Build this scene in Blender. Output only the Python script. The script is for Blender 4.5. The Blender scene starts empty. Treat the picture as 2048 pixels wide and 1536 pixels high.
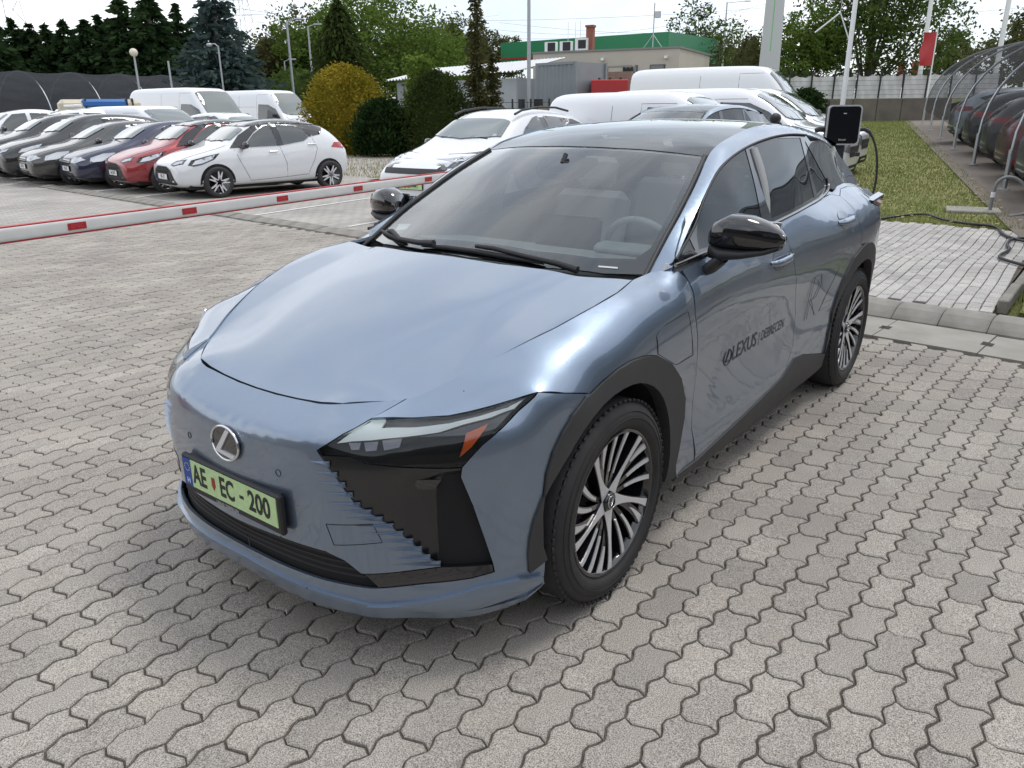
import bpy, bmesh, math, random
import numpy as np
from mathutils import Vector, Matrix, geometry
rad = math.radians
random.seed(7); np.random.seed(7)
SC = bpy.context.scene
COL = SC.collection
# ------------------------------------------------------------------ camera
cam_d = bpy.data.cameras.new('camera'); cam = bpy.data.objects.new('camera', cam_d); COL.objects.link(cam)
SC.camera = cam
cam_d.sensor_fit = 'HORIZONTAL'; cam_d.sensor_width = 36.0; cam_d.lens = 1553.33 / 2048 * 36.0
cam_d.clip_start = .05; cam_d.clip_end = 3000
def _cam():
    yaw, pit, rol = rad(217.7908), rad(19.5029), rad(.4623)
    f = np.array([math.cos(pit)*math.cos(yaw), math.cos(pit)*math.sin(yaw), -math.sin(pit)])
    r = np.array([math.sin(yaw), -math.cos(yaw), 0.]); d = np.cross(f, r)
    r2 = math.cos(rol)*r + math.sin(rol)*d; d2 = -math.sin(rol)*r + math.cos(rol)*d
    m = Matrix(((r2[0], -d2[0], -f[0], 2.1274), (r2[1], -d2[1], -f[1], 2.1166), (r2[2], -d2[2], -f[2], 1.6721), (0, 0, 0, 1)))
    cam.matrix_world = m
_cam()
# ------------------------------------------------------------------ sky, sun, exposure
SUN_AZ, SUN_EL = 152.0, 67.0          # direction towards the sun, degrees (azimuth from +x)
world = bpy.data.worlds.new('World'); SC.world = world; world.use_nodes = True
def _world():
    nt = world.node_tree; nt.nodes.clear(); N = nt.nodes.new; L = nt.links.new
    out = N('ShaderNodeOutputWorld'); bg = N('ShaderNodeBackground'); L(bg.outputs[0], out.inputs[0])
    sky = N('ShaderNodeTexSky'); sky.sky_type = 'NISHITA'; sky.sun_disc = False
    sky.sun_elevation = rad(SUN_EL); sky.sun_rotation = rad(90 - SUN_AZ); sky.air_density = 1.0; sky.dust_density = .6; sky.ozone_density = 1.0
    tc = N('ShaderNodeTexCoord')
    mp = N('ShaderNodeMapping'); mp.inputs['Rotation'].default_value = (0, 0, rad(25)); mp.inputs['Scale'].default_value = (1.0, 1.7, 3.2); L(tc.outputs['Generated'], mp.inputs[0])
    n1 = N('ShaderNodeTexNoise'); n1.inputs['Scale'].default_value = 1.3; n1.inputs['Detail'].default_value = 7; n1.inputs['Roughness'].default_value = .62; n1.inputs['Distortion'].default_value = .5; L(mp.outputs[0], n1.inputs[0])
    cr = N('ShaderNodeValToRGB'); cr.color_ramp.elements[0].position = .30; cr.color_ramp.elements[1].position = .66
    cr.color_ramp.elements[0].color = (.45, .45, .45, 1); cr.color_ramp.elements[1].color = (1, 1, 1, 1); L(n1.outputs[0], cr.inputs[0])
    n2 = N('ShaderNodeTexNoise'); n2.inputs['Scale'].default_value = .9; n2.inputs['Detail'].default_value = 5; L(mp.outputs[0], n2.inputs[0])
    cc = N('ShaderNodeValToRGB'); cc.color_ramp.elements[0].position = .35; cc.color_ramp.elements[1].position = .65
    cc.color_ramp.elements[0].color = (8.6, 9.4, 10.6, 1); cc.color_ramp.elements[1].color = (12.6, 12.6, 12.7, 1); L(n2.outputs[0], cc.inputs[0])
    mx = N('ShaderNodeMix'); mx.data_type = 'RGBA'; L(cr.outputs[0], mx.inputs[0]); L(sky.outputs[0], mx.inputs[6]); L(cc.outputs[0], mx.inputs[7])
    L(mx.outputs[2], bg.inputs[0]); bg.inputs[1].default_value = .078
_world()
sun_d = bpy.data.lights.new('sun', 'SUN'); sun = bpy.data.objects.new('sun', sun_d); COL.objects.link(sun)
sun_d.energy = .9; sun_d.angle = rad(16); sun_d.color = (1, .96, .9)
_sd = Vector((math.cos(rad(SUN_EL))*math.cos(rad(SUN_AZ)), math.cos(rad(SUN_EL))*math.sin(rad(SUN_AZ)), math.sin(rad(SUN_EL))))
sun.rotation_euler = _sd.to_track_quat('Z', 'Y').to_euler()
SC.view_settings.view_transform = 'Standard'; SC.view_settings.look = 'None'; SC.view_settings.exposure = 0.72; SC.view_settings.gamma = 1.0
SC.view_settings.use_curve_mapping = False
SC.render.engine = 'CYCLES'; SC.cycles.use_denoising = True; SC.cycles.max_bounces = 8; SC.cycles.transparent_max_bounces = 16
SC.cycles.sample_clamp_indirect = 8.0
# ------------------------------------------------------------------ helpers
def tag(o, label=None, cat=None, group=None, kind=None):
    if label: o['label'] = label
    if cat: o['category'] = cat
    if group: o['group'] = group
    if kind: o['kind'] = kind
    return o
def empty(name, loc=(0, 0, 0), rz=0., label=None, cat=None, group=None, parent=None):
    o = bpy.data.objects.new(name, None); COL.objects.link(o); o.location = loc; o.rotation_euler = (0, 0, rz)
    o.empty_display_size = .1
    if parent: o.parent = parent
    return tag(o, label, cat, group)
def link(name, me, mat=None, parent=None, loc=None, rot=None):
    o = bpy.data.objects.new(name, me); COL.objects.link(o)
    if mat is not None and not len(me.materials):
        me.materials.append(mat)
    if parent: o.parent = parent
    if loc is not None: o.location = loc
    if rot is not None: o.rotation_euler = rot
    return o
def copy_tree(o, parent=None):
    c = o.copy(); COL.objects.link(c); c.parent = parent
    for ch in list(o.children): copy_tree(ch, c)
    return c
def pydata(name, v, f, smooth=False):
    me = bpy.data.meshes.new(name); me.from_pydata([tuple(map(float, p)) for p in v], [], [tuple(int(i) for i in q) for q in f]); me.update()
    if smooth: me.polygons.foreach_set('use_smooth', [True]*len(me.polygons))
    return me
class MB:
    """collects simple solids into one mesh"""
    def __init__(s): s.v = []; s.f = []; s.sm = []
    def add(s, v, f, smooth=False):
        b = len(s.v); s.v += [tuple(map(float, p)) for p in v]; s.f += [tuple(int(i)+b for i in q) for q in f]; s.sm += [smooth]*len(f); return s
    def box(s, c, d, rz=0., rx=0., ry=0., ch=0.):
        x, y, z = d[0]/2, d[1]/2, d[2]/2; m = Matrix.Translation(c) @ Matrix.Rotation(rz, 4, 'Z') @ Matrix.Rotation(ry, 4, 'Y') @ Matrix.Rotation(rx, 4, 'X')
        if ch <= 0:
            P = [(a, b, e) for e in (-z, z) for a, b in ((-x, -y), (x, -y), (x, y), (-x, y))]
            F = [(3, 2, 1, 0), (4, 5, 6, 7), (0, 1, 5, 4), (1, 2, 6, 5), (2, 3, 7, 6), (3, 0, 4, 7)]
        else:
            ch = min(ch, x*.9, y*.9, z*.9)
            def ring(k, zz): return [(-x+k, -y, zz), (x-k, -y, zz), (x, -y+k, zz), (x, y-k, zz), (x-k, y, zz), (-x+k, y, zz), (-x, y-k, zz), (-x, -y+k, zz)]
            def ring2(zz): return [(-x+ch, -y+ch, zz), (x-ch, -y+ch, zz), (x-ch, -y+ch, zz), (x-ch, y-ch, zz), (x-ch, y-ch, zz), (-x+ch, y-ch, zz), (-x+ch, y-ch, zz), (-x+ch, -y+ch, zz)]
            P = [(-x+ch, -y+ch, -z), (x-ch, -y+ch, -z), (x-ch, y-ch, -z), (-x+ch, y-ch, -z)] + ring(ch, -z+ch) + ring(ch, z-ch) + [(-x+ch, -y+ch, z), (x-ch, -y+ch, z), (x-ch, y-ch, z), (-x+ch, y-ch, z)]
            F = [(3, 2, 1, 0), (20, 21, 22, 23)]
            for i in range(8): F.append((4+i, 4+(i+1) % 8, 12+(i+1) % 8, 12+i))
            for i in range(4):
                a, b = 4+2*i, 5+2*i; F.append((i, (i+1) % 4, b, a)); F.append(((i+1) % 4, 4+(2*i+2) % 8, b))
                a, b = 12+2*i, 13+2*i; F.append((a, b, 20+(i+1) % 4, 20+i)); F.append((b, 12+(2*i+2) % 8, 20+(i+1) % 4))
        return s.add([m @ Vector(p) for p in P], F)
    def tube(s, pts, r, n=8, cap=True, smooth=True):
        P = [Vector(p) for p in pts]; R = r if hasattr(r, '__len__') else [r]*len(P)
        V = []; F = []; up = None
        for i, p in enumerate(P):
            t = (P[min(i+1, len(P)-1)] - P[max(i-1, 0)]).normalized()
            if up is None: up = Vector((0, 0, 1)) if abs(t.z) < .9 else Vector((1, 0, 0))
            a = t.cross(up).normalized(); b = a.cross(t).normalized(); up = b
            for k in range(n):
                th = 2*math.pi*k/n; V.append(p + (a*math.cos(th) + b*math.sin(th))*R[i])
        for i in range(len(P)-1):
            for k in range(n): F.append((i*n+k, i*n+(k+1) % n, (i+1)*n+(k+1) % n, (i+1)*n+k))
        s.add(V, F, smooth)
        if cap: s.add(V[:n][::-1], [tuple(range(n))]); s.add(V[-n:], [tuple(range(n))])
        return s
    def prism(s, poly, h0, h1, m=None):
        """polygon (2D) extruded along z"""
        n = len(poly); V = [(a, b, h0) for a, b in poly] + [(a, b, h1) for a, b in poly]
        if m is not None: V = [m @ Vector(p) for p in V]
        return s.add(V, [tuple(range(n))[::-1], tuple(range(n, 2*n))] + [(i, (i+1) % n, n+(i+1) % n, n+i) for i in range(n)])
    def lathe(s, prof, n=32, m=None, smooth=True, a0=0., a1=2*math.pi):
        """profile (r,h) turned about z"""
        V = []; F = []; full = abs(a1-a0) > 6.28; k = n if full else n+1
        for i in range(k):
            t = a0+(a1-a0)*i/n
            for r, h in prof: V.append((r*math.cos(t), r*math.sin(t), h))
        q = len(prof)
        for i in range(n):
            j = (i+1) % k
            for e in range(q-1): F.append((i*q+e, j*q+e, j*q+e+1, i*q+e+1))
        if m is not None: V = [m @ Vector(p) for p in V]
        return s.add(V, F, smooth)
    def mesh(s, name):
        me = bpy.data.meshes.new(name); me.from_pydata(s.v, [], s.f); me.update()
        me.polygons.foreach_set('use_smooth', s.sm); return me
    def build(s, name, mat, parent=None, loc=None, rot=None): return link(name, s.mesh(name), mat, parent, loc, rot)
def smooth_poly(P, it=1, closed=True):
    P = [np.array(p, float) for p in P]
    for _ in range(it):
        Q = []; n = len(P)
        for i in range(n if closed else n-1):
            a, b = P[i], P[(i+1) % n]; Q += [a*.75+b*.25, a*.25+b*.75]
        P = Q if closed else [P[0]] + Q + [P[-1]]
    return P
def text_mesh(txt, size=1., depth=0., sx=1., align='CENTER', bold=0.):
    c = bpy.data.curves.new('lettering', 'FONT'); c.body = txt; c.size = size; c.extrude = depth; c.align_x = align; c.align_y = 'CENTER'; c.offset = bold; c.resolution_u = 3
    o = bpy.data.objects.new('lettering', c); COL.objects.link(o)
    dg = bpy.context.evaluated_depsgraph_get(); me = bpy.data.meshes.new_from_object(o.evaluated_get(dg))
    bpy.data.objects.remove(o); bpy.data.curves.remove(c)
    if sx != 1.: me.transform(Matrix.Diagonal((sx, 1, 1, 1)))
    me.materials.clear(); return me
# ------------------------------------------------------------------ materials
MATS = {}
def mat(name, col, rough=.5, metal=0., coat=0., coat_r=.03, spec=.5, noise=None, bump=None, emit=None, alpha=None, trans=0.):
    if name in MATS: return MATS[name]
    m = bpy.data.materials.new(name); m.use_nodes = True; nt = m.node_tree; b = nt.nodes['Principled BSDF']; N = nt.nodes.new; L = nt.links.new
    b.inputs['Base Color'].default_value = (*col, 1); b.inputs['Roughness'].default_value = rough; b.inputs['Metallic'].default_value = metal
    b.inputs['Coat Weight'].default_value = coat; b.inputs['Coat Roughness'].default_value = coat_r; b.inputs['Specular IOR Level'].default_value = spec
    b.inputs['Transmission Weight'].default_value = trans
    if noise:      # (scale, amount, second colour, detail)
        tc = N('ShaderNodeTexCoord'); n = N('ShaderNodeTexNoise'); n.inputs['Scale'].default_value = noise[0]; n.inputs['Detail'].default_value = noise[3] if len(noise) > 3 else 5
        L(tc.outputs['Object'], n.inputs[0]); r = N('ShaderNodeValToRGB'); r.color_ramp.elements[0].position = .5-noise[1]; r.color_ramp.elements[1].position = .5+noise[1]
        r.color_ramp.elements[0].color = (*col, 1); r.color_ramp.elements[1].color = (*noise[2], 1); L(n.outputs[0], r.inputs[0]); L(r.outputs[0], b.inputs['Base Color'])
    if bump:       # (scale, strength, distance)
        tc = N('ShaderNodeTexCoord'); n = N('ShaderNodeTexNoise'); n.inputs['Scale'].default_value = bump[0]; n.inputs['Detail'].default_value = 4; L(tc.outputs['Object'], n.inputs[0])
        bp = N('ShaderNodeBump'); bp.inputs['Strength'].default_value = bump[1]; bp.inputs['Distance'].default_value = bump[2]; L(n.outputs[0], bp.inputs['Height']); L(bp.outputs[0], b.inputs['Normal'])
    if emit: b.inputs['Emission Color'].default_value = (*emit[:3], 1); b.inputs['Emission Strength'].default_value = emit[3]
    MATS[name] = m; return m
def glass_mat(name, tint, ior=1.5, rough=0., gain=1.0):
    """thin pane: tinted see-through plus Fresnel reflection"""
    if name in MATS: return MATS[name]
    m = bpy.data.materials.new(name); m.use_nodes = True; nt = m.node_tree; nt.nodes.clear(); N = nt.nodes.new; L = nt.links.new
    o = N('ShaderNodeOutputMaterial'); t = N('ShaderNodeBsdfTransparent'); t.inputs[0].default_value = (*tint, 1); g = N('ShaderNodeBsdfGlossy'); g.inputs['Roughness'].default_value = rough; g.inputs[0].default_value = (.95, .97, .97, 1)
    f = N('ShaderNodeFresnel'); f.inputs[0].default_value = ior; mu = N('ShaderNodeMath'); mu.operation = 'MULTIPLY'; mu.inputs[1].default_value = gain; mu.use_clamp = True; L(f.outputs[0], mu.inputs[0])
    mx = N('ShaderNodeMixShader'); L(mu.outputs[0], mx.inputs[0]); L(t.outputs[0], mx.inputs[1]); L(g.outputs[0], mx.inputs[2]); L(mx.outputs[0], o.inputs[0])
    MATS[name] = m; return m
def paint_mat(name, col, metal=.55, rough=.32, coat=1., dirt=0.):
    if name in MATS: return MATS[name]
    m = mat(name, col, rough, metal, coat, .02); nt = m.node_tree; b = nt.nodes['Principled BSDF']; b.inputs['Coat IOR'].default_value = 1.65; N = nt.nodes.new; L = nt.links.new
    tc = N('ShaderNodeTexCoord')
    if metal > .1:    # metal flakes tilt the under-coat a little
        v = N('ShaderNodeTexVoronoi'); v.inputs['Scale'].default_value = 1400; L(tc.outputs['Object'], v.inputs[0])
        mxn = N('ShaderNodeMix'); mxn.data_type = 'VECTOR'; ge = N('ShaderNodeNewGeometry'); vs = N('ShaderNodeVectorMath'); vs.operation = 'SUBTRACT'; vs.inputs[1].default_value = (.5, .5, .5); L(v.outputs['Color'], vs.inputs[0])
        sc = N('ShaderNodeVectorMath'); sc.operation = 'SCALE'; sc.inputs['Scale'].default_value = .16; L(vs.outputs[0], sc.inputs[0])
        ad = N('ShaderNodeVectorMath'); ad.operation = 'ADD'; L(ge.outputs['Normal'], ad.inputs[0]); L(sc.outputs[0], ad.inputs[1]); nn = N('ShaderNodeVectorMath'); nn.operation = 'NORMALIZE'; L(ad.outputs[0], nn.inputs[0]); L(nn.outputs[0], b.inputs['Normal'])
        L(ge.outputs['Normal'], b.inputs['Coat Normal'])
    if dirt > 0:      # thin film of road dust, mottled, more of it low down on the body
        n = N('ShaderNodeTexNoise'); n.inputs['Scale'].default_value = 9; n.inputs['Detail'].default_value = 9; n.inputs['Roughness'].default_value = .7; L(tc.outputs['Object'], n.inputs[0])
        r = N('ShaderNodeMapRange'); r.inputs[1].default_value = .45; r.inputs[2].default_value = .8; r.inputs[3].default_value = 0.; r.inputs[4].default_value = dirt; L(n.outputs[0], r.inputs[0])
        mx = N('ShaderNodeMix'); mx.data_type = 'RGBA'; mx.inputs[6].default_value = (*col, 1); mx.inputs[7].default_value = (.30, .27, .24, 1); L(r.outputs[0], mx.inputs[0])
        vo = N('ShaderNodeTexVoronoi'); vo.inputs['Scale'].default_value = 16; vo.inputs['Randomness'].default_value = 1.; L(tc.outputs['Object'], vo.inputs[0]); sp = N('ShaderNodeSeparateColor'); L(vo.outputs['Color'], sp.inputs[0])
        th = N('ShaderNodeMath'); th.operation = 'MULTIPLY'; th.inputs[1].default_value = .075; pw = N('ShaderNodeMath'); pw.operation = 'POWER'; pw.inputs[1].default_value = 5.; L(sp.outputs[0], pw.inputs[0]); L(pw.outputs[0], th.inputs[0]); ls = N('ShaderNodeMath'); ls.operation = 'LESS_THAN'; L(vo.outputs['Distance'], ls.inputs[0]); L(th.outputs[0], ls.inputs[1])
        mk = N('ShaderNodeMix'); mk.data_type = 'RGBA'; mk.inputs[7].default_value = (.03, .03, .03, 1); L(ls.outputs[0], mk.inputs[0]); L(mx.outputs[2], mk.inputs[6]); L(mk.outputs[2], b.inputs['Base Color'])
        r2 = N('ShaderNodeMapRange'); r2.inputs[1].default_value = .4; r2.inputs[2].default_value = .8; r2.inputs[3].default_value = .02; r2.inputs[4].default_value = .10; L(n.outputs[0], r2.inputs[0]); L(r2.outputs[0], b.inputs['Coat Roughness'])
    return m
M_BLACK = mat('black_plastic', (.018, .018, .02), .55, bump=(900, .15, .0006))
M_GLOSSB = mat('gloss_black', (.008, .008, .01), .12, coat=1.)
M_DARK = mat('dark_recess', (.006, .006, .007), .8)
M_RUBBER = mat('tyre_rubber', (.022, .022, .024), .72, noise=(14, .2, (.034, .033, .032)), bump=(160, .12, .002))
M_CHROME = mat('chrome', (.75, .76, .78), .12, metal=1.)
M_ALU = mat('machined_alloy', (.74, .75, .77), .32, metal=.55)
M_STEEL = mat('galvanised_steel', (.42, .44, .46), .45, metal=.85, noise=(30, .2, (.52, .54, .56)))
M_WHITE = mat('white_plastic', (.78, .78, .78), .4)
# ------------------------------------------------------------------ ground materials
def paver_mat(name, attr):
    m = bpy.data.materials.new(name); m.use_nodes = True; nt = m.node_tree; b = nt.nodes['Principled BSDF']; N = nt.nodes.new; L = nt.links.new
    b.inputs['Roughness'].default_value = .88; b.inputs['Specular IOR Level'].default_value = .25
    ge = N('ShaderNodeNewGeometry'); pos = ge.outputs['Position']
    if attr: a = N('ShaderNodeAttribute'); a.attribute_name = 'tone'; rnd = a.outputs['Fac']
    else: a = N('ShaderNodeObjectInfo'); rnd = a.outputs['Random']
    base = N('ShaderNodeValToRGB'); el = base.color_ramp.elements; el[0].color = (.27, .257, .242, 1); el[1].color = (.365, .346, .318, 1); e = base.color_ramp.elements.new(.75); e.color = (.338, .320, .295, 1); e2 = base.color_ramp.elements.new(.12); e2.color = (.302, .287, .270, 1); L(rnd, base.inputs[0])
    g = N('ShaderNodeTexNoise'); g.inputs['Scale'].default_value = 270; g.inputs['Detail'].default_value = 2; g.inputs['Roughness'].default_value = .7; L(pos, g.inputs[0])
    gr = N('ShaderNodeValToRGB'); gr.color_ramp.elements[0].position = .34; gr.color_ramp.elements[0].color = (.35, .34, .34, 1); gr.color_ramp.elements[1].position = .68; gr.color_ramp.elements[1].color = (1.75, 1.72, 1.66, 1); L(g.outputs[0], gr.inputs[0])
    mu = N('ShaderNodeMix'); mu.data_type = 'RGBA'; mu.blend_type = 'MULTIPLY'; mu.inputs[0].default_value = 1.; L(base.outputs[0], mu.inputs[6]); L(gr.outputs[0], mu.inputs[7])
    # stains and tyre-worn patches
    s = N('ShaderNodeTexNoise'); s.inputs['Scale'].default_value = 1.1; s.inputs['Detail'].default_value = 8; s.inputs['Roughness'].default_value = .65; L(pos, s.inputs[0])
    sr = N('ShaderNodeValToRGB'); sr.color_ramp.elements[0].position = .32; sr.color_ramp.elements[0].color = (.80, .78, .77, 1); sr.color_ramp.elements[1].position = .62; sr.color_ramp.elements[1].color = (1.06, 1.05, 1.03, 1); L(s.outputs[0], sr.inputs[0])
    m2 = N('ShaderNodeMix'); m2.data_type = 'RGBA'; m2.blend_type = 'MULTIPLY'; m2.inputs[0].default_value = 1.; L(mu.outputs[2], m2.inputs[6]); L(sr.outputs[0], m2.inputs[7])
    s2 = N('ShaderNodeTexNoise'); s2.inputs['Scale'].default_value = 4.5; s2.inputs['Detail'].default_value = 6; L(pos, s2.inputs[0])
    r2 = N('ShaderNodeMapRange'); r2.inputs[1].default_value = .56; r2.inputs[2].default_value = .75; r2.inputs[3].default_value = 0; r2.inputs[4].default_value = .45; L(s2.outputs[0], r2.inputs[0])
    m3 = N('ShaderNodeMix'); m3.data_type = 'RGBA'; m3.inputs[7].default_value = (.30, .255, .215, 1); L(r2.outputs[0], m3.inputs[0]); L(m2.outputs[2], m3.inputs[6]); L(m3.outputs[2], b.inputs['Base Color'])
    bp = N('ShaderNodeBump'); bp.inputs['Strength'].default_value = .55; bp.inputs['Distance'].default_value = .0022; L(g.outputs[0], bp.inputs['Height']); L(bp.outputs[0], b.inputs['Normal'])
    return m
M_PAVER_I = paver_mat('paver_concrete', False); M_PAVER_A = paver_mat('paver_concrete_mass', True)
def earth_mat(name, c1, c2, scale=25):
    return mat(name, c1, .95, noise=(scale, .2, c2, 8), bump=(scale*6, .6, .01), spec=.1)
M_JOINT = earth_mat('joint_sand', (.085, .073, .062), (.16, .14, .118), 40)
def far_paving_mat():
    m = bpy.data.materials.new('paving_far'); m.use_nodes = True; nt = m.node_tree; b = nt.nodes['Principled BSDF']; N = nt.nodes.new; L = nt.links.new
    b.inputs['Roughness'].default_value = .9; b.inputs['Specular IOR Level'].default_value = .25
    ge = N('ShaderNodeNewGeometry'); br = N('ShaderNodeTexBrick'); L(ge.outputs['Position'], br.inputs[0])
    br.inputs['Scale'].default_value = 1.; br.inputs['Brick Width'].default_value = .236; br.inputs['Row Height'].default_value = .124; br.inputs['Mortar Size'].default_value = .008; br.inputs['Mortar Smooth'].default_value = .4
    br.inputs['Color1'].default_value = (.35, .335, .315, 1); br.inputs['Color2'].default_value = (.42, .405, .38, 1); br.inputs['Mortar'].default_value = (.19, .175, .16, 1)
    n = N('ShaderNodeTexNoise'); n.inputs['Scale'].default_value = .8; n.inputs['Detail'].default_value = 8; L(ge.outputs['Position'], n.inputs[0])
    r = N('ShaderNodeValToRGB'); r.color_ramp.elements[0].position = .3; r.color_ramp.elements[0].color = (.8, .79, .78, 1); r.color_ramp.elements[1].position = .65; r.color_ramp.elements[1].color = (1.08, 1.06, 1.04, 1); L(n.outputs[0], r.inputs[0])
    mu = N('ShaderNodeMix'); mu.data_type = 'RGBA'; mu.blend_type = 'MULTIPLY'; mu.inputs[0].default_value = 1.; L(br.outputs[0], mu.inputs[6]); L(r.outputs[0], mu.inputs[7]); L(mu.outputs[2], b.inputs['Base Color'])
    return m
M_PAVE_FAR = far_paving_mat()
def grass_mat(name='lawn', dry=.5):
    m = bpy.data.materials.new(name); m.use_nodes = True; nt = m.node_tree; b = nt.nodes['Principled BSDF']; N = nt.nodes.new; L = nt.links.new; b.inputs['Roughness'].default_value = .9; b.inputs['Specular IOR Level'].default_value = .15
    ge = N('ShaderNodeNewGeometry'); n = N('ShaderNodeTexNoise'); n.inputs['Scale'].default_value = 1.3; n.inputs['Detail'].default_value = 9; n.inputs['Roughness'].default_value = .7; L(ge.outputs['Position'], n.inputs[0])
    r = N('ShaderNodeValToRGB'); r.color_ramp.elements[0].position = .30; r.color_ramp.elements[0].color = (.13, .16, .048, 1); r.color_ramp.elements[1].position = .70; r.color_ramp.elements[1].color = (.27, .245, .125, 1); L(n.outputs[0], r.inputs[0])
    n2 = N('ShaderNodeTexNoise'); n2.inputs['Scale'].default_value = 45; n2.inputs['Detail'].default_value = 4; L(ge.outputs['Position'], n2.inputs[0])
    r2 = N('ShaderNodeValToRGB'); r2.color_ramp.elements[0].position = .3; r2.color_ramp.elements[0].color = (.45, .5, .4, 1); r2.color_ramp.elements[1].position = .7; r2.color_ramp.elements[1].color = (1.4, 1.35, 1.3, 1); L(n2.outputs[0], r2.inputs[0])
    mu = N('ShaderNodeMix'); mu.data_type = 'RGBA'; mu.blend_type = 'MULTIPLY'; mu.inputs[0].default_value = 1.; L(r.outputs[0], mu.inputs[6]); L(r2.outputs[0], mu.inputs[7]); L(mu.outputs[2], b.inputs['Base Color']); return m
M_LAWN = grass_mat()
M_CONC = mat('concrete', (.36, .345, .31), .9, noise=(3, .25, (.25, .235, .205), 9), bump=(120, .5, .003), spec=.2)
M_CONCD = mat('concrete_old', (.30, .285, .26), .92, noise=(4, .22, (.17, .16, .14), 9), bump=(90, .6, .004), spec=.2)
M_LINE = mat('road_paint', (.70, .69, .66), .7, noise=(18, .2, (.48, .47, .44), 8))
# ------------------------------------------------------------------ ground sheets
def sheet(name, poly, z, m, kind='structure'):
    o = link(name, pydata(name, [(x, y, z) for x, y in poly], [tuple(range(len(poly)))]), m)
    return tag(o, kind=kind)
KX = lambda y: -4.72+.075*(y-1)          # line of the kerb and gutter
pav = sheet('pavement', [(40, -70), (40, 30), (-4.2+.075*29, 30), (-5.3, -4.9), (-11.7, -4.9), (-11.7, -13.3), (-42, -40), (-42, -70)], -.0105, M_JOINT)
sheet('ground', [(-900, -900), (900, -900), (900, 900), (-900, 900)], -.06, M_LAWN)
# far paving sheet, beyond the single stones
camxy = np.array([2.1274, 2.1166]); fw = np.array([math.cos(rad(217.79)), math.sin(rad(217.79))]); rt_ = np.array([fw[1], -fw[0]])
def clip_half(P, f):
    o = []
    for a, b in zip(P, P[1:]+P[:1]):
        fa, fb = f(a), f(b)
        if fa >= 0: o.append(a)
        if fa*fb < 0: t = fa/(fa-fb); o.append((a[0]+(b[0]-a[0])*t, a[1]+(b[1]-a[1])*t))
    return o
far = sheet('car_park', [(-11.75, -4.9), (KX(-4.9)-.02, -4.9), (KX(-70)-.02, -70), (-42, -70), (-42, -40), (-24, -21), (-13.6, -13.6), (-11.75, -13.2)], -.0075, M_PAVE_FAR)
drive = sheet('drive', clip_half([(KX(-3)+.1, -3), (30, -3), (30, -70), (KX(-70)+.1, -70)], lambda p: (np.array(p)-camxy)@fw-12.42), -.0075, M_PAVE_FAR)
# ------------------------------------------------------------------ wavy interlocking pavers
PL, PW, PA, PS = .226, .118, .0115, .0115
def paver_outline(n1, n2, gap):
    P = []
    def low(t): return (t*PL, PA*math.sin(4*math.pi*t+math.pi*.5))
    for i in range(n1): P.append(low(i/n1))
    for i in range(n2): t = i/n2; P.append((PL+PS*math.sin(2*math.pi*t), t*PW+low(1)[1]))
    for i in range(n1): x, y = low(1-i/n1); P.append((x, y+PW))
    for i in range(n2): t = 1-i/n2; P.append((PS*math.sin(2*math.pi*t), t*PW+low(0)[1]))
    P = np.array(P)-[PL/2, PW/2]
    c = P.mean(0); d1 = P-np.roll(P, 1, 0); d2 = np.roll(P, -1, 0)-P; d1 /= np.linalg.norm(d1, axis=1)[:, None]; d2 /= np.linalg.norm(d2, axis=1)[:, None]
    n = np.c_[-(d1[:, 1]+d2[:, 1]), d1[:, 0]+d2[:, 0]]; n /= np.maximum(np.linalg.norm(n, axis=1)[:, None], .8)
    return P, n
def paver_geo(n1, n2, gap=.0042, ch=.0045, h=.012):
    P, n = paver_outline(n1, n2, gap); k = len(P); a = P+n*gap; b = P+n*(gap+ch)
    V = [(x, y, 0) for x, y in b]+[(x, y, -ch*.8) for x, y in a]+[(x, y, -h) for x, y in a]
    F = [tuple(range(k))]+[(k+i, k+(i+1) % k, (i+1) % k, i) for i in range(k)]+[(2*k+i, 2*k+(i+1) % k, k+(i+1) % k, k+i) for i in range(k)]
    return np.array(V), F
RA_ = rad(2.2)                            # the courses run almost along the car
def paver_spots():
    S_ = []
    c, s = math.cos(RA_), math.sin(RA_)
    for j in range(-140, 44):
        for i in range(-46, 34):
            u = (i+.5*(j % 2))*PL; v = j*PW+.03; x = u*c-v*-s*1 if False else u*c+v*s; y = -u*s+v*c
            if x > 4.6 or x < KX(y)+(.66 if y > -4.6 else .16): continue
            d = np.array([x, y])-camxy; a = d@fw; b = d@rt_
            if a < -.6 or abs(b) > .95*a+2.2 or a > 12.5: continue
            S_.append((x, y, a, math.hypot(d[0], d[1])))
    return S_
spots = paver_spots(); spots.sort(key=lambda q: q[3])
def hidden(x, y): return -3.6 < x < .75 and -.85 < y < .80     # wholly under the blue car
def framed(q): d = np.array([q[0], q[1]])-camxy; return d@fw > .9 and abs(d@rt_) < .62*(d@fw)+.15
vis = [q for q in spots if not hidden(q[0], q[1]) and framed(q)]; near = vis[:300]; pick = set(near); rest = [q for q in spots if q not in pick]
rng = random.Random(3)
gv, gf = paver_geo(10, 4)
pm = pydata('paver', gv, gf); pm.materials.append(M_PAVER_I)
for (x, y, a, d) in near:
    o = bpy.data.objects.new('paver', pm); COL.objects.link(o); o.parent = pav
    o.location = (x+rng.uniform(-.0012, .0012), y+rng.uniform(-.0012, .0012), rng.uniform(-.0025, .002)); o.rotation_euler = (rng.uniform(-.009, .009), rng.uniform(-.006, .006), -RA_+rng.uniform(-.006, .006))
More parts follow.
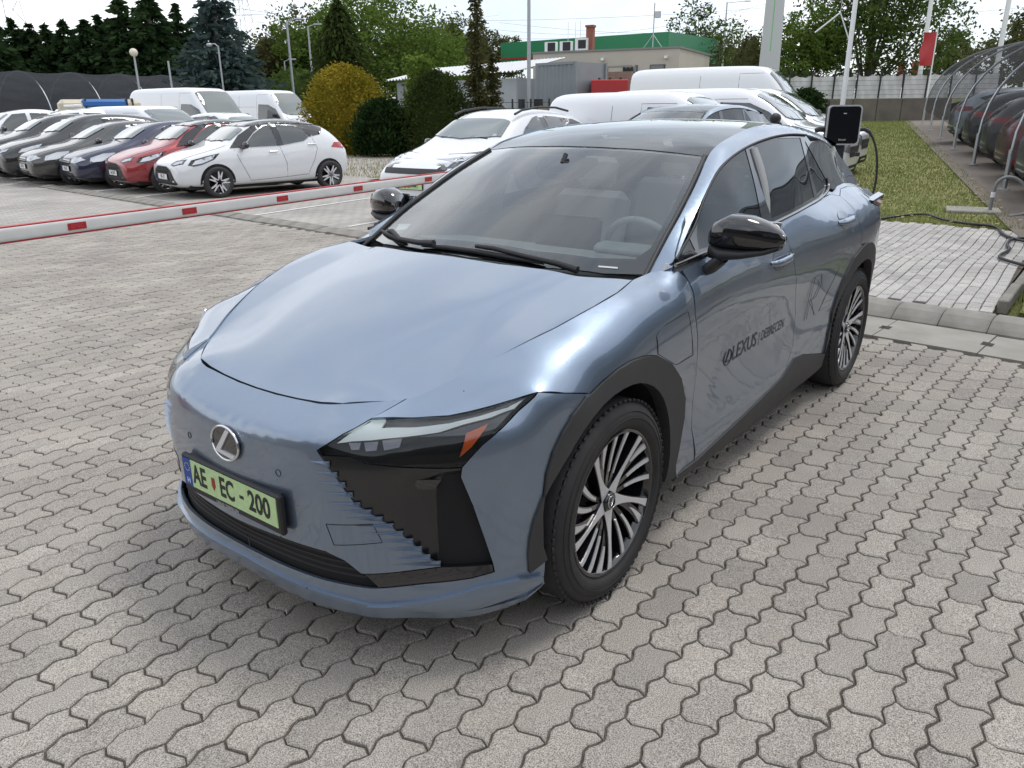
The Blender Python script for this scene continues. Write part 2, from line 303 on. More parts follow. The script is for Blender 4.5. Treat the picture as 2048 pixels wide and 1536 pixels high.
def paver_mass(S_, n1, n2, name):
    V0, F0 = paver_geo(n1, n2); k = len(V0); n = len(S_); VV = np.zeros((n, k, 3)); 
    for q, (x, y, a, d) in enumerate(S_):
        t = -RA_+rng.uniform(-.006, .006); c, s = math.cos(t), math.sin(t); X = V0[:, 0]; Y = V0[:, 1]
        VV[q, :, 0] = x+X*c-Y*s; VV[q, :, 1] = y+X*s+Y*c; VV[q, :, 2] = V0[:, 2]+rng.uniform(-.0025, .002)+X*rng.uniform(-.008, .008)+Y*rng.uniform(-.01, .01)
    F = []; tone = np.repeat([rng.random() for _ in range(n)], k)
    for q in range(n): b = q*k; F += [tuple(i+b for i in f) for f in F0]
    me = bpy.data.meshes.new(name); me.from_pydata(VV.reshape(-1, 3).tolist(), [], F); me.update()
    at = me.attributes.new('tone', 'FLOAT', 'POINT'); at.data.foreach_set('value', tone.astype(np.float32))
    o = link(name, me, M_PAVER_A, pav); o['kind'] = 'stuff'; return o
paver_mass([q for q in rest if q[3] < 5.], 8, 4, 'paver_field'); paver_mass([q for q in rest if q[3] >= 5.], 8, 3, 'paver_field')
class TPS:
    """smooth height field through scattered control points (u,v)->h"""
    def __init__(s,pts,reg=1e-5):
        P=np.asarray(pts,float); s.c=P[:,:2]; n=len(P)
        d=np.linalg.norm(s.c[:,None]-s.c[None],axis=2); K=s.k(d)+np.diag(np.broadcast_to(reg,(n,)))
        A=np.zeros((n+3,n+3)); A[:n,:n]=K; A[:n,n]=1; A[:n,n+1:]=s.c; A[n:,:n]=A[:n,n:].T
        s.w=np.linalg.solve(A,np.r_[P[:,2],0,0,0])
    @staticmethod
    def k(r):
        return np.where(r>1e-9,r*r*np.log(np.maximum(r,1e-9)),0.)
    def __call__(s,U,V):
        U=np.asarray(U,float);V=np.asarray(V,float)
        d=np.sqrt((U[...,None]-s.c[:,0])**2+(V[...,None]-s.c[:,1])**2)
        n=len(s.c); return s.k(d)@s.w[:n]+s.w[n]+s.w[n+1]*U+s.w[n+2]*V
# plan curve of the lower body: rounded rectangle, s runs front centre -> left side -> rear centre
XF,YS,RC,XR=.75,.80,.45,-3.65
L1=YS-RC; L2=RC*math.pi/2; L3=(XF-RC)-(XR+RC)
S1=L1;S2=L1+L2;S3=S2+L3;S4=S3+L2;S5=S4+L1
def plan(s):
    s=np.asarray(s,float); sg=np.where(s<0,-1.,1.); a=np.abs(s)
    th=np.clip((a-S1)/RC,0,math.pi/2); th2=np.clip((a-S3)/RC,0,math.pi/2)
    x=np.where(a<S1,XF,np.where(a<S2,XF-RC+RC*np.cos(th),np.where(a<S3,XF-RC-(a-S2),np.where(a<S4,XR+RC-RC*np.sin(th2),XR))))
    y=np.where(a<S1,a,np.where(a<S2,YS-RC+RC*np.sin(th),np.where(a<S3,YS,np.where(a<S4,YS-RC+RC*np.cos(th2),S5-a))))
    ang=np.where(a<S3,th,math.pi/2+th2)
    return x,y*sg,np.cos(ang),np.sin(ang)*sg
def unplan(x,y):
    x=np.asarray(x,float);y=np.asarray(y,float); sg=np.where(y<0,-1.,1.); b=np.abs(y)
    cx=XF-RC;cy=YS-RC;cx2=XR+RC
    front=(x>=cx);rear=(x<cx2)
    th=np.arctan2(np.maximum(b-cy,1e-9),x-cx); th2=np.arctan2(cx2-x,np.maximum(b-cy,1e-9))
    s=np.where(front&(b<cy),b,np.where(front,S1+RC*th,np.where(rear&(b<cy),S5-b,np.where(rear,S3+RC*th2,S2+(cx-x)))))
    d=np.where(front&(b<cy),x-XF,np.where(front,np.hypot(x-cx,b-cy)-RC,np.where(rear&(b<cy),XR-x,np.where(rear,np.hypot(cx2-x,b-cy)-RC,b-YS))))
    return s*sg,d
class Wrap:
    def __init__(s,P):
        P=np.array(P,float); u,d=unplan(P[:,0],P[:,1]); z=P[:,2]
        Q=np.c_[u,z,d]; m=Q[(Q[:,0]<.9)&(Q[:,0]>1e-6)].copy(); m[:,0]*=-1
        r=Q[(Q[:,0]>S5-.9)&(Q[:,0]<S5-1e-6)].copy(); r[:,0]=2*S5-r[:,0]
        A=np.r_[Q,m,r]; s.f=TPS(A,np.interp(np.abs(A[:,0]),[0,.5,.75,1.2],[1.5e-4,2e-4,8e-4,4e-3])); s.mod=None
    def h(s,u,v): return s.f(np.abs(u),v)+(s.mod(np.abs(u),v) if s.mod else 0)
    def __call__(s,u,v,off=0.):
        x,y,nx,ny=plan(u); d=s.h(u,v)+off; return np.stack([x+nx*d,y+ny*d,np.asarray(v,float)+0*x],-1)
    def inv(s,P): u,d=unplan(P[...,0],P[...,1]); return u,P[...,2],d
def dense(P,k=4):
    """Catmull-Rom points along a 3D polyline"""
    P=np.array(P,float); Q=np.r_[[2*P[0]-P[1]],P,[2*P[-1]-P[-2]]]; o=[]
    for i in range(1,len(Q)-2):
        for t in np.arange(k)/k:
            a,b,c,d=Q[i-1],Q[i],Q[i+1],Q[i+2]; o.append(.5*((2*b)+(c-a)*t+(2*a-5*b+4*c-d)*t*t+(3*b-a-3*c+d)*t**3))
    return [tuple(p) for p in o]+[tuple(P[-1])]
class Skew:
    """height field along an arbitrary direction"""
    def __init__(s,P,n,reg=1e-4):
        n=np.array(n,float); s.n=n/np.linalg.norm(n); a=np.cross([0,0,1.],s.n); s.a=a/np.linalg.norm(a); s.b=np.cross(s.n,s.a); s.ax=-1
        P=np.array(P,float); s.f=TPS(np.c_[P@s.a,P@s.b,P@s.n],reg); s.mod=None
    def uv(s,P): P=np.asarray(P,float); return P@s.a,P@s.b
    def h(s,u,v): return s.f(u,v)
    def __call__(s,u,v,off=0.):
        h=s.f(u,v)+off; return np.asarray(u)[...,None]*s.a+np.asarray(v)[...,None]*s.b+h[...,None]*s.n
    def inv(s,P): return P@s.a,P@s.b,P@s.n
class Field:
    """height field along one axis: ax=2 -> z(x,y), ax=1 -> y(x,z)"""
    def __init__(s,P,ax,sym=False,reg=1e-4):
        P=np.array(P,float); o=[0,1] if ax==2 else [0,2]
        Q=P[:,[o[0],o[1],ax]]
        if sym: m=Q[np.abs(Q[:,1])>1e-6].copy(); m[:,1]*=-1; Q=np.r_[Q,m]
        s.ax=ax; s.f=TPS(Q,reg)
        s.mod=None
    def h(s,u,v): return s.f(u,v)+(s.mod(u,v) if s.mod else 0)
    def __call__(s,u,v,off=0.):
        h=s.h(u,v)+off; u=np.asarray(u,float)+0*h; v=np.asarray(v,float)+0*h
        return np.stack([u,v,h],-1) if s.ax==2 else np.stack([u,h,v],-1)
    def inv(s,P): 
        return (P[...,0],P[...,1],P[...,2]) if s.ax==2 else (P[...,0],P[...,2],P[...,1])
def normals(S,u,v,e=2e-3):
    n=np.cross(S(u+e,v)-S(u-e,v),S(u,v+e)-S(u,v-e)); n/=np.linalg.norm(n,axis=-1)[...,None]+1e-12
    return n
WP=[]; FC=[]; SCOL=[]
def col(pairs,**k):
    # a column of (z, value) pairs at one station
    (FC if 'y' in k else SCOL).append((k.get('y',k.get('x')),pairs))
col([(.20,.862),(.235,.875),(.27,.88),(.33,.882),(.40,.892),(.51,.889),(.60,.889),(.676,.886),(.72,.880),(.735,.8785),(.748,.874),(.757,.866),(.766,.851),(.78,.827),(.80,.793),(.822,.753)],y=0)
col([(.20,.862),(.235,.876),(.27,.877),(.33,.872),(.40,.878),(.5,.878),(.6,.880),(.7,.876),(.745,.871),(.759,.866),(.768,.858),(.777,.842),(.79,.819),(.81,.78),(.827,.745)],y=.2)
col([(.20,.845),(.235,.858),(.27,.856),(.33,.852),(.40,.853),(.5,.857),(.6,.861),(.7,.857),(.755,.850),(.776,.841),(.786,.828),(.796,.806),(.81,.777),(.84,.73)],y=.35)
col([(.20,.815),(.235,.830),(.27,.828),(.35,.822),(.45,.826),(.6,.836),(.7,.830),(.76,.812),(.80,.775),(.825,.72),(.848,.662)],y=.45)
col([(.20,.775),(.235,.795),(.3,.783),(.45,.775),(.6,.782),(.7,.778),(.77,.745),(.82,.665),(.855,.585)],y=.545)
col([(.19,.70),(.235,.735),(.35,.715),(.5,.712),(.65,.722),(.74,.713),(.80,.668),(.85,.575),(.884,.50)],y=.63)
col([(.19,.62),(.235,.65),(.35,.628),(.5,.622),(.65,.624),(.74,.615),(.80,.58),(.86,.49)],y=.735)
col([(.19,.53),(.235,.57),(.35,.562),(.5,.556),(.65,.556),(.74,.548),(.80,.525),(.86,.45)],y=.80)
WX=[(.34,.885,.22),(.34,.912,.35),(.34,.915,.5),(.34,.915,.65),(.34,.908,.76),(.44,.845,.2),(.44,.872,.25),(.44,.883,.35),(.44,.883,.5),(.44,.882,.62),(.44,.876,.74),(.43,.868,.82),(.40,.866,.886)]
WX+= [(.24,.92,.55),(.24,.922,.7),(.22,.92,.80),(.22,.90,.87),(.2,.865,.92)]
col([(.2,.88),(.35,.915),(.6,.925),(.8,.928),(.9,.925),(.95,.898),(1.0,.85)],x=0)
col([(.2,.86),(.35,.895),(.6,.915),(.8,.922),(.9,.92),(.96,.9),(1.0,.88),(1.05,.84)],x=-.25)
col([(.2,.87),(.25,.893),(.35,.9),(.5,.90),(.65,.905),(.8,.915),(.9,.915),(.98,.903),(1.04,.885),(1.075,.865),(1.10,.838)],x=-.52)
col([(.2,.875),(.25,.898),(.33,.903),(.45,.895),(.6,.89),(.75,.897),(.85,.908),(.95,.912),(1.05,.892),(1.10,.868),(1.13,.845)],x=-.9)
col([(.2,.875),(.25,.898),(.33,.903),(.45,.893),(.6,.886),(.72,.89),(.85,.908),(.95,.915),(1.05,.895),(1.11,.87),(1.148,.845)],x=-1.4)
col([(.2,.875),(.25,.898),(.33,.906),(.45,.898),(.6,.892),(.75,.90),(.88,.918),(1.0,.915),(1.1,.885),(1.185,.84)],x=-1.92)
col([(.22,.885),(.3,.9),(.5,.905),(.65,.915),(.8,.93),(.95,.938),(1.05,.922),(1.12,.89),(1.19,.79)],x=-2.36)
col([(.22,.86),(.4,.90),(.65,.935),(.80,.945),(.9,.948),(1.0,.94),(1.1,.905),(1.16,.87),(1.2,.82),(1.225,.74)],x=-2.85)
col([(.25,.85),(.45,.895),(.65,.905),(.8,.915),(.93,.918),(1.03,.905),(1.1,.875),(1.15,.83),(1.19,.74)],x=-3.25)
col([(.25,.76),(.45,.81),(.65,.82),(.8,.825),(.93,.83),(1.03,.825),(1.1,.80),(1.14,.74)],x=-3.6)
for y,a in ((.6,(-3.72,-3.79,-3.8,-3.78,-3.75,-3.72,-3.70,-3.62)),(.3,(-3.80,-3.89,-3.9,-3.88,-3.83,-3.79,-3.76,-3.68)),(0,(-3.82,-3.905,-3.915,-3.89,-3.84,-3.80,-3.77,-3.69))):
    for z,x in zip((.28,.45,.6,.75,.88,1.0,1.1,1.17),a): WP.append((x,y,z))
def _pch(x,y,q):
    # shape-preserving cubic
    x=np.array(x,float);y=np.array(y,float);h=np.diff(x);d=np.diff(y)/h;m=np.zeros(len(x));m[0]=d[0];m[-1]=d[-1]
    for i in range(1,len(x)-1):
        if d[i-1]*d[i]>0: w1=2*h[i]+h[i-1];w2=h[i]+2*h[i-1];m[i]=(w1+w2)/(w1/d[i-1]+w2/d[i])
    q=np.clip(q,x[0],x[-1]);i=np.clip(np.searchsorted(x,q)-1,0,len(h)-1);t=(q-x[i])/h[i]
    return y[i]*(2*t**3-3*t**2+1)+h[i]*m[i]*(t**3-2*t**2+t)+y[i+1]*(-2*t**3+3*t**2)+h[i]*m[i+1]*(t**3-t**2)
def _front():
    zc={0:.757,.2:.768,.35:.786,.45:.798,.545:.785,.63:.775,.735:.775,.8:.78}; T=np.r_[np.linspace(0,.86,9),.93,.965,1.,1.035,1.08,1.25,1.5,1.75,2.]; rows=[]
    for y,pr in FC:
        z=np.array([p[0] for p in pr]);x=np.array([p[1] for p in pr]); c=zc[y]; zt=np.where(T<=1,z[0]+(c-z[0])*T,c+(z[-1]-c)*(T-1)); rows.append(np.c_[_pch(z,x,zt),np.full(len(T),y),zt])
    rows=np.array(rows); rows=np.concatenate([rows[1:2]*[1,-1,1],rows]) ; o=[]
    for k in range(len(T)):
        D=dense(rows[:,k],3); o+=D[3:]
    return o
def _side():
    ks=[s for s in SCOL]; T=np.linspace(0,1,13); rows=[]
    for x,pr in ks:
        z=np.array([p[0] for p in pr]);y=np.array([p[1] for p in pr]); zt=z[0]+(z[-1]-z[0])*T; rows.append(np.c_[np.full(len(T),x),_pch(z,y,zt),zt])
    rows=np.array(rows); o=[]
    for k in range(len(T)): o+=dense(rows[:,k],3)
    return o
W=Wrap(_front()+WX+_side()+WP)
HP=[(.753,0,.822),(.75,.1,.823),(.745,.2,.827),(.735,.3,.834),(.72,.38,.843),(.662,.45,.849),(.586,.541,.855),(.522,.577,.879),(.448,.618,.909),(.305,.681,.957),(.222,.713,.982),(.127,.743,1.005),(.043,.764,1.027),(-.05,.779,1.046),(-.187,.788,1.069),(-.335,.763,1.085),
 (.62,0,.876),(.5,0,.921),(.35,0,.972),(.2,0,1.015),(0,0,1.067),(-.2,0,1.112),(-.3,0,1.13),
 (.6,.25,.880),(.45,.25,.933),(.3,.27,.982),(.1,.3,1.037),(-.1,.3,1.082),(-.25,.35,1.112),
 (.58,.42,.871),(.45,.46,.917),(.3,.5,.965),(.12,.54,1.016),(-.08,.57,1.058),(-.28,.6,1.092),(-.40,.3,1.14),(-.45,.7,1.11)]
H=Field(HP,2,True)
HLINE=dense(HP[6:16])
# windshield
SP=[(-1.22,.62,1.466),(-1.001,.674,1.367),(-.797,.712,1.266),(-.641,.735,1.186),(-.469,.754,1.081),(-1.13,0,1.497),(-1.14,.2,1.494),(-1.17,.42,1.484),
 (-.30,0,1.085),(-.325,.3,1.08),(-.38,.55,1.078),(-.7,0,1.292),(-.72,.3,1.285),(-.76,.55,1.27),(-.92,0,1.398),(-.95,.4,1.387),(-.5,0,1.19),(-.52,.3,1.184)]
S=Field(SP,2,True)
RP=[(-1.22,.62,1.467),(-1.13,0,1.498),(-1.14,.2,1.495),(-1.17,.42,1.485),(-1.322,.615,1.503),(-1.438,.605,1.526),(-1.606,.595,1.553),(-1.83,.585,1.576),(-2.236,.575,1.58),(-2.595,.575,1.554),(-2.912,.58,1.507),
 (-1.3,0,1.546),(-1.5,0,1.580),(-1.7,0,1.600),(-1.9,0,1.611),(-2.2,0,1.612),(-2.5,0,1.602),(-2.9,0,1.57),(-3.15,0,1.535),(-3.15,.5,1.49),(-1.5,.35,1.567),(-1.9,.35,1.598),(-2.5,.35,1.59),(-2.9,.35,1.555)]
R=Field(dense(RP[4:11],3)+RP[:4]+RP[11:],2,True)
# roof edge / pillar and side glass
EDGE=[(-.469,.754,1.081),(-.641,.735,1.186),(-.797,.712,1.266),(-1.001,.674,1.367),(-1.22,.62,1.466),(-1.322,.613,1.508),(-1.438,.603,1.53),(-1.606,.593,1.556),(-1.83,.583,1.579),(-2.236,.573,1.583),(-2.595,.573,1.556),(-2.912,.578,1.509),(-3.15,.56,1.46)]
GTOP=[(-0.517, 0.833, 1.113), (-0.751, 0.775, 1.217), (-0.912, 0.748, 1.309), (-1.113, 0.712, 1.406), (-1.27, 0.695, 1.454), (-1.472, 0.683, 1.493), (-1.678, 0.677, 1.518), (-1.901, 0.673, 1.534), (-2.15, 0.668, 1.537), (-2.404, 0.665, 1.525), (-2.72, 0.65, 1.488), (-3.0, 0.63, 1.44), (-3.2, 0.615, 1.4)]
BELT=[(-.43,.81,1.06),(-.515,.833,1.114),(-.846,.842,1.129),(-1.2,.844,1.142),(-1.607,.842,1.16),(-1.92,.832,1.185),(-2.335,.80,1.187),(-2.6,.785,1.19),(-2.9,.76,1.2),(-3.2,.73,1.19)]
GMID=[(-1.2,.778,1.30),(-1.6,.778,1.32),(-2.0,.766,1.34),(-2.4,.735,1.35),(-2.8,.70,1.33),(-3.1,.67,1.30)]
G=Field(dense(BELT,3)+dense(GTOP)+GMID,1,reg=3e-4)
def _pg():
    a=np.array(dense(EDGE,4)); g=np.array(dense(GTOP,4)); n=len(a); t=np.linspace(0,1,n); tg=np.linspace(0,1,len(g)); g2=np.c_[[np.interp(t,tg,g[:,k]) for k in range(3)]].T
    m=(a+g2)/2+np.array([.004,.010,.008]); return [tuple(p) for p in np.r_[a,g,m[2:]]]
PG=Skew(_pg(),(.25,.70,.67),2.5e-3)
# front wing: crown between bonnet edge and flank, height measured along a slanted axis
def _wing():
    P=list(HLINE)+[(-.40,.757,1.085),(-.469,.754,1.083)]
    P+=[(.45,.72,.894),(.3,.78,.938),(.28,.86,.905),(.12,.825,.983),(.11,.885,.94),(-.06,.845,1.018),(-.06,.888,.975),(-.187,.85,1.042),(-.187,.89,.995),(-.335,.82,1.073),(-.335,.865,1.043),(-.469,.80,1.094),(-.469,.85,1.075)]
    def w(s,z): return [tuple(p) for p in W(np.array(s,float),np.array(z,float))]
    P+=w([.62,.70,.78,.86,.93,.98],[.822,.828,.835,.848,.868,.886])
    P+=w([1.03,1.08,1.13,1.17],[.873,.857,.845,.837])
    for s0,zt in ((1.2,.87),(1.3,.885),(1.42,.89),(1.55,.90),(1.68,.93),(1.82,.97),(1.90,1.03)): P+=w([s0]*3,[zt,zt-.05,zt-.1])
    for z in (1.06,1.0,.9,.8,.7,.6,.5,.4,.3,.24): P+=w([1.895+.19*max(0,(1.0-z)/.75)],[z])
    P+=w([1.75,1.82,1.87,1.92,1.94,1.93,1.95],[.82,.72,.62,.5,.4,.3,.24])
    P+=[(-.535,.838,1.1),(-.52,.86,1.075)]
    return P
WG=Skew(_wing(),(.22,.72,.66),4e-3)
O = {'headlight': [(0.3898, 0.7383), (0.4459, 0.7861), (0.4985, 0.8164), (0.5652, 0.8182), (0.6353, 0.8247), (0.7431, 0.8311), (0.8065, 0.839), (0.87, 0.8514), (0.9283, 0.8701), (0.9813, 0.889), (0.9433, 0.8552), (0.9037, 0.8233), (0.86, 0.7913), (0.8185, 0.7579), (0.7893, 0.7262), (0.7631, 0.6946), (0.7006, 0.6975), (0.6402, 0.7026), (0.5791, 0.708), (0.5151, 0.7129), (0.4751, 0.7329), (0.4042, 0.7282)],
  'drl': [(0.4322, 0.759), (0.4687, 0.7944), (0.5056, 0.8107), (0.5455, 0.8113), (0.5395, 0.8008), (0.5391, 0.7959), (0.6423, 0.8037), (0.7418, 0.8115), (0.827, 0.8258), (0.9088, 0.8448), (0.9482, 0.8658), (0.923, 0.8424), (0.8571, 0.8234), (0.7822, 0.8086), (0.7118, 0.7918), (0.63, 0.7838), (0.5212, 0.7696), (0.4711, 0.7664)],
  'amber': [(0.7609, 0.7209), (0.7832, 0.7869), (0.846, 0.8099), (0.8264, 0.7879), (0.7932, 0.7481)],
  'led1': [(0.4598, 0.7609), (0.4921, 0.7619), (0.4901, 0.7437), (0.4704, 0.7416)],
  'led2': [(0.4997, 0.762), (0.5381, 0.7653), (0.5362, 0.7425), (0.5082, 0.7389)],
  'led3': [(0.5485, 0.7681), (0.6058, 0.7772), (0.5997, 0.7538), (0.5574, 0.7436)],
  'vent': [(0.4032, 0.7214), (0.4757, 0.7253), (0.5153, 0.7072), (0.579, 0.7005), (0.6399, 0.6949), (0.7003, 0.6898), (0.7609, 0.6869), (0.7589, 0.6634), (0.7876, 0.5693), (0.815, 0.4553), (0.8335, 0.3692), (0.6992, 0.3729), (0.6629, 0.4015), (0.6231, 0.4536), (0.5596, 0.5213), (0.4855, 0.5852), (0.4464, 0.6576)],
  'ventslot': [(0.6282, 0.6577), (0.7107, 0.6543), (0.6887, 0.6234), (0.6473, 0.626)],
  'lowerbar': [(0.4897, 0.34), (0.6989, 0.3661), (0.8359, 0.3636), (0.8378, 0.3374), (0.7809, 0.325), (0.6531, 0.3147), (0.5291, 0.3007)],
  'grille_low': [(0.3869, 0.3997), (0.439, 0.3781), (0.4814, 0.3421), (0.5197, 0.3046), (0.4923, 0.3043), (0.4232, 0.3), (0.2897, 0.2993), (0.1086, 0.31), (-0.0364, 0.3276)],
  'fincap': [(0.3993, 0.501), (0.5233, 0.5172), (0.5449, 0.4541), (0.4133, 0.4298)],
  'arch_outer': [(0.9811, 0.3404), (0.9671, 0.3939), (0.9653, 0.5089), (0.9783, 0.6361), (0.999, 0.6985), (1.0304, 0.7504), (1.0702, 0.7951), (1.146, 0.8301), (1.1774, 0.8331), (1.2497, 0.8535), (1.3273, 0.8747), (1.4051, 0.882), (1.4927, 0.8752), (1.5477, 0.8648), (1.6028, 0.8488), (1.7168, 0.7925), (1.8233, 0.7012), (1.8916, 0.5994), (1.9004, 0.5137), (1.871, 0.3968), (1.851, 0.3271), (1.8914, 0.1972)],
  'fender_shut': [(0.9813, 0.889), (1.0584, 0.866), (1.1772, 0.8324)],
  'nose_corner': [(0.4978, 0.8173), (0.5385, 0.8334), (0.5952, 0.8548)],
  'door_front': [(1.9178, 1.0947), (1.9232, 1.0586), (1.9309, 1.0159), (1.9216, 0.9292), (1.9601, 0.8235), (1.9982, 0.6672), (1.9917, 0.5423), (1.9955, 0.4386), (2.0487, 0.3063), (2.0643, 0.2404)],
  'door_mid': [(2.9532, 1.1643), (2.9597, 1.0549), (3.0069, 0.9661), (3.0822, 0.8575), (3.1972, 0.6603), (3.2047, 0.5032), (3.0698, 0.3764)],
  'door_rear': [(4.2404, 1.2417), (4.0136, 1.1451), (4.0304, 1.0599), (4.0786, 0.9656), (4.1005, 0.9033)],
  'rarch_outer': [(3.8227, 0.2997), (3.8163, 0.3927), (3.7793, 0.5536), (3.813, 0.6688), (3.8691, 0.7573), (3.9668, 0.849), (4.1268, 0.9027), (4.2898, 0.8957)],
  'sill_top': [(2.0743, 0.2337), (2.2544, 0.2827), (2.6923, 0.3222), (3.0468, 0.3639), (3.2125, 0.4203), (3.3653, 0.407), (3.8227, 0.2997)],
  'port': [(1.6051, 0.9201), (1.647, 0.9406), (1.862, 0.9546), (1.9298, 0.7679), (1.773, 0.7696), (1.6101, 0.8543)],
  'handle1': [(2.6965, 1.0036), (2.9721, 0.9998)],
  'handle2': [(3.654, 1.0783), (3.9258, 1.0843)],
  'decal': [(2.2939, 0.6452), (2.9707, 0.651)],
  'rz': [(3.202, 0.8445), (3.7749, 0.602)],
  'fuel': [], 'taill': [(4.333, 1.1556), (4.4441, 1.1346)],
  'hood_rear': [(-0.3346, 0.7633), (-0.2701, 0.5462), (-0.227, 0.3818), (-0.2045, 0.2545), (-0.2008, 0.1313), (-0.2021, -0.0022)],
  'ws_glass': [(-1.058, 0.6442), (-1.1329, 0.5943)],
  'glassside': [(-0.555, 1.1327), (-0.7949, 1.2166), (-0.9122, 1.3093), (-1.1125, 1.4058), (-1.2691, 1.4536), (-1.4711, 1.4926), (-1.6779, 1.5183), (-1.9019, 1.5345), (-2.1502, 1.5371), (-2.386, 1.5253), (-2.4237, 1.485), (-2.5312, 1.3741), (-2.6055, 1.28), (-2.5195, 1.2324), (-2.3069, 1.1951), (-1.9482, 1.1845), (-1.604, 1.1632), (-1.2302, 1.1461), (-0.8455, 1.1334), (-0.532, 1.1148)],
  'bpillar': [(-1.6122, 1.5004), (-1.6965, 1.5131), (-1.5879, 1.1762), (-1.441, 1.1563)],
  'gfront': [(-0.942, 1.303), (-1.0902, 1.377), (-1.2868, 1.437), (-1.4698, 1.4752), (-1.5954, 1.4899), (-1.5371, 1.3288), (-1.5021, 1.1718), (-0.9201, 1.1394), (-0.7623, 1.1347)],
  'gtri': [(-0.6241, 1.1362), (-0.8477, 1.2475), (-0.7573, 1.1409)],
  'grear': [(-1.7677, 1.5107), (-2.0198, 1.5189), (-2.2928, 1.5102), (-2.2974, 1.3872), (-2.27, 1.2166), (-1.6608, 1.1778), (-1.6846, 1.3408)],
  'gquart': [(-2.3535, 1.5057), (-2.5007, 1.3491), (-2.5685, 1.2718), (-2.4627, 1.2316), (-2.3367, 1.2159), (-2.3428, 1.3717)],
  'logo': [(-0.0021, 0.6744)],
  'sensor': [(0.2427, 0.634)]}# ------------------------------------------------------------------ panels cut from the smooth body surfaces
def in_poly(P, poly):
    x, y = P[:, 0], P[:, 1]; poly = np.asarray(poly); r = np.zeros(len(P), bool); j = len(poly)-1
    for i in range(len(poly)):
        xi, yi = poly[i]; xj, yj = poly[j]; c = ((yi > y) != (yj > y)) & (x < (xj-xi)*(y-yi)/((yj-yi) + 1e-15)+xi); r ^= c; j = i
    return r
def resample(poly, step, closed=True):
    out = []; n = len(poly)
    for i in range(n if closed else n-1):
        a, b = np.array(poly[i], float), np.array(poly[(i+1) % n], float); L = np.linalg.norm(b-a); k = max(1, int(math.ceil(L/step)))
        if L < 1e-7: continue
        for e in range(k): out.append(a+(b-a)*e/k)
    if not closed: out.append(np.array(poly[-1], float))
    return np.array(out)
def inset(P, g):
    if abs(g) < 1e-9: return P
    A = .5*np.sum(P[:, 0]*np.roll(P[:, 1], -1)-np.roll(P[:, 0], -1)*P[:, 1]); sg = 1 if A > 0 else -1
    d1 = P-np.roll(P, 1, 0); d2 = np.roll(P, -1, 0)-P
    d1 /= np.linalg.norm(d1, axis=1)[:, None]+1e-12; d2 /= np.linalg.norm(d2, axis=1)[:, None]+1e-12
    n = np.c_[-(d1[:, 1]+d2[:, 1]), d1[:, 0]+d2[:, 0]]*sg; l = np.linalg.norm(n, axis=1)[:, None]; n = n/np.maximum(l, .6)
    return P+n*g
def panel_mesh(name, S, outline, holes=(), off=0., step=.035, flange=.012, gap=.0018, side=1, offf=None, edge=.02):
    P = inset(resample(outline, edge), gap); HS = [inset(resample(h, edge), -gap) for h in holes]
    lo, hi = P.min(0), P.max(0); gx = np.arange(lo[0]+step*.5, hi[0], step); gy = np.arange(lo[1]+step*.5, hi[1], step)
    GX, GY = np.meshgrid(gx, gy); GX[1::2] += step*.5; g = np.c_[GX.ravel(), GY.ravel()]; k = in_poly(g, inset(P, step*.35))
    for h in HS: k &= ~in_poly(g, inset(h, -step*.35))
    g = g[k]; pts = [P]+HS; edges = []; b = 0
    for q in pts: n = len(q); edges += [(b+i, b+(i+1) % n) for i in range(n)]; b += n
    allp = np.concatenate(pts+[g])
    ov, oe, of, _, _, _ = geometry.delaunay_2d_cdt([Vector((float(a), float(c))) for a, c in allp], edges, [], 0, 1e-6)
    V2 = np.array([(v.x, v.y) for v in ov]); T = np.array([f for f in of if len(f) == 3]); cen = V2[T].mean(1); k = in_poly(cen, P)
    for h in HS: k &= ~in_poly(cen, h)
    T = T[k]; o = off if offf is None else offf(V2[:, 0], V2[:, 1])
    Sf = (lambda u, v: S(u, v, off)) if offf is None else (lambda u, v: S(u, v, offf(u, v)))
    V3 = Sf(V2[:, 0], V2[:, 1]); Nn = normals(Sf, V2[:, 0], V2[:, 1])
    if isinstance(S, Wrap): _, _, ax, ay = plan(V2[:, 0]); out = np.stack([ax, ay, 0*ax], -1)
    elif S.ax < 0: out = np.zeros_like(V3)+S.n
    else: out = np.zeros_like(V3); out[:, 2 if S.ax == 2 else 1] = 1
    Nn *= np.sign((Nn*out).sum(1))[:, None]
    fn = np.cross(V3[T[:, 1]]-V3[T[:, 0]], V3[T[:, 2]]-V3[T[:, 0]]); fl = (fn*Nn[T[:, 0]]).sum(1) < 0; T[fl] = T[fl][:, ::-1]
    V = [V3]; NN = [Nn]; F = [tuple(t) for t in T]
    if flange > 0:
        ec = {}
        for t in T:
            for a, c in ((t[0], t[1]), (t[1], t[2]), (t[2], t[0])): ec[(a, c)] = 1
        bd = [(a, c) for a, c in ec if (c, a) not in ec]; base = len(V3); A = []; AN = []
        for a, c in bd:
            e = V3[c]-V3[a]; nn = np.cross(e, Nn[a]+Nn[c]); nn /= np.linalg.norm(nn)+1e-12; i = base+len(A)
            A += [V3[a], V3[c], V3[c]-Nn[c]*flange, V3[a]-Nn[a]*flange]; AN += [nn]*4; F.append((i, i+3, i+2, i+1))
        V.append(np.array(A)); NN.append(np.array(AN))
    V = np.concatenate(V); NN = np.concatenate(NN)
    if side < 0: V = V*[1, -1, 1]; NN = NN*[1, -1, 1]; F = [f[::-1] for f in F]
    me = pydata(name, V, F, True); me.normals_split_custom_set_from_vertices([tuple(n) for n in NN]); return me
def panel(name, S, outline, m, parent, both=False, **k):
    r = [link(name, panel_mesh(name, S, outline, **k), m, parent)]
    if both: r.append(link(name, panel_mesh(name, S, outline, side=-1, **k), m, parent))
    return r
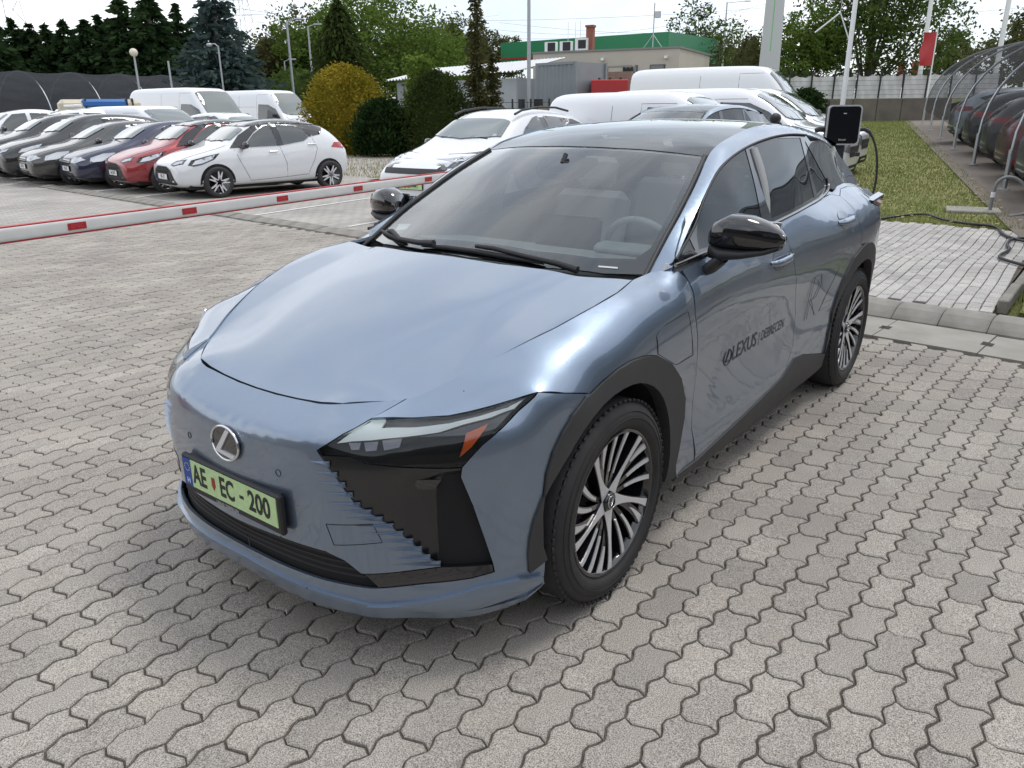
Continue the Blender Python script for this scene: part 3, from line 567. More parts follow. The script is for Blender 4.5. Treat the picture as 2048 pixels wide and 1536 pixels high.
def mirror_u(P, c=0.): return list(P)+[(2*c-a, b) for a, b in reversed(list(P)) if abs(a-c) > 1e-4]
def wz(P): u, d = unplan(P[0], P[1]); return (float(u), float(P[2]))
# ------------------------------------------------------------------ the blue electric car
M_PAINT = paint_mat('blue_grey_metallic', (.205, .265, .352), .84, .38, 1., dirt=.10)
M_GLASS = glass_mat('windscreen_glass', (.78, .85, .83), 1.52, gain=2.0)
M_TINT = glass_mat('side_glass', (.14, .16, .155), 1.52, gain=1.05)
M_PRIV = glass_mat('privacy_glass', (.045, .05, .055), 1.52, gain=1.15)
M_LENS = glass_mat('lamp_lens', (.93, .94, .95), 1.45)
M_LINER = mat('wheel_arch_liner', (.010, .010, .011), .9)
M_TRIM = mat('cladding', (.035, .036, .039), .62, noise=(5, .3, (.05, .049, .047)), bump=(700, .2, .0005))
M_ROOF = mat('black_roof', (.010, .010, .011), .18, coat=1., coat_r=.06)
M_INT = mat('interior_grey', (.36, .37, .37), .75)
M_INTL = mat('interior_pale', (.62, .63, .61), .7)
M_EV = mat('plate_green', (.50, .68, .34), .5, noise=(60, .06, (.46, .63, .31)))
M_EUB = mat('plate_blue', (.01, .06, .32), .5)
M_INK = mat('plate_ink', (.012, .012, .012), .5)
hero = empty('car', (0, 0, 0), label='large light blue electric car with black roof and green plate in the foreground', cat='car')
HX, WSZ = 1.357, .0
AF = [(O['arch_outer'][0][0]+.005, .2450)]+O['arch_outer'][:-1]; A0 = AF[0][0]; FS = O['fender_shut']
hoodline = [wz(p) for p in HP[6:16]]
shut = [wz(p) for p in HP[:7]]; shut[0] = (0., .822)
belt = [(2.25, 1.127), (2.75, 1.147), (2.9514, 1.158)]
HL = O['headlight']; VE = O['vent']; LB = O['lowerbar']
# fascia (above the lower grille) and bumper (below and outside of it)
GT = [(0., .402), (.2, .402), (.33, .4), (.3871, .3985), (.4386, .3777), (.4806, .341)]
GB = [(0., .298), (.1115, .298), (.2907, .2975), (.4227, .2965), (.4914, .298), (.5186, .2990)]
face = GT+[(LB[0][0], LB[0][1]+.001), (LB[1][0], LB[1][1]+.002)]+[VE[i] for i in (11, 12, 13, 14, 15, 16, 0)]+[HL[0], HL[1], HL[2]]+O['nose_corner'][1:]+shut[::-1][1:]
fascia = panel('fascia', W, mirror_u(face), M_PAINT, hero, step=.03, edge=.012)[0]
low = [(0., .207), (.35, .205), (.6, .196), (.8, .192), (A0-.05, .205), (A0-.004, .235)]+AF[:9]+[FS[2], FS[1], HL[9]]+HL[10:16]+[VE[7], VE[8], VE[9], (LB[2][0]-.001, LB[2][1]+.004), (LB[3][0]+.001, LB[3][1])]+[LB[4], LB[5], LB[6]]+GB[::-1]
bumper = panel('front_bumper', W, mirror_u(low), M_PAINT, hero, step=.03, edge=.012)[0]
# splitter lip: a darker step along the lower edge
lipo = [(0., .262), (.25, .258), (.42, .25), (.50, .243), (.56, .236), (.66, .225), (.8, .213), (A0-.05, .215), (A0-.002, .245), (A0-.05, .195), (.8, .183), (.6, .187), (.35, .196), (0., .198)]
panel('front_lip', W, lipo[:9]+lipo[9:], M_PAINT, bumper, both=True, off=.010, step=.03, edge=.012, flange=.03, gap=0)
bl = [(.50, .240), (.56, .246), (.66, .268), (.8, .300), (.9, .302), (A0-.018, .285), (A0-.013, .262), (.9, .240), (.8, .222), (.66, .226), (.56, .228)]
panel('corner_blade', W, bl, M_PAINT, bumper, both=True, off=.016, step=.02, edge=.012, flange=.02, gap=0)
# black side vents, lower bar, lower grille with slats
def ventoff(u, v):
    return -.004-.034*np.clip((u-.60)/.16, 0, 1)*np.clip((.69-v)/.04, 0, 1)
for sd in (1, -1):
    ve = link('side_vent', panel_mesh('side_vent', W, VE, offf=ventoff, step=.02, edge=.012, flange=.02, side=sd, gap=-.003), mat('vent_black', (.010, .010, .011), .28, coat=.6, coat_r=.12), hero)
    link('vent_cover', panel_mesh('vent_cover', W, O['ventslot'], off=-.012, step=.02, edge=.01, flange=.004, side=sd, gap=.0), M_GLOSSB, ve)
    link('lower_bar', panel_mesh('lower_bar', W, LB, off=-.002, step=.02, edge=.012, flange=.03, side=sd, gap=.001), M_GLOSSB, hero)
    # saw-tooth fins stamped along the inner edge of the vent
    ed = [np.array(VE[i]) for i in (0, 16, 15, 14, 13, 12, 11)]; cum = [0]
    for a, b in zip(ed[:-1], ed[1:]): cum.append(cum[-1]+np.linalg.norm(b-a))
    nf = 13
    for i in range(nf):
        t = (i+.5)/nf*cum[-1]; j = max(0, min(len(ed)-2, int(np.searchsorted(cum, t))-1)); p = ed[j]+(ed[j+1]-ed[j])*(t-cum[j])/(cum[j+1]-cum[j])
        ln = .05+.075*i/nf; h = .0135; pts = []; tri = []
        for (du, dv, of) in ((.013, .006, .001), (.013, -h, .001), (-ln, -h*.35, .001), (.011, h*.15, .013), (-ln*.55, -h*.2, .006)):
            q = W(p[0]+du, p[1]+dv, of); pts.append(q*[1, sd, 1])
        fs = [(0, 3, 1), (0, 2, 4), (0, 4, 3), (3, 4, 1), (4, 2, 1)]
        if sd < 0: fs = [f[::-1] for f in fs]
        link('fin', pydata('fin', pts, fs), M_PAINT, fascia)
    fc = O['fincap']; loop = resample(fc, .01)
    mb = MB(); mb.tube([tuple(W(a, b, .0005)*[1, sd, 1]) for a, b in list(loop)+[loop[0]]], .0011, 4, cap=False); mb.build('tow_cover_seam', M_DARK, fascia)
    q = W(.2441, .6347, .0015)*[1, sd, 1]
    mb = MB(); mb.tube([tuple(W(.2441+.011*math.cos(t), .6347+.011*math.sin(t), .0008)*[1, sd, 1]) for t in np.linspace(0, 6.2832, 17)], .0010, 4, cap=False); mb.build('parking_sensor', M_BLACK, fascia)
gr = mirror_u(GT+[(.5186, .2995)]+GB[:-1][::-1])
link('lower_grille', panel_mesh('lower_grille', W, gr, off=-.075, step=.03, flange=0, gap=-.01), M_DARK, hero)
lg = hero.children[-1]
for z in (.318, .338, .358, .378):
    ue = .50-(z-.30)*.75
    us = np.linspace(-ue, ue, 46); V = []; F = []
    for u in us:
        for dz, of in ((.0035, -.022), (-.0035, -.022), (-.005, -.065), (.005, -.065)): V.append(W(u, z+dz, of))
    for i in range(len(us)-1):
        for k in range(4): F.append((i*4+k, i*4+(k+1) % 4, i*4+4+(k+1) % 4, i*4+4+k))
    link('slat', pydata('slat', V, F), M_BLACK, lg)
# bonnet
hr = O['hood_rear']; hood_o = [(p[0], p[1]) for p in HP[:16]]+[(-.2701, .5462), (-.227, .3818), (-.2045, .2545), (-.2007, .1313), (-.2015, 0.)]
hood_o[0] = (.753, 0.)
def hood_mod(u, v):   # two soft power creases that run from the pillars to the nose
    a = np.abs(v); c = .30+.22*np.clip((.62-u)/.9, 0, 1); d = a-c
    return -.010*(1/(1+np.exp(-d/.022)))*np.clip((.70-u)/.25, 0, 1)*np.clip((.72-a)/.15, 0, 1)-.012*np.exp(-((u+.12+.25*v*v)/.05)**2)*np.clip((.55-a)/.15, 0, 1)*0
H.mod = hood_mod
full = hood_o+[(a, -b) for a, b in reversed(hood_o[1:-1])]
hood = panel('bonnet', H, full, M_PAINT, hero, step=.028, edge=.015, flange=.02, gap=.0025)[0]
link('bonnet_lining', panel_mesh('bonnet_lining', H, [(.66, -.33), (.50, -.52), (.1, -.70), (-.25, -.72), (-.15, 0), (-.25, .72), (.1, .70), (.50, .52), (.66, .33), (.68, 0)], off=-.05, step=.08, flange=0, edge=.05), M_DARK, hero)
# wings, doors, rear quarters
wing = O['nose_corner'][2:]+hoodline[1:]+[wz((-.469, .754, 1.083)), (1.8923, 1.1002)]+O['door_front'][1:]+[(2.0724, .235), (1.90, .238)]+AF[8:][::-1]+[FS[2], FS[1], HL[9]]+HL[2:9][::-1]+O['nose_corner'][1:2]
wing3 = [W(a, b) for a, b in [O['nose_corner'][2]]]+[np.array(p) for p in HLINE[1:]]+[np.array((-.40, .757, 1.085)), np.array((-.469, .754, 1.083)), np.array((-.50, .80, 1.098)), np.array((-.535, .838, 1.1))]+[W(a, b) for a, b in wing[len(hoodline)+2:]]
wings = panel('wing', WG, [tuple(map(float, WG.uv(p))) for p in wing3], M_PAINT, hero, both=True, step=.028, edge=.015)
for sd, w in zip((1, -1), wings):
    lp = resample(O['port'], .012); mb = MB(); mb.tube([tuple(W(a, b, .0004)*[1, sd, 1]) for a, b in list(lp)+[lp[0]]], .0013, 4, cap=False); mb.build('charge_port_seam', M_DARK, w)
sill = [(2.0724, .2362)]+O['sill_top'][1:]
fd = O['door_front']+[p for p in O['sill_top'][1:3]]+[(3.0843, .3600)]+O['door_mid'][:-1][::-1][:-1]+belt[::-1]+[(1.8923, 1.1002)]
fd = fd[:-1]
fdoors = panel('front_door', W, fd, M_PAINT, hero, both=True, step=.032, edge=.015)
RA = O['rarch_outer']
rd = [belt[-1]]+O['door_mid'][1:-1]+[(3.0843, .3600)]+O['sill_top'][4:6]+[(3.8127, .3027)]+RA[1:7]+[(4.0712, .91)]+O['door_rear'][1:4][::-1]+[(4.02, 1.185), (3.93, 1.20), (3.69, 1.192), (3.277, 1.187)]
rdoors = panel('rear_door', W, rd, M_PAINT, hero, both=True, step=.032, edge=.015)
arcR = [(4.207+.53*math.cos(t), .37+.53*math.sin(t)) for t in np.linspace(rad(95), rad(-12), 12)]
qp = [(4.02, 1.185)]+O['door_rear'][1:4]+[(4.0712, .91), (4.1008, .9068)]+arcR[1:-1]+[(4.74, .55), (5.02, .60), (5.02, .95), (4.98, 1.09), (4.87, 1.145), (4.6, 1.19), (4.35, 1.212), (4.15, 1.212)]
quart = panel('rear_quarter', W, qp, M_PAINT, hero, both=True, step=.035, edge=.02)
rb = [(4.745, .30), (4.74, .545), (5.02, .595), (S5, .60)]; rb2 = rb+[(S5, .27), (5.0, .26)]
panel('rear_bumper', W, mirror_u(rb+[], S5)+[(2*S5-5.0, .26), (S5, .27), (5.0, .26)], M_PAINT, hero, step=.05, edge=.03)
tg = [(5.025, .605), (5.025, .95), (4.985, 1.09), (4.90, 1.145), (5.1, 1.165), (S5, 1.18)]
panel('tailgate', W, mirror_u(tg, S5), M_PAINT, hero, step=.05, edge=.03)
# arch cladding and sills
def band(outer, c, r, a0, a1): return outer+[(c[0]+r*math.cos(t), c[1]+r*math.sin(t)) for t in np.linspace(a0, a1, 26)]
fo = AF[1:]+[(1.87, .26)]
panel('wheel_arch_trim', W, band(fo, (1.357, .372), .432, rad(-13), rad(188)), M_TRIM, hero, both=True, off=.010, step=.03, edge=.02, flange=.05, gap=0)
ro = RA[1:6]+[(4.207+.532*math.cos(t), .37+.532*math.sin(t)) for t in np.linspace(rad(101), rad(-8), 14)]
panel('wheel_arch_trim', W, band(ro, (4.207, .37), .432, rad(-8), rad(188)), M_TRIM, hero, both=True, off=.010, step=.03, edge=.02, flange=.05, gap=0)
sl = [(1.885, .232), (1.90, .262), (2.0724, .262)]+O['sill_top'][1:6]+[(3.80, .302), (3.82, .215), (3.0, .205), (2.2, .205)]
panel('sill', W, sl, M_TRIM, hero, both=True, off=.006, step=.04, edge=.02, flange=.05, gap=0)
# dark inner shell behind the gaps, wheel-arch liners and floor
inner = [(0, .21), (.95, .21), (.975, .32), (1.0, .66), (1.13, .79), (1.357, .835), (1.6, .82), (1.85, .65), (1.9, .3), (2.1, .24), (3.75, .24), (3.8, .6), (3.95, .85), (4.207, .91), (4.5, .83), (4.72, .5), (4.8, .3), (S5, .28), (S5, 1.15), (4.95, 1.12), (4.4, 1.18), (3.9, 1.16), (3.2, 1.15), (2.3, 1.10), (1.9, .95), (1.6, .88), (1.357, .86), (1.05, .80), (.8, .78), (.56, .78), (.3, .76), (0, .75)]
link('inner_shell', panel_mesh('inner_shell', W, inner, off=-.024, step=.06, flange=0, edge=.05), M_DARK, hero)
link('inner_shell', panel_mesh('inner_shell', W, inner, off=-.024, step=.06, flange=0, edge=.05, side=-1), M_DARK, hero)
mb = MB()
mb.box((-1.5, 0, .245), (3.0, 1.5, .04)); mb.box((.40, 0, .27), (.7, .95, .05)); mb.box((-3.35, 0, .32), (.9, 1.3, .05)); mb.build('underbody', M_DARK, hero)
for x in (0, -2.85):
    for sd in (1, -1):
        mb = MB(); mb.lathe([(.438, .875), (.445, .62), (.10, .60)], 40, Matrix.Rotation(-math.pi/2*sd, 4, 'X') @ Matrix.Scale(-1, 4, (0, 0, 1)) if False else Matrix(((1, 0, 0, x), (0, 0, sd, 0), (0, 1, 0, .372), (0, 0, 0, 1))), True, rad(-12), rad(190)); mb.build('arch_liner', M_LINER, hero)
# greenhouse
GS = O['glassside']
pil = dense(EDGE[:12], 3)+[(-3.10, .56, 1.468)]+[(-3.0, .63, 1.44)]+dense(GTOP[:-1], 3)[::-1][1:]+[(-.49, .80, 1.092)]
panel('roof_pillar', PG, [tuple(map(float, PG.uv(np.array(p)))) for p in pil], M_PAINT, hero, both=True, step=.022, edge=.015, flange=.02)
GF = [(-.75, 1.143), (-.79, 1.19), (-.90, 1.300), (-1.064, 1.388), (-1.2264, 1.4412), (-1.4047, 1.4788), (-1.50, 1.490), (-1.40, 1.165), (-.9212, 1.144)]
GTI = [(-.5691, 1.1400), (-.71, 1.212), (-.775, 1.262), (-.735, 1.20), (-.722, 1.143)]
GR = [(-1.60, 1.505), (-1.80, 1.518), (-1.9382, 1.5225), (-2.2816, 1.5145), (-2.26, 1.35), (-2.245, 1.212), (-1.95, 1.200), (-1.52, 1.180)]
GQ = [(-2.345, 1.500), (-2.4814, 1.3704), (-2.575, 1.288), (-2.50, 1.240), (-2.31, 1.2180), (-2.30, 1.36)]
sur = GS[1:10]+[(-2.45, 1.49), (-2.7, 1.487), (-3.0, 1.44), (-3.12, 1.462), (-3.35, 1.30), (-3.45, 1.19), (-2.9, 1.205), (-2.72, 1.212), (-2.58, 1.232), (-2.3015, 1.198)]+GS[15:]+[(-.526, 1.125)]
for sd in (1, -1):
    su = link('window_surround', panel_mesh('window_surround', G, sur, holes=(GF, GTI, GR, GQ), off=-.004, step=.035, edge=.015, flange=.02, side=sd, gap=0), M_GLOSSB, hero)
    for nm, po, m_ in (('front_window', GF, M_TINT), ('quarter_light', GTI, M_TINT), ('rear_window', GR, M_PRIV), ('rear_quarter_window', GQ, M_PRIV)):
        link(nm, panel_mesh(nm, G, po, off=-.007, step=.04, edge=.03, flange=0, side=sd, gap=-.004), m_, hero)
    be = [(-.525, 1.116)]+GS[::-1][0:5]+[(-2.3015, 1.193), (-2.50, 1.215), (-2.575, 1.245), (-2.598, 1.285)]
    mb = MB(); mb.tube([tuple(G(a, b, .004)*[1, sd, 1]) for a, b in smooth_poly(be, 2, False)], .0085, 6); mb.build('waist_moulding', M_GLOSSB, su)
    mb = MB(); mb.tube([tuple(G(a, b, .002)*[1, sd, 1]) for a, b in smooth_poly(GS[:10], 2, False)], .006, 6); mb.build('window_seal', M_BLACK, su)
re_ = [(-1.22, .62), (-1.322, .612), (-1.438, .602), (-1.606, .592), (-1.83, .582), (-2.236, .572), (-2.595, .572), (-2.95, .575), (-3.1, .5), (-3.15, .3), (-3.17, 0)]
rt = [(-1.137, 0), (-1.147, .2), (-1.177, .42)]
roof = rt+re_; panel('roof', R, roof+[(a, -b) for a, b in reversed(roof[1:-1])], glass_mat('roof_glass', (.20, .205, .21), 1.52, .02, 1.3), hero, step=.04, edge=.02, flange=.02, gap=.002)
sp = [(-2.95, .57), (-3.1, .5), (-3.15, .3), (-3.17, 0)]
mb = MB(); V = []; F = []
for i, y in enumerate(np.linspace(-.6, .6, 15)):
    e = abs(y)/.6; xa = -2.92-.22*(1-e**3); V += [(xa, y, 1.503+.045*(1-e*e)), (xa-.24+.06*e, y*1.05, 1.455+.04*(1-e*e)), (xa-.23+.06*e, y*1.05, 1.435+.04*(1-e*e)), (xa, y, 1.47+.04*(1-e*e))]
for i in range(14):
    for k in range(4): F.append((i*4+k, i*4+4+k, i*4+4+(k+1) % 4, i*4+(k+1) % 4))
mb.add(V, F, True); mb.build('rear_spoiler', M_PAINT, hero)
# rear screen
RGP = [(-3.22, 0, 1.49), (-3.22, .5, 1.46), (-3.72, 0, 1.17), (-3.66, .55, 1.17), (-3.5, 0, 1.33), (-3.45, .55, 1.31)]
RS = Field(RGP, 2, True)
panel('rear_screen', RS, [(-3.2, -.56), (-3.66, -.66), (-3.72, 0), (-3.66, .66), (-3.2, .56)], M_PRIV, hero, step=.08, flange=0)
# windscreen with its black ceramic border
ws_e = [(-1.13, 0), (-1.14, .2), (-1.17, .42), (-1.22, .618), (-1.001, .672), (-.797, .710), (-.641, .733), (-.469, .752), (-.40, .60), (-.335, .33), (-.31, 0)]
ws = ws_e+[(a, -b) for a, b in reversed(ws_e[1:-1])]
wi_e = [(-1.075, 0), (-1.078, .236), (-1.10, .45), (-1.14, .560), (-1.12, .596), (-.827, .66), (-.591, .695), (-.522, .667), (-.463, .519), (-.42, .267), (-.41, 0)]
wi = wi_e+[(a, -b) for a, b in reversed(wi_e[1:-1])]
wsc = panel('windscreen', S, ws, M_GLASS, hero, step=.05, edge=.025, flange=0, gap=.001)[0]
panel('ceramic_border', S, ws, M_GLOSSB, wsc, holes=(wi,), off=-.005, step=.04, edge=.025, flange=0, gap=.001)
panel('camera_housing', S, [(-1.07, -.157), (-1.07, .150), (-.967, .133), (-.925, .085), (-.925, -.085), (-.967, -.133)], M_BLACK, wsc, holes=([(-.985, -.065), (-.985, .055), (-.938, .075), (-.938, -.08)],), off=-.012, step=.03, edge=.02, flange=.03, gap=0)
panel('windscreen_sticker', S, [(-.568, -.665), (-.555, -.565), (-.512, -.560), (-.520, -.640)], M_WHITE, wsc, off=-.008, step=.03, flange=0, gap=0)
panel('number_strip', S, [(-.426, .563), (-.451, .634), (-.443, .637), (-.418, .566)], mat('pale_strip', (.5, .5, .5), .5), wsc, off=.002, step=.03, flange=0, gap=0)
for sd in (1, -1):   # moulding between glass and pillar
    mb = MB(); mb.tube([tuple(S(a, b, .004)*[1, sd, 1]) for a, b in smooth_poly([(-1.215, .611), (-1.0, .664), (-.797, .702), (-.641, .725), (-.46, .748), (-.40, .757)], 2, False)], .011, 6); mb.build('windscreen_moulding', M_BLACK, wsc)
# cowl and wipers
mb = MB(); V = []; F = []
for y in np.linspace(-.75, .75, 25):
    xa = -.19-.13*(y/.75)**2; V += [(xa+.03, y, float(H.f(xa, y))-.035), (xa-.16, y, float(H.f(xa, y))-.045)]
for i in range(24): F.append((2*i, 2*i+1, 2*i+3, 2*i+2))
mb.add(V, F, True); mb.build('cowl', M_BLACK, hero)
def wiper(pts, arm):
    w = empty('wiper', parent=hero)
    mb = MB(); mb.tube([tuple(S(a, b, .012)) for a, b in pts], [.006]+[.011]*(len(pts)-2)+[.006], 6); mb.build('blade', M_BLACK, w)
    mb = MB(); mb.tube([tuple(np.array(S(a, b, o))) for a, b, o in arm], [.009, .011, .011, .013, .016][:len(arm)], 6); mb.build('arm', M_BLACK, w)
wiper([(-.35, -.30), (-.342, -.15), (-.335, 0), (-.338, .2), (-.35, .36)], [(-.34, .02, .03), (-.337, .12, .035), (-.34, .3, .03), (-.345, .43, .03), (-.345, .52, .028)])
wiper([(-.50, -.715), (-.47, -.65), (-.44, -.58), (-.41, -.51), (-.385, -.44)], [(-.455, -.62, .03), (-.415, -.55, .045), (-.372, -.46, .03), (-.345, -.32, .03), (-.34, -.22, .03)])
# headlamps
M_DRL = mat('daylight_strip', (.80, .86, .82), .25, coat=.5)
M_AMB = mat('amber_reflector', (.75, .13, .015), .3, coat=1.)
M_LED = mat('lamp_module', (.10, .10, .115), .15, metal=.6, coat=1.)
def rn(P): return [tuple(p) for p in P]
for sd in (1, -1):
    h = link('headlamp', panel_mesh('headlamp', W, HL, off=-.030, step=.02, edge=.015, flange=0, side=sd, gap=-.004), M_GLOSSB, hero)
    link('lamp_strip', panel_mesh('lamp_strip', W, O['drl'], off=-.013, step=.015, edge=.01, flange=.01, side=sd, gap=0), M_DRL, h)
    link('turn_reflector', panel_mesh('turn_reflector', W, O['amber'], off=-.012, step=.015, edge=.01, flange=.01, side=sd, gap=0), M_AMB, h)
    for k in ('led1', 'led2', 'led3'): link('lamp_module', panel_mesh('lamp_module', W, O[k], off=-.018, step=.012, edge=.01, flange=.012, side=sd, gap=0), M_LED, h)
    link('lens', panel_mesh('lens', W, HL, off=.0005, step=.02, edge=.015, flange=.02, side=sd, gap=.0015), M_LENS, h)
    # narrow light band on the pale upper edge of the lamp
    e = O['headlight']; band_ = [e[2], e[3], e[4], e[5], e[6], e[7], e[8], (.955, .876), (.90, .852), (.80, .832), (.74, .823), (.60, .812), (.545, .810)]
    link('upper_trim', panel_mesh('upper_trim', W, band_, off=-.018, step=.02, edge=.015, flange=0, side=sd, gap=.001), mat('lamp_grey', (.20, .20, .21), .35), h)
# shoulder between rear quarter and side glass
for sd in (1, -1):
    V = []; F = []; top = [(4.02, 1.185), (4.15, 1.212), (4.35, 1.212), (4.6, 1.19), (4.87, 1.145)]
    us = np.linspace(3.72, 4.80, 30)
    for u in us:
        zt = float(np.interp(u, [3.72, 3.93]+[q[0] for q in top], [1.192, 1.20]+[q[1] for q in top])); x = 1.357-u
        o_ = W(u, zt, -.001); i_ = np.array(G(x, zt+.018)); i_[1] -= .012; m_ = (o_+i_)/2+np.array([0, .002, .003]); V += [o_*[1, sd, 1], m_*[1, sd, 1], i_*[1, sd, 1]]
    for i in range(len(us)-1):
        for k in range(2): q = (i*3+k, i*3+k+1, i*3+4+k, i*3+3+k); F.append(q if sd > 0 else q[::-1])
    link('shoulder', pydata('shoulder', V, F, True), M_PAINT, hero)
# tail lamps: blade-like pods standing off the rear corners
for sd in (1, -1):
    t = empty('tail_lamp', parent=hero); Y = lambda P: [(x, y*sd, z) for x, y, z in P]
    def solid(nm, P, m_):
        F = [(0, 1, 2, 3), (7, 6, 5, 4), (0, 4, 5, 1), (1, 5, 6, 2), (2, 6, 7, 3), (3, 7, 4, 0)]; link(nm, pydata(nm, Y(P), F if sd > 0 else [f[::-1] for f in F]), m_, t)
    solid('lamp_top', [(-3.10, .889, 1.122), (-3.45, .868, 1.132), (-3.46, .868, 1.122), (-3.14, .889, 1.112), (-3.10, .85, 1.130), (-3.50, .82, 1.140), (-3.50, .82, 1.122), (-3.14, .85, 1.112)], M_PAINT)
    solid('lamp_body', [(-3.19, .890, 1.1115), (-3.475, .866, 1.1215), (-3.49, .852, 1.066), (-3.29, .886, 1.068), (-3.19, .80, 1.1115), (-3.52, .76, 1.1215), (-3.52, .76, 1.066), (-3.29, .80, 1.068)], mat('red_lens', (.45, .012, .018), .1, coat=1.))
    solid('lamp_housing', [(-3.08, .892, 1.1115), (-3.195, .891, 1.1115), (-3.295, .887, 1.0675), (-3.20, .891, 1.073), (-3.08, .80, 1.1115), (-3.195, .80, 1.1115), (-3.295, .80, 1.0675), (-3.20, .80, 1.073)], M_GLOSSB)
# door handles over flat cup discs, the scoop's shade put into their darker paint
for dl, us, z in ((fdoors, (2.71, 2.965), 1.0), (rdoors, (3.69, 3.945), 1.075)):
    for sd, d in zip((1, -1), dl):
        n = 12; V = []; F = []; m_ = 8
        for i in range(n+1):
            u = us[0]+(us[1]-us[0])*i/n; e = abs(2*i/n-1); of = .030*(1-e**4)+.006; hh = .0165*(1-.35*e**3); zc = z+.006*(i/n)
            for k in range(m_):
                a = 2*math.pi*k/m_; V.append(W(u, zc+hh*math.sin(a), of-.010+.009*math.cos(a))*[1, sd, 1])
        for i in range(n):
            for k in range(m_): F.append((i*m_+k, i*m_+(k+1) % m_, (i+1)*m_+(k+1) % m_, (i+1)*m_+k))
        F += [tuple(range(m_)), tuple(range(n*m_, n*m_+m_))]
        hd = pydata('handle', V, F, True); link('handle', hd, M_PAINT, d)
        mb = MB(); mb.tube([tuple(W(us[0]+(us[1]-us[0])*t, z+.012+.006*t, .026)*[1, sd, 1]) for t in (.12, .35, .6, .88)], .0022, 5); mb.build('handle_strip', M_CHROME, d)
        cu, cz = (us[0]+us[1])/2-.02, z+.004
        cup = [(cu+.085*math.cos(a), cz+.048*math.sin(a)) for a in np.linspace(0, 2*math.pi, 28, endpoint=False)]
        link('handle_cup', panel_mesh('handle_cup', W, cup, offf=lambda u, v: .0012-.0*u, step=.02, edge=.02, flange=0, side=sd, gap=0), mat('cup_shade_paint', (.10, .135, .185), .22, metal=.5, coat=1.), d)
# mirrors
def mirror(sd):
    t = empty('door_mirror', parent=hero)
    def blob(name, secs, m_):
        n = 18; V = []; F = []
        for (x0, x1, y, z0, z1, pw) in secs:
            for k in range(n):
                a = 2*math.pi*k/n; c, s_ = math.cos(a), math.sin(a)
                V.append(((x0+x1)/2+(x1-x0)/2*np.sign(c)*abs(c)**pw, y*sd, (z0+z1)/2+(z1-z0)/2*np.sign(s_)*abs(s_)**pw))
        for i in range(len(secs)-1):
            for k in range(n):
                q = (i*n+k, i*n+(k+1) % n, (i+1)*n+(k+1) % n, (i+1)*n+k); F.append(q if sd < 0 else q[::-1])
        F += [tuple(range(n)), tuple(range((len(secs)-1)*n, len(secs)*n))]
        link(name, pydata(name, V, F, True), m_, t)
    blob('cap', [(-0.795, -0.740, 0.864, 1.165, 1.227, 0.80), (-0.840, -0.720, 0.885, 1.158, 1.262, 0.75), (-0.865, -0.715, 0.943, 1.152, 1.289, 0.70), (-0.875, -0.730, 1.013, 1.150, 1.282, 0.70), (-0.880, -0.760, 1.071, 1.153, 1.260, 0.72), (-0.880, -0.805, 1.111, 1.163, 1.230, 0.80), (-0.870, -0.840, 1.126, 1.178, 1.210, 0.90)], M_GLOSSB)
    blob('housing', [(-0.795, -0.725, 0.871, 1.115, 1.170, 0.80), (-0.850, -0.710, 0.920, 1.108, 1.160, 0.70), (-0.870, -0.720, 1.001, 1.122, 1.158, 0.70), (-0.875, -0.760, 1.071, 1.138, 1.162, 0.70), (-0.870, -0.815, 1.115, 1.155, 1.177, 0.80)], M_BLACK)
    blob('stalk', [(-0.825, -0.695, 0.856, 1.040, 1.087, 0.70), (-0.815, -0.695, 0.888, 1.055, 1.117, 0.70), (-0.810, -0.715, 0.914, 1.080, 1.137, 0.70), (-0.805, -0.725, 0.932, 1.100, 1.147, 0.80)], M_BLACK)
    mb = MB(); mb.box((-.882, .995*sd, 1.205), (.006, .20, .10), ch=.002); mb.build('mirror_glass', M_CHROME, t)
for sd in (1, -1): mirror(sd)
# badge, number plate and lettering
def wmat(u, z, off, sd=1):
    """frame standing on the wrap surface: x along the body, y up, z outwards"""
    e = 2e-3; P = W(u, z, off); n = normals(lambda a, b: W(a, b, 0.), np.array([u]), np.array([z]))[0]; _, _, ax, ay = plan(u); n = n*np.sign(n[0]*ax+n[1]*ay)
    up = np.array([0, 0, 1.])-n*n[2]; up /= np.linalg.norm(up); xx = np.cross(up, n)
    return Matrix(((xx[0], up[0], n[0], P[0]), (xx[1], up[1], n[1], P[1]), (xx[2], up[2], n[2], P[2]), (0, 0, 0, 1)))
bm_ = wmat(0., .6744, 0.)
badge = empty('badge', parent=hero); badge.matrix_local = bm_
def ellip(a, b, n=40): return [(a*math.cos(t), b*math.sin(t)) for t in np.linspace(0, 2*math.pi, n, endpoint=False)]
mb = MB(); mb.prism(ellip(.076, .058), -.01, .006); mb.build('badge_disc', M_GLOSSB, badge)
mb = MB(); mb.tube([(.074*math.cos(t), .056*math.sin(t), .0075) for t in np.linspace(0, 2*math.pi, 49)], .0042, 6, cap=False); mb.build('badge_ring', M_CHROME, badge)
Lp = [(.012, .050), (.030, .046), (-.022, -.026), (.056, -.030), (.046, -.044), (-.052, -.036), (-.046, -.026)]
mb = MB(); mb.prism(Lp[::-1], .005, .011); mb.build('badge_letter', M_ALU, badge)
pl = empty('number_plate', parent=hero); pl.matrix_local = Matrix(((0, 0, 1, .8935), (1, 0, 0, 0), (0, 1, 0, .5075), (0, 0, 0, 1)))
mb = MB(); mb.box((0, -.004, -.001), (.545, .138, .022), ch=.006); mb.box((0, 0, -.020), (.50, .12, .028)); mb.build('plate_holder', M_BLACK, pl)
mb = MB(); mb.box((.022, .004, .0115), (.468, .1, .003)); mb.build('plate_face', M_EV, pl)
mb = MB(); mb.box((-.235, .004, .0117), (.046, .1, .003)); mb.build('plate_band', M_EUB, pl)
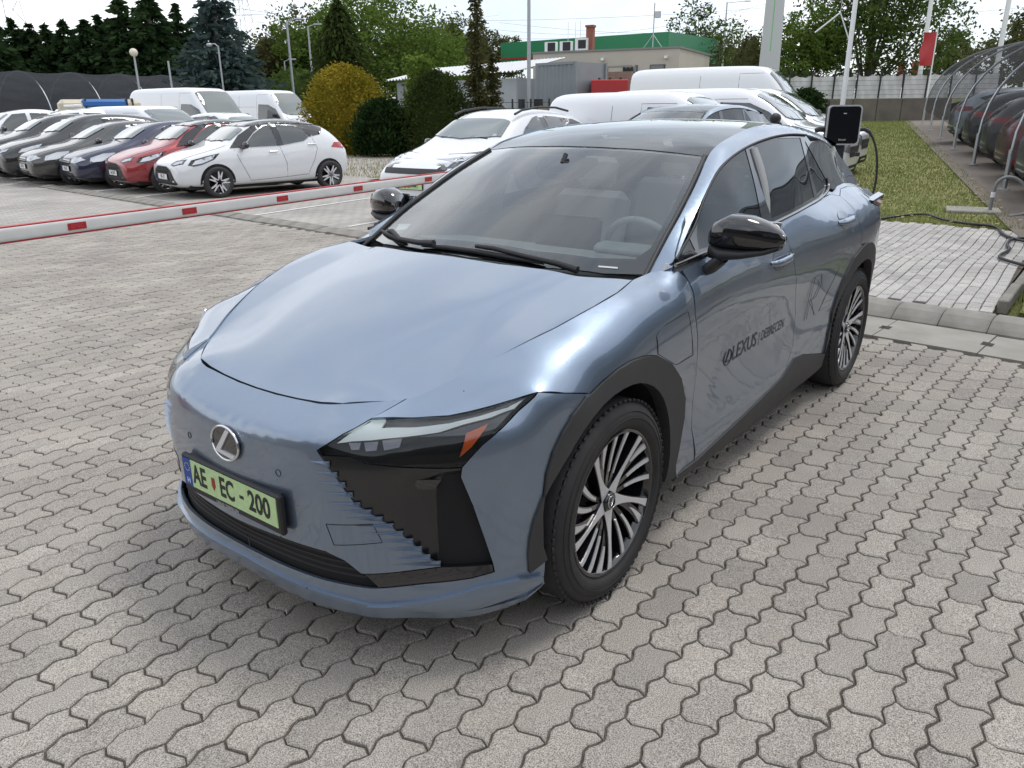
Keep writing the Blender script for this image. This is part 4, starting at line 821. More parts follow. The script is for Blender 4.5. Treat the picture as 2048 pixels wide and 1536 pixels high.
def letters(txt, size, x, y, m_, par, sx=.75, z=.0135, bold=.0, nm='lettering'): return link(nm, text_mesh(txt, size, .0004, sx, bold=bold), m_, par, (x, y, z))
letters('AE', .098, -.163, .004, M_INK, pl, .70, bold=.0026); letters('EC', .098, -.005, .004, M_INK, pl, .70, bold=.0026); letters('200', .098, .168, .004, M_INK, pl, .78, bold=.0026)
mb = MB(); mb.box((.076, .004, .0137), (.022, .011, .0008)); mb.build('hyphen', M_INK, pl)
letters('H', .030, -.235, -.028, M_WHITE, pl, .9)
mb = MB()
for k in range(12): a = k*math.pi/6; mb.prism([(-.235+.014*math.cos(a)+.002*math.cos(b), .024+.014*math.sin(a)+.002*math.sin(b)) for b in np.linspace(0, 2*math.pi, 6, endpoint=False)], .0132, .0138)
mb.build('star_ring', mat('star_yellow', (.7, .55, .05), .5), pl)
mb = MB(); mb.prism([(-.090, .026), (-.072, .026), (-.070, -.004), (-.081, -.022), (-.092, -.004)][::-1], .0132, .014); mb.build('crest', mat('crest_red', (.30, .03, .02), .6), pl)
letters('LEXUS | DEBRECEN', .0145, -.02, -.0615, mat('frame_print', (.45, .45, .45), .5), pl, 1.0, z=.0105)
M_DECAL = mat('dark_decal', (.035, .04, .05), .4)
def on_body(me, u, z, size_sx, m_, par, nm, tilt=0., off=.0015):
    V = np.array([v.co for v in me.vertices]); c, s_ = math.cos(tilt), math.sin(tilt)
    X = V[:, 0]*c-V[:, 1]*s_; Y = V[:, 0]*s_+V[:, 1]*c
    Q = W(u+X, z+Y, off); me2 = pydata(nm, Q, [tuple(p.vertices) for p in me.polygons]); bpy.data.meshes.remove(me); return link(nm, me2, m_, par)
# text reads from the front of the car to its back
on_body(text_mesh('LEXUS', .098, 0, 1.05, 'LEFT', bold=.001), 2.385, .652, 1, M_DECAL, fdoors[0], 'door_lettering')
on_body(text_mesh('| DEBRECEN', .072, 0, .86, 'LEFT'), 2.70, .652, 1, M_DECAL, fdoors[0], 'door_lettering')
lp = [(2.335+.042*math.cos(t), .652+.036*math.sin(t)) for t in np.linspace(0, 2*math.pi, 33)]
mb = MB(); mb.tube([tuple(W(a, b, .001)) for a, b in lp], .003, 4, cap=False); mb.tube([tuple(W(2.335+a*.6, .652+b*.6, .001)) for a, b in ((.02, .052), (-.03, -.032), (.05, -.032))], .003, 4); mb.build('door_emblem', M_DECAL, fdoors[0])
for k in range(2):
    g = k*.035
    mb = MB(); mb.tube([tuple(W(u, z, .0005)) for u, z in ((3.34+g, .60), (3.34+g, .83), (3.47-g*.5, .83-g), (3.50-g, .77), (3.46-g, .71), (3.37+g, .70), (3.50-g*.4, .60))], .0008, 4); mb.build('door_outline_print', M_DECAL, rdoors[0])
    mb = MB(); mb.tube([tuple(W(u, z, .0005)) for u, z in ((3.56, .83-g), (3.74-g, .83-g), (3.55+g, .61+g), (3.74, .61+g))], .0008, 4); mb.build('door_outline_print', M_DECAL, rdoors[0])
# interior
mb = MB(); mb.box((-.85, 0, 1.0), (.40, 1.40, .12), ry=rad(-6), ch=.05); mb.box((-.62, 0, 1.015), (.30, 1.42, .06), ry=rad(-8), ch=.02); mb.build('dashboard', M_INT, hero)
mb = MB(); mb.box((-.98, .05, 1.10), (.03, .36, .19), ry=rad(-12), ch=.01); mb.build('centre_screen', M_GLOSSB, hero)
mb = MB(); mb.box((-.93, .40, 1.075), (.12, .30, .05), ch=.02); mb.build('instrument_hood', M_INT, hero)
sw = empty('steering_wheel', parent=hero); sw.matrix_local = Matrix.Translation((-1.10, .39, 1.03)) @ Matrix.Rotation(rad(-65), 4, 'Y')
mb = MB(); mb.tube([(.185*math.cos(t), .185*math.sin(t), 0) for t in np.linspace(0, 2*math.pi, 41)], .016, 8, cap=False); mb.box((0, 0, -.01), (.12, .16, .05), ch=.02); mb.box((0, 0, -.01), (.05, .36, .02)); mb.build('wheel_ring', M_INT, sw)
def seat(x, y, w):
    s_ = empty('seat', parent=hero)
    mb = MB(); mb.box((x-.02, y, .60), (.52, w, .16), ch=.05); mb.build('cushion', M_INTL, s_)
    mb = MB(); mb.box((x-.36, y, .92), (.14, w*.94, .62), ry=rad(-18), ch=.05); mb.build('backrest', M_INTL, s_)
    mb = MB(); mb.box((x-.49, y, 1.32), (.09, .26, .17), ry=rad(-12), ch=.035); mb.tube([(x-.46, y-.06, 1.18), (x-.48, y-.06, 1.3)], .007, 6); mb.tube([(x-.46, y+.06, 1.18), (x-.48, y+.06, 1.3)], .007, 6); mb.build('headrest', M_INTL, s_)
seat(-1.45, .38, .52); seat(-1.45, -.38, .52); seat(-2.42, .33, .6); seat(-2.42, -.33, .6)
mb = MB(); mb.box((-1.02, 0, 1.405), (.05, .24, .07), ry=rad(15), ch=.02); mb.tube([(-1.0, 0, 1.43), (-1.03, 0, 1.47)], .012, 6); mb.build('interior_mirror', M_BLACK, hero)
mb = MB(); mb.box((-2.0, 0, .45), (2.6, 1.5, .06)); mb.box((-2.9, 0, .78), (.04, 1.5, .7)); mb.build('cabin_floor', M_INT, hero)
for sd in (1, -1):
    mb = MB(); mb.box((-1.15, .80*sd, .86), (1.3, .05, .52), ch=.02); mb.box((-2.05, .80*sd, .86), (.5, .05, .55), ch=.02); mb.build('door_card', M_INT, hero)
    mb = MB(); mb.tube([tuple(np.array([-1.50-.08*t, (.80-.12*t*t)*sd, 1.10+.38*t])) for t in np.linspace(0, 1, 6)], .03, 6); mb.build('inner_pillar', M_INT, hero)
for x_ in (-1.27, -2.05, -2.9): mb = MB(); mb.tube([(x_, y_, float(R.f(x_, y_))-.035) for y_ in np.linspace(-.55, .55, 9)], .03, 6); mb.build('roof_bow', M_INTL, hero)
# ------------------------------------------------------------------ wheels of the blue car
def spoke_poly(cl, ws):
    """outline of a tapering spoke along a centre line of (r, angle)"""
    P = np.array([(r*math.cos(a), r*math.sin(a)) for r, a in cl]); T = np.gradient(P, axis=0); T /= np.linalg.norm(T, axis=1)[:, None]; Nn = np.c_[-T[:, 1], T[:, 0]]
    w = np.array(ws)[:, None]/2; return [tuple(p) for p in P+Nn*w]+[tuple(p) for p in (P-Nn*w)[::-1]]
def make_wheel(R, wd, rim_r):
    t = bpy.data.objects.new('wheel', None); COL.objects.link(t)
    # local z points outwards
    mb = MB(); h = wd/2; prof = [(rim_r-.012, -h+.03), (rim_r+.004, -h+.012), (R-.055, -h+.0), (R-.018, -h+.016), (R-.003, -h+.045), (R, 0), (R-.003, h-.045), (R-.012, h-.026), (R-.026, h-.010), (R-.055, h-.001), (R-.085, h+.002), (rim_r+.016, h-.006), (rim_r+.002, h-.016), (rim_r-.012, h-.03)]
    mb.lathe(prof, 72)
    mb.build('tyre', M_RUBBER, t)
    mb = MB()
    for i in range(72):
        a = 2*math.pi*i/72; m_ = Matrix.Rotation(a, 4, 'Z') @ Matrix.Translation((R-.0125, 0, h-.030)) @ Matrix.Rotation(rad(40), 4, 'Y')
        mb.add([m_ @ Vector(p) for p in ((-.004, -.008, -.016), (.0035, -.008, -.016), (.0035, .008, -.016), (-.004, .008, -.016), (-.004, -.008, .016), (.0035, -.008, .016), (.0035, .008, .016), (-.004, .008, .016))], [(3, 2, 1, 0), (4, 5, 6, 7), (0, 1, 5, 4), (1, 2, 6, 5), (2, 3, 7, 6), (3, 0, 4, 7)])
    mb.build('tread_block', M_RUBBER, t)
    mb = MB()
    for rr, dz in ((R-.040, -.0045), (R-.062, .0022), (rim_r+.030, -.001)): mb.tube([(rr*math.cos(a), rr*math.sin(a), h+dz) for a in np.linspace(0, 2*math.pi, 73)], .0016, 4, cap=False)
    mb.build('sidewall_ring', M_RUBBER, t)
    r_ = link('rim', MB().lathe([(rim_r+.004, h-.012), (rim_r-.002, h-.008), (rim_r-.008, h-.012), (rim_r-.016, h-.045), (rim_r-.03, -h+.04), (rim_r-.002, -h+.02)], 72).mesh('rim'), M_GLOSSB, t)
    mb = MB(); mb.lathe([(.0, -.02), (.19, -.02), (.19, -.035)], 40); mb.build('brake_disc', mat('brake_steel', (.16, .16, .165), .4, metal=1.), t)
    for k in range(5):
        a0 = k*2*math.pi/5
        def part(nm, cl, ws, z0, z1, m_):
            P = spoke_poly([(r, a+a0) for r, a in cl], ws); n = len(P)//2; V = []
            rr = [math.hypot(*p) for p in P]
            zz = [h-.040+.026*min(1, max(0, (r-.05)/.20)) for r in rr]
            V = [(p[0], p[1], z+z1) for p, z in zip(P, zz)]+[(p[0], p[1], z+z0) for p, z in zip(P, zz)]; N_ = 2*n
            F = [(i, i+1, N_-2-i, N_-1-i) for i in range(n-1)]+[(N_+i+1, N_+i, 2*N_-1-i, 2*N_-2-i) for i in range(n-1)]
            F += [(i, N_+i, N_+(i+1) % N_, (i+1) % N_) for i in range(N_)]
            return link(nm, pydata(nm, V, F), m_, r_)
        rs = np.linspace(.035, rim_r-.004, 9); tw = .10
        main = [(r, tw*((r-.035)/.23)**1.3) for r in rs]
        part('spoke', main, [.060, .044, .034, .028, .025, .025, .028, .033, .040], -.045, 0, M_GLOSSB)
        part('spoke_face', main, [.056, .040, .029, .022, .018, .018, .020, .024, .030], -.004, .0015, M_ALU)
        for da, ra, w1, w2, fc in ((.27, .165, .010, .040, 1), (.56, .125, .020, .026, 1), (.86, .105, .018, .026, 1)):
            rs2 = np.linspace(ra, rim_r-.004, 6); cl = [(r, da+tw*((r-.035)/.23)**1.3-.08*(1-(r-ra)/(rim_r-ra))) for r in rs2]
            cl0 = [(r, da+tw*((r-.035)/.23)**1.3-.08*(1-(r-ra)/(rim_r-ra))) for r in np.linspace(.05, rim_r-.004, 7)]
            part('spoke', cl0, np.linspace(.016, w2, 7), -.045, -.006, M_GLOSSB)
            part('spoke_face', cl, np.linspace(w1*.45, w2*.72, 6), -.010, -.002, M_ALU)
    link('centre_cap', MB().lathe([(0, h-.026), (.028, h-.027), (.033, h-.034), (.033, h-.05)], 28).mesh('centre_cap'), M_GLOSSB, t)
    mb = MB(); mb.tube([(.027*math.cos(a), .021*math.sin(a), h-.0258) for a in np.linspace(0, 2*math.pi, 29)], .0018, 4, cap=False); mb.tube([(.006, .016, h-.0255), (-.012, -.010, h-.0255), (.02, -.011, h-.0255)], .0022, 4); mb.build('cap_emblem', M_CHROME, t)
    mb = MB()
    for k in range(5): a = 2*math.pi*(k+.5)/5+.1; mb.lathe([(0, h-.045), (.008, h-.046), (.009, h-.06)], 8, Matrix.Translation((.057*math.cos(a), .057*math.sin(a), 0)))
    mb.build('wheel_nut', M_GLOSSB, t)
    return t
w0 = make_wheel(.372, .232, .2635)
def wheel_at(x, y, z, sd, spin, steer=0.):
    global w0_used
    w = w0 if not w0_used else copy_tree(w0); w0_used = True
    w.parent = hero
    w.matrix_local = Matrix.Translation((x, y*sd, z)) @ Matrix.Rotation(steer, 4, 'Z') @ Matrix(((1, 0, 0, 0), (0, 0, sd, 0), (0, 1, 0, 0), (0, 0, 0, 1))) @ Matrix.Rotation(spin, 4, 'Z')
    return w
w0_used = False
wheel_at(0, .815, .372, 1, rad(53)); wheel_at(-2.85, .822, .370, 1, rad(20)); wheel_at(0, .815, .372, -1, rad(10)); wheel_at(-2.85, .822, .370, -1, rad(33))
# ------------------------------------------------------------------ parked vehicles: lofted shells with parts laid onto them
from mathutils.bvhtree import BVHTree
M_CGLASS = mat('parked_car_glass', (.030, .038, .040), .03, spec=.9, coat=1., coat_r=.01)
M_CSCREEN = mat('parked_car_screen', (.10, .125, .12), .03, spec=1.0, coat=1., coat_r=.01)  # lighter base colour adds to the reflected sky on the windscreens
M_CLAMP = mat('parked_car_lamp', (.50, .52, .55), .12, metal=.7, coat=1.)
M_CRED = mat('tail_lens', (.38, .012, .015), .15, coat=1.)
M_PLATE = mat('plate_white', (.72, .72, .70), .5)
def paint(n, c, metal=0.): return paint_mat('paint_'+n, c, metal, .3, 1.)
def interp(P, x): return float(np.interp(x, [p[0] for p in P], [p[1] for p in P]))
def shell(sp):
    """half sections along the car, front (d=0) to rear (d=L), subdivided into a smooth body"""
    L, hw = sp['L'], sp['W']/2; st = sp['stations']; V = []; F = []; K = 8
    for d in st:
        w = hw*interp(sp['plan'], d/L); zt = interp(sp['top'], d); zb = interp(sp['low'], d); be = min(interp(sp['belt'], d), zt-.02)
        cab = max(0., min(1., (zt-be-.03)/.25)); wr = w*(.90*(1-cab)+sp.get('rw', .74)*cab); x = sp['fo']-d
        zm = zb+(be-zb)*.55; te = zt-.03-.03*(1-cab)
        pts = [(0, zb), (w*.86, zb), (w*.975, zb+.09), (w, zm), (w*.965, be), (wr, te), (wr*.62, zt-.008), (0, zt)]
        for y, z in pts: V.append((x, y, z))
        for y, z in pts[1:-1]: V.append((x, -y, z))
    Q = len(V)//len(st); 
    order = list(range(K))+[K+5-i for i in range(6)]
    n = len(order)
    for s_ in range(len(st)-1):
        for k in range(n):
            a, b = order[k], order[(k+1) % n]; F.append((s_*Q+a, s_*Q+b, (s_+1)*Q+b, (s_+1)*Q+a))
    def cap(s_, rev):
        o = s_*Q; lf = [o+i for i in range(K)]; rg = [o]+[o+K+i for i in range(6)]+[o+K-1]
        for k in range(1, K-1): pass
        for k in range(K-1):
            q = (lf[k], lf[k+1], rg[k+1], rg[k]); q = tuple(dict.fromkeys(q)); F.append(q if not rev else q[::-1])
    cap(0, False); cap(len(st)-1, True)
    me = pydata('shell', V, F, True); o = bpy.data.objects.new('shell', me); COL.objects.link(o); md = o.modifiers.new('s', 'SUBSURF'); md.levels = 2; md.render_levels = 2
    bm = bmesh.new(); bm.from_mesh(me); bmesh.ops.recalc_face_normals(bm, faces=bm.faces); bm.to_mesh(me); bm.free()
    dg = bpy.context.evaluated_depsgraph_get(); m2 = bpy.data.meshes.new_from_object(o.evaluated_get(dg)); bpy.data.objects.remove(o); bpy.data.meshes.remove(me)
    m2.polygons.foreach_set('use_smooth', [True]*len(m2.polygons)); m2.name = 'body'
    return m2
class Overlay:
    def __init__(s, me): s.t = BVHTree.FromPolygons([v.co for v in me.vertices], [p.vertices for p in me.polygons])
    def cast(s, axis, a, b, side):
        if axis == 'y': o, d = Vector((a, 3*side, b)), Vector((0, -side, 0))
        elif axis == 'z': o, d = Vector((a, b, 5)), Vector((0, 0, -1))
        elif axis == 'f': o, d = Vector((4, a, b)), Vector((-1, 0, 0))
        else: o, d = Vector((-12, a, b)), Vector((1, 0, 0))
        h = s.t.ray_cast(o, d); return h[0], h[1], d
    def patch(s, name, axis, poly, m, parent, off=.004, step=.09, side=1, thick=.012):
        P = resample(poly, step*.6); lo, hi = P.min(0), P.max(0); GX, GY = np.meshgrid(np.arange(lo[0]+step/2, hi[0], step), np.arange(lo[1]+step/2, hi[1], step)); g = np.c_[GX.ravel(), GY.ravel()]
        if len(g): g = g[in_poly(g, inset(P, step*.3))]
        n = len(P); pts = np.concatenate([P, g]) if len(g) else P
        ov, _, of, _, _, _ = geometry.delaunay_2d_cdt([Vector((float(a), float(b))) for a, b in pts], [(i, (i+1) % n) for i in range(n)], [], 0, 1e-6)
        V2 = np.array([(v.x, v.y) for v in ov]); T = [f for f in of if len(f) == 3]; cen = np.array([V2[list(f)].mean(0) for f in T]); T = [f for f, k in zip(T, in_poly(cen, P)) if k]
        V = []; last = None
        for a, b in V2:
            h, nn, d = s.cast(axis, a, b, side)
            if h is None:
                q = s.t.find_nearest(Vector((a, side*.6, b)) if axis == 'y' else Vector((2 if axis == 'f' else -5, a, b)) if axis in 'fr' else Vector((a, b, 2))); h, nn = q[0], q[1]
            if nn.dot(d) > 0: nn = -nn
            V.append(h+nn*off)
        F = []
        dv = {'y': Vector((0, side, 0)), 'z': Vector((0, 0, 1)), 'f': Vector((1, 0, 0)), 'r': Vector((-1, 0, 0))}[axis]
        for f in T:
            a, b, c = (V[i] for i in f); F.append(tuple(f) if (b-a).cross(c-a).dot(dv) > 0 else tuple(f)[::-1])
        me = pydata(name, V, F, True); return link(name, me, m, parent)
    def line(s, name, axis, pts, r, m, parent, side=1):
        P = []
        for a, b in resample(pts, .15, False):
            h, nn, d = s.cast(axis, a, b, side)
            if h is not None: P.append(h)
        if len(P) > 1: mb = MB(); mb.tube(P, r, 4); return mb.build(name, m, parent)
def small_wheel(R, wd, rim, style, m_face):
    t = bpy.data.objects.new('wheel', None); COL.objects.link(t); h = wd/2
    MB().lathe([(rim-.01, -h+.02), (R-.03, -h), (R, -h+.03), (R, h-.03), (R-.012, h-.008), (R-.04, h), (rim+.004, h-.008), (rim-.01, h-.02)], 32).build('tyre', M_RUBBER, t)
    MB().lathe([(rim, h-.012), (rim-.012, h-.02), (rim-.02, h-.05), (.0, h-.055)], 32).build('rim', M_GLOSSB if style != 'steel' else m_face, t)
    mb = MB(); n = 5
    if style == 'V':
        for k in range(n):
            for da in (-.19, .19):
                a = k*2*math.pi/n; mb.prism([(.03*math.cos(a+1.2), .03*math.sin(a+1.2)), (.03*math.cos(a-1.2), .03*math.sin(a-1.2)), ((rim-.005)*math.cos(a+da-.05), (rim-.005)*math.sin(a+da-.05)), ((rim-.005)*math.cos(a+da+.05), (rim-.005)*math.sin(a+da+.05))][::1], h-.03, h-.008)
    elif style == 'steel':
        for k in range(8): a = k*math.pi/4; mb.prism([(rim*.62*math.cos(a+b)+.0, rim*.62*math.sin(a+b)) for b in (-.2, -.07, .07, .2)]+[(rim*.88*math.cos(a+b), rim*.88*math.sin(a+b)) for b in (.18, .06, -.06, -.18)], h-.05, h-.03)
        mb.lathe([(0, h-.02), (.07, h-.022), (.075, h-.05)], 16)
    else:
        for k in range(n):
            a = k*2*math.pi/n; mb.prism([((.03)*math.cos(a+b), .03*math.sin(a+b)) for b in (-1, 1)][::-1]+[((rim-.005)*math.cos(a+b), (rim-.005)*math.sin(a+b)) for b in (-.13, .13)], h-.03, h-.01)
        mb.lathe([(0, h-.008), (.05, h-.01), (.055, h-.04)], 16)
    mb.build('spokes', m_face, t); return t
def make_vehicle(name, sp, paintm, label, cat, group, loc, heading, plate=None, detail=True):
    t = empty(name, (loc[0], loc[1], loc[2] if len(loc) > 2 else 0.), rad(heading), label, cat, group)
    me = shell(sp); me.materials.append(paintm); body = link('body', me, None, t); ov = Overlay(me); fo, L = sp['fo'], sp['L']; X = lambda d: fo-d
    hw = sp['W']/2; R = sp['R']
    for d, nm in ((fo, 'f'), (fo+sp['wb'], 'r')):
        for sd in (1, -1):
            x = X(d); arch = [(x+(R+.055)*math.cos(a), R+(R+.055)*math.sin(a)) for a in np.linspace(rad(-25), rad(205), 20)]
            ov.patch('wheel_arch', 'y', arch, sp.get('archm', M_DARK), t, off=.003, side=sd)  # flat on the shell; near-black default colours in the wheel well's shade
            if sp.get('archm') is not None: ov.patch('arch_shade', 'y', [(x+(R+.02)*math.cos(a), R+(R+.02)*math.sin(a)) for a in np.linspace(rad(-25), rad(205), 20)], M_DARK, t, off=.006, side=sd)  # inside trimmed arches the well's shade is a flat dark patch
    w0_ = small_wheel(R, sp.get('ww', .2), sp.get('rim', R*.68), sp.get('style', 'V'), sp.get('face', M_ALU)); first = True
    for d in (fo, fo+sp['wb']):
        for sd in (1, -1):
            w = w0_ if first else copy_tree(w0_); first = False; w.parent = t
            w.matrix_local = Matrix.Translation((X(d), (hw-.085)*sd, R)) @ Matrix(((1, 0, 0, 0), (0, 0, sd, 0), (0, 1, 0, 0), (0, 0, 0, 1))) @ Matrix.Rotation(rad(37*d), 4, 'Z')
    if 'roof' in sp: ov.patch('roof', 'z', [(X(a), b) for a, b in sp['roof']], sp.get('roofm', M_ROOF), t, off=.014, step=.07)
    for nm, polys, m_ in (('side_window', sp.get('win', []), M_CGLASS), ('window_pillar', sp.get('pillar', []), sp.get('roofm', M_GLOSSB)), ('cladding', sp.get('clad', []), M_TRIM), ('roof_side', sp.get('rside', []), sp.get('roofm', M_ROOF))):
        for po in polys:
            for sd in (1, -1): ov.patch(nm, 'y', [(X(a), b) for a, b in po], m_, t, off=.014 if nm == 'side_window' else .010, side=sd, step=.07)
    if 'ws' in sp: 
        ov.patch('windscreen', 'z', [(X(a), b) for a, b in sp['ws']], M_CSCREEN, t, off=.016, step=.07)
    if 'rs' in sp: ov.patch('rear_screen', 'r', sp['rs'], M_CGLASS, t, off=.005)
    for key, nm, m_ in (('lamp', 'headlamp', M_CLAMP), ('lampb', 'lamp_housing', M_GLOSSB)):
        for po in sp.get(key, []):
            for sd in (1, -1):
                q = [(a*sd, b) for a, b in po]; ov.patch(nm, 'f', q, m_, t, off=.007 if key == 'lamp' else .004, step=.06)
    for po in sp.get('slamp', []):
        for sd in (1, -1): ov.patch('headlamp', 'y', [(X(a), b) for a, b in po], M_CLAMP, t, off=.007, side=sd, step=.06)
    for po in sp.get('slampb', []):
        for sd in (1, -1): ov.patch('lamp_housing', 'y', [(X(a), b) for a, b in po], M_GLOSSB, t, off=.004, side=sd, step=.06)
    for po in sp.get('grille', []): ov.patch('grille', 'f', po, M_DARK if detail else M_BLACK, t, off=.005, step=.08)
    for po in sp.get('gtrim', []): ov.patch('grille_trim', 'f', po, M_BLACK, t, off=.004, step=.08)
    for z, w in sp.get('bars', []): ov.line('grille_bar', 'f', [(-w, z), (w, z)], .011, sp.get('barm', M_BLACK), t)
    for po in sp.get('tail', []):
        for sd in (1, -1): ov.patch('tail_lamp', 'y', [(X(a), b) for a, b in po], M_CRED, t, off=.008, side=sd, step=.06)
    for po in sp.get('rtail', []): ov.patch('rear_lamp_bar', 'r', po, M_CRED, t, off=.008, step=.06)
    for po in sp.get('rblack', []): ov.patch('rear_trim', 'r', po, M_TRIM, t, off=.006, step=.08)
    for po in sp.get('seam', []):
        for sd in (1, -1): ov.line('door_seam', 'y', [(X(a), b) for a, b in po], .0045, M_DARK, t, sd)
    for po in sp.get('hoodseam', []): ov.line('bonnet_seam', 'z', [(X(a), b) for a, b in po], .0045, M_DARK, t); ov.line('bonnet_seam', 'z', [(X(a), -b) for a, b in po], .0045, M_DARK, t)
    for d, z in sp.get('handle', []):
        for sd in (1, -1):
            h, nn, _ = ov.cast('y', X(d), z, sd)
            if h: mb = MB(); mb.box((h.x, h.y+.012*sd, h.z), (.19, .03, .028), ch=.008); mb.build('handle', sp.get('hm', paintm), t)
    if 'mirror' in sp:
        d, z, s_ = sp['mirror']
        for sd in (1, -1):
            h, nn, _ = ov.cast('y', X(d), z, sd); y = (h.y if h else hw*.9*sd)
            o_ = MB(); n = 10; secs = [(0, .3), (.25, .85), (.6, 1.), (.85, .8), (1, .35)]; V = []; F = []
            for u, k in secs:
                for e in range(n): a = 2*math.pi*e/n; V.append((X(d)-.02-.04*u+.065*k*s_*math.cos(a), y+sd*(.03+.21*u*s_), z+.08*s_+.075*k*s_*math.sin(a)))
            for i in range(4):
                for e in range(n): F.append((i*n+e, i*n+(e+1) % n, (i+1)*n+(e+1) % n, (i+1)*n+e))
            F += [tuple(range(n)), tuple(range(4*n, 5*n))]; o_.add(V, F, True); o_.box((X(d)-.02, y+sd*.05, z+.02), (.07, .12, .04)); o_.build('door_mirror', sp.get('mirm', M_GLOSSB), t)
    if 'wiper' in sp:
        for a in sp['wiper']: ov.line('wiper', 'z', [(X(p), q) for p, q in a], .012, M_BLACK, t)
    if plate:
        h, nn, _ = ov.cast('f', sp.get('py', 0), sp['pz'], 1); xx = (h.x if h else fo)+.012
        p = empty('number_plate', parent=t); p.matrix_local = Matrix(((0, 0, 1, xx), (1, 0, 0, sp.get('py', 0)), (0, 1, 0, sp['pz']), (0, 0, 0, 1)))
        mb = MB(); mb.box((0, 0, 0), (.53, .118, .018), ch=.004); mb.build('plate_holder', M_BLACK, p); mb = MB(); mb.box((.02, 0, .009), (.47, .1, .004)); mb.build('plate_face', plate[1], p); mb = MB(); mb.box((-.236, 0, .0091), (.04, .1, .004)); mb.build('plate_band', M_EUB, p)
        link('lettering', text_mesh(plate[0], .098, .0005, .72, bold=.0015), M_INK, p, (.02, 0, .0118))
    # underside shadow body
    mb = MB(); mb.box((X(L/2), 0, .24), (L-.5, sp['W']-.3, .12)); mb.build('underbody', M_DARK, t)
    return t
def flip(P): return P+[(a, -b) for a, b in reversed(P) if abs(b) > 1e-6]
# ---- small hatchback
HATCH = dict(L=3.94, W=1.745, fo=.80, wb=2.56, R=.307, rim=.222, ww=.2, style='V', rw=.70,
  stations=[0, .07, .22, .5, .85, 1.05, 1.3, 1.6, 1.9, 2.3, 2.7, 3.1, 3.45, 3.7, 3.86, 3.94],
  plan=[(0, .70), (.02, .80), (.06, .91), (.13, .975), (.25, 1.), (.6, 1.), (.85, .985), (.94, .93), (1, .84)],
  top=[(0, .66), (.07, .74), (.22, .82), (.5, .91), (.85, .99), (1.05, 1.05), (1.3, 1.22), (1.6, 1.39), (1.9, 1.475), (2.3, 1.50), (2.7, 1.485), (3.1, 1.44), (3.45, 1.36), (3.7, 1.16), (3.86, .98), (3.94, .82)],
  low=[(0, .34), (.07, .22), (.3, .19), (3.6, .20), (3.86, .26), (3.94, .40)],
  belt=[(0, .60), (.5, .82), (1.0, .92), (2.2, .955), (3.0, 1.06), (3.5, 1.10), (3.94, .8)],
  win=[[(1.42, .965), (1.72, 1.22), (1.98, 1.36), (2.12, 1.385), (2.16, .975)], [(2.30, .985), (2.26, 1.385), (2.6, 1.365), (2.86, 1.27), (2.93, 1.12), (2.8, 1.05)]],
  pillar=[[(2.16, .97), (2.12, 1.40), (2.26, 1.40), (2.30, .98)], [(1.13, .955), (1.42, 1.2), (1.75, 1.37), (1.98, 1.39), (1.72, 1.24), (1.40, .965)], [(2.86, 1.28), (2.6, 1.38), (3.1, 1.37), (3.35, 1.30), (3.25, 1.18), (2.95, 1.13)]],
  rside=[[(1.75, 1.38), (2.0, 1.40), (2.3, 1.40), (3.1, 1.375), (3.35, 1.30), (3.4, 1.34), (3.0, 1.43), (2.3, 1.465), (1.9, 1.44)]],
  roof=flip([(1.58, 0), (1.62, .5), (1.8, .57), (2.4, .58), (3.0, .56), (3.4, .5), (3.45, 0)]), ws=flip([(1.08, 0), (1.14, .45), (1.22, .64), (1.55, .56), (1.56, 0)]), rs=[(-.5, 1.05), (-.45, 1.30), (.45, 1.30), (.5, 1.05)],
  slamp=[[(.32, .66), (.40, .74), (.62, .80), (.80, .84), (.72, .76), (.52, .69)]], slampb=[[(.25, .66), (.33, .75), (.62, .82), (.90, .87), (.76, .75), (.52, .665), (.35, .63)]],
  lampb=[[(.42, .66), (.5, .74), (.68, .77), (.7, .68), (.55, .64)]], lamp=[[(.48, .67), (.54, .72), (.66, .74), (.67, .69), (.56, .66)]],
  gtrim=[[(-.50, .27), (-.60, .30), (-.42, .56), (-.25, .63), (.25, .63), (.42, .56), (.60, .30), (.50, .27)]], grille=[[(-.36, .53), (-.22, .61), (.22, .61), (.36, .53), (.25, .50), (-.25, .50)], [(-.45, .285), (-.40, .36), (.40, .36), (.45, .285)]], bars=[(.555, .3), (.585, .24), (.31, .42), (.335, .42)], pz=.43, py=0.,
  tail=[[(3.45, .90), (3.55, 1.0), (3.75, 1.0), (3.90, .94), (3.80, .86), (3.62, .89)]],
  seam=[[(1.22, .93), (1.30, .7), (1.42, .45), (1.50, .30), (2.33, .33)], [(2.22, .96), (2.33, .62), (2.33, .33), (2.85, .36)], [(3.02, 1.10), (3.10, .9), (3.0, .65), (2.85, .40)]], hoodseam=[[(.12, .55), (.5, .66), (.9, .70), (1.08, .70)]], handle=[(2.05, .86), (2.98, .98)], mirror=(1.36, .93, 1.), wiper=[[(1.14, .05), (1.12, .5)], [(1.13, -.45), (1.12, -.05)]])
def variant(b, **k): d = dict(b); d.update(k); return d
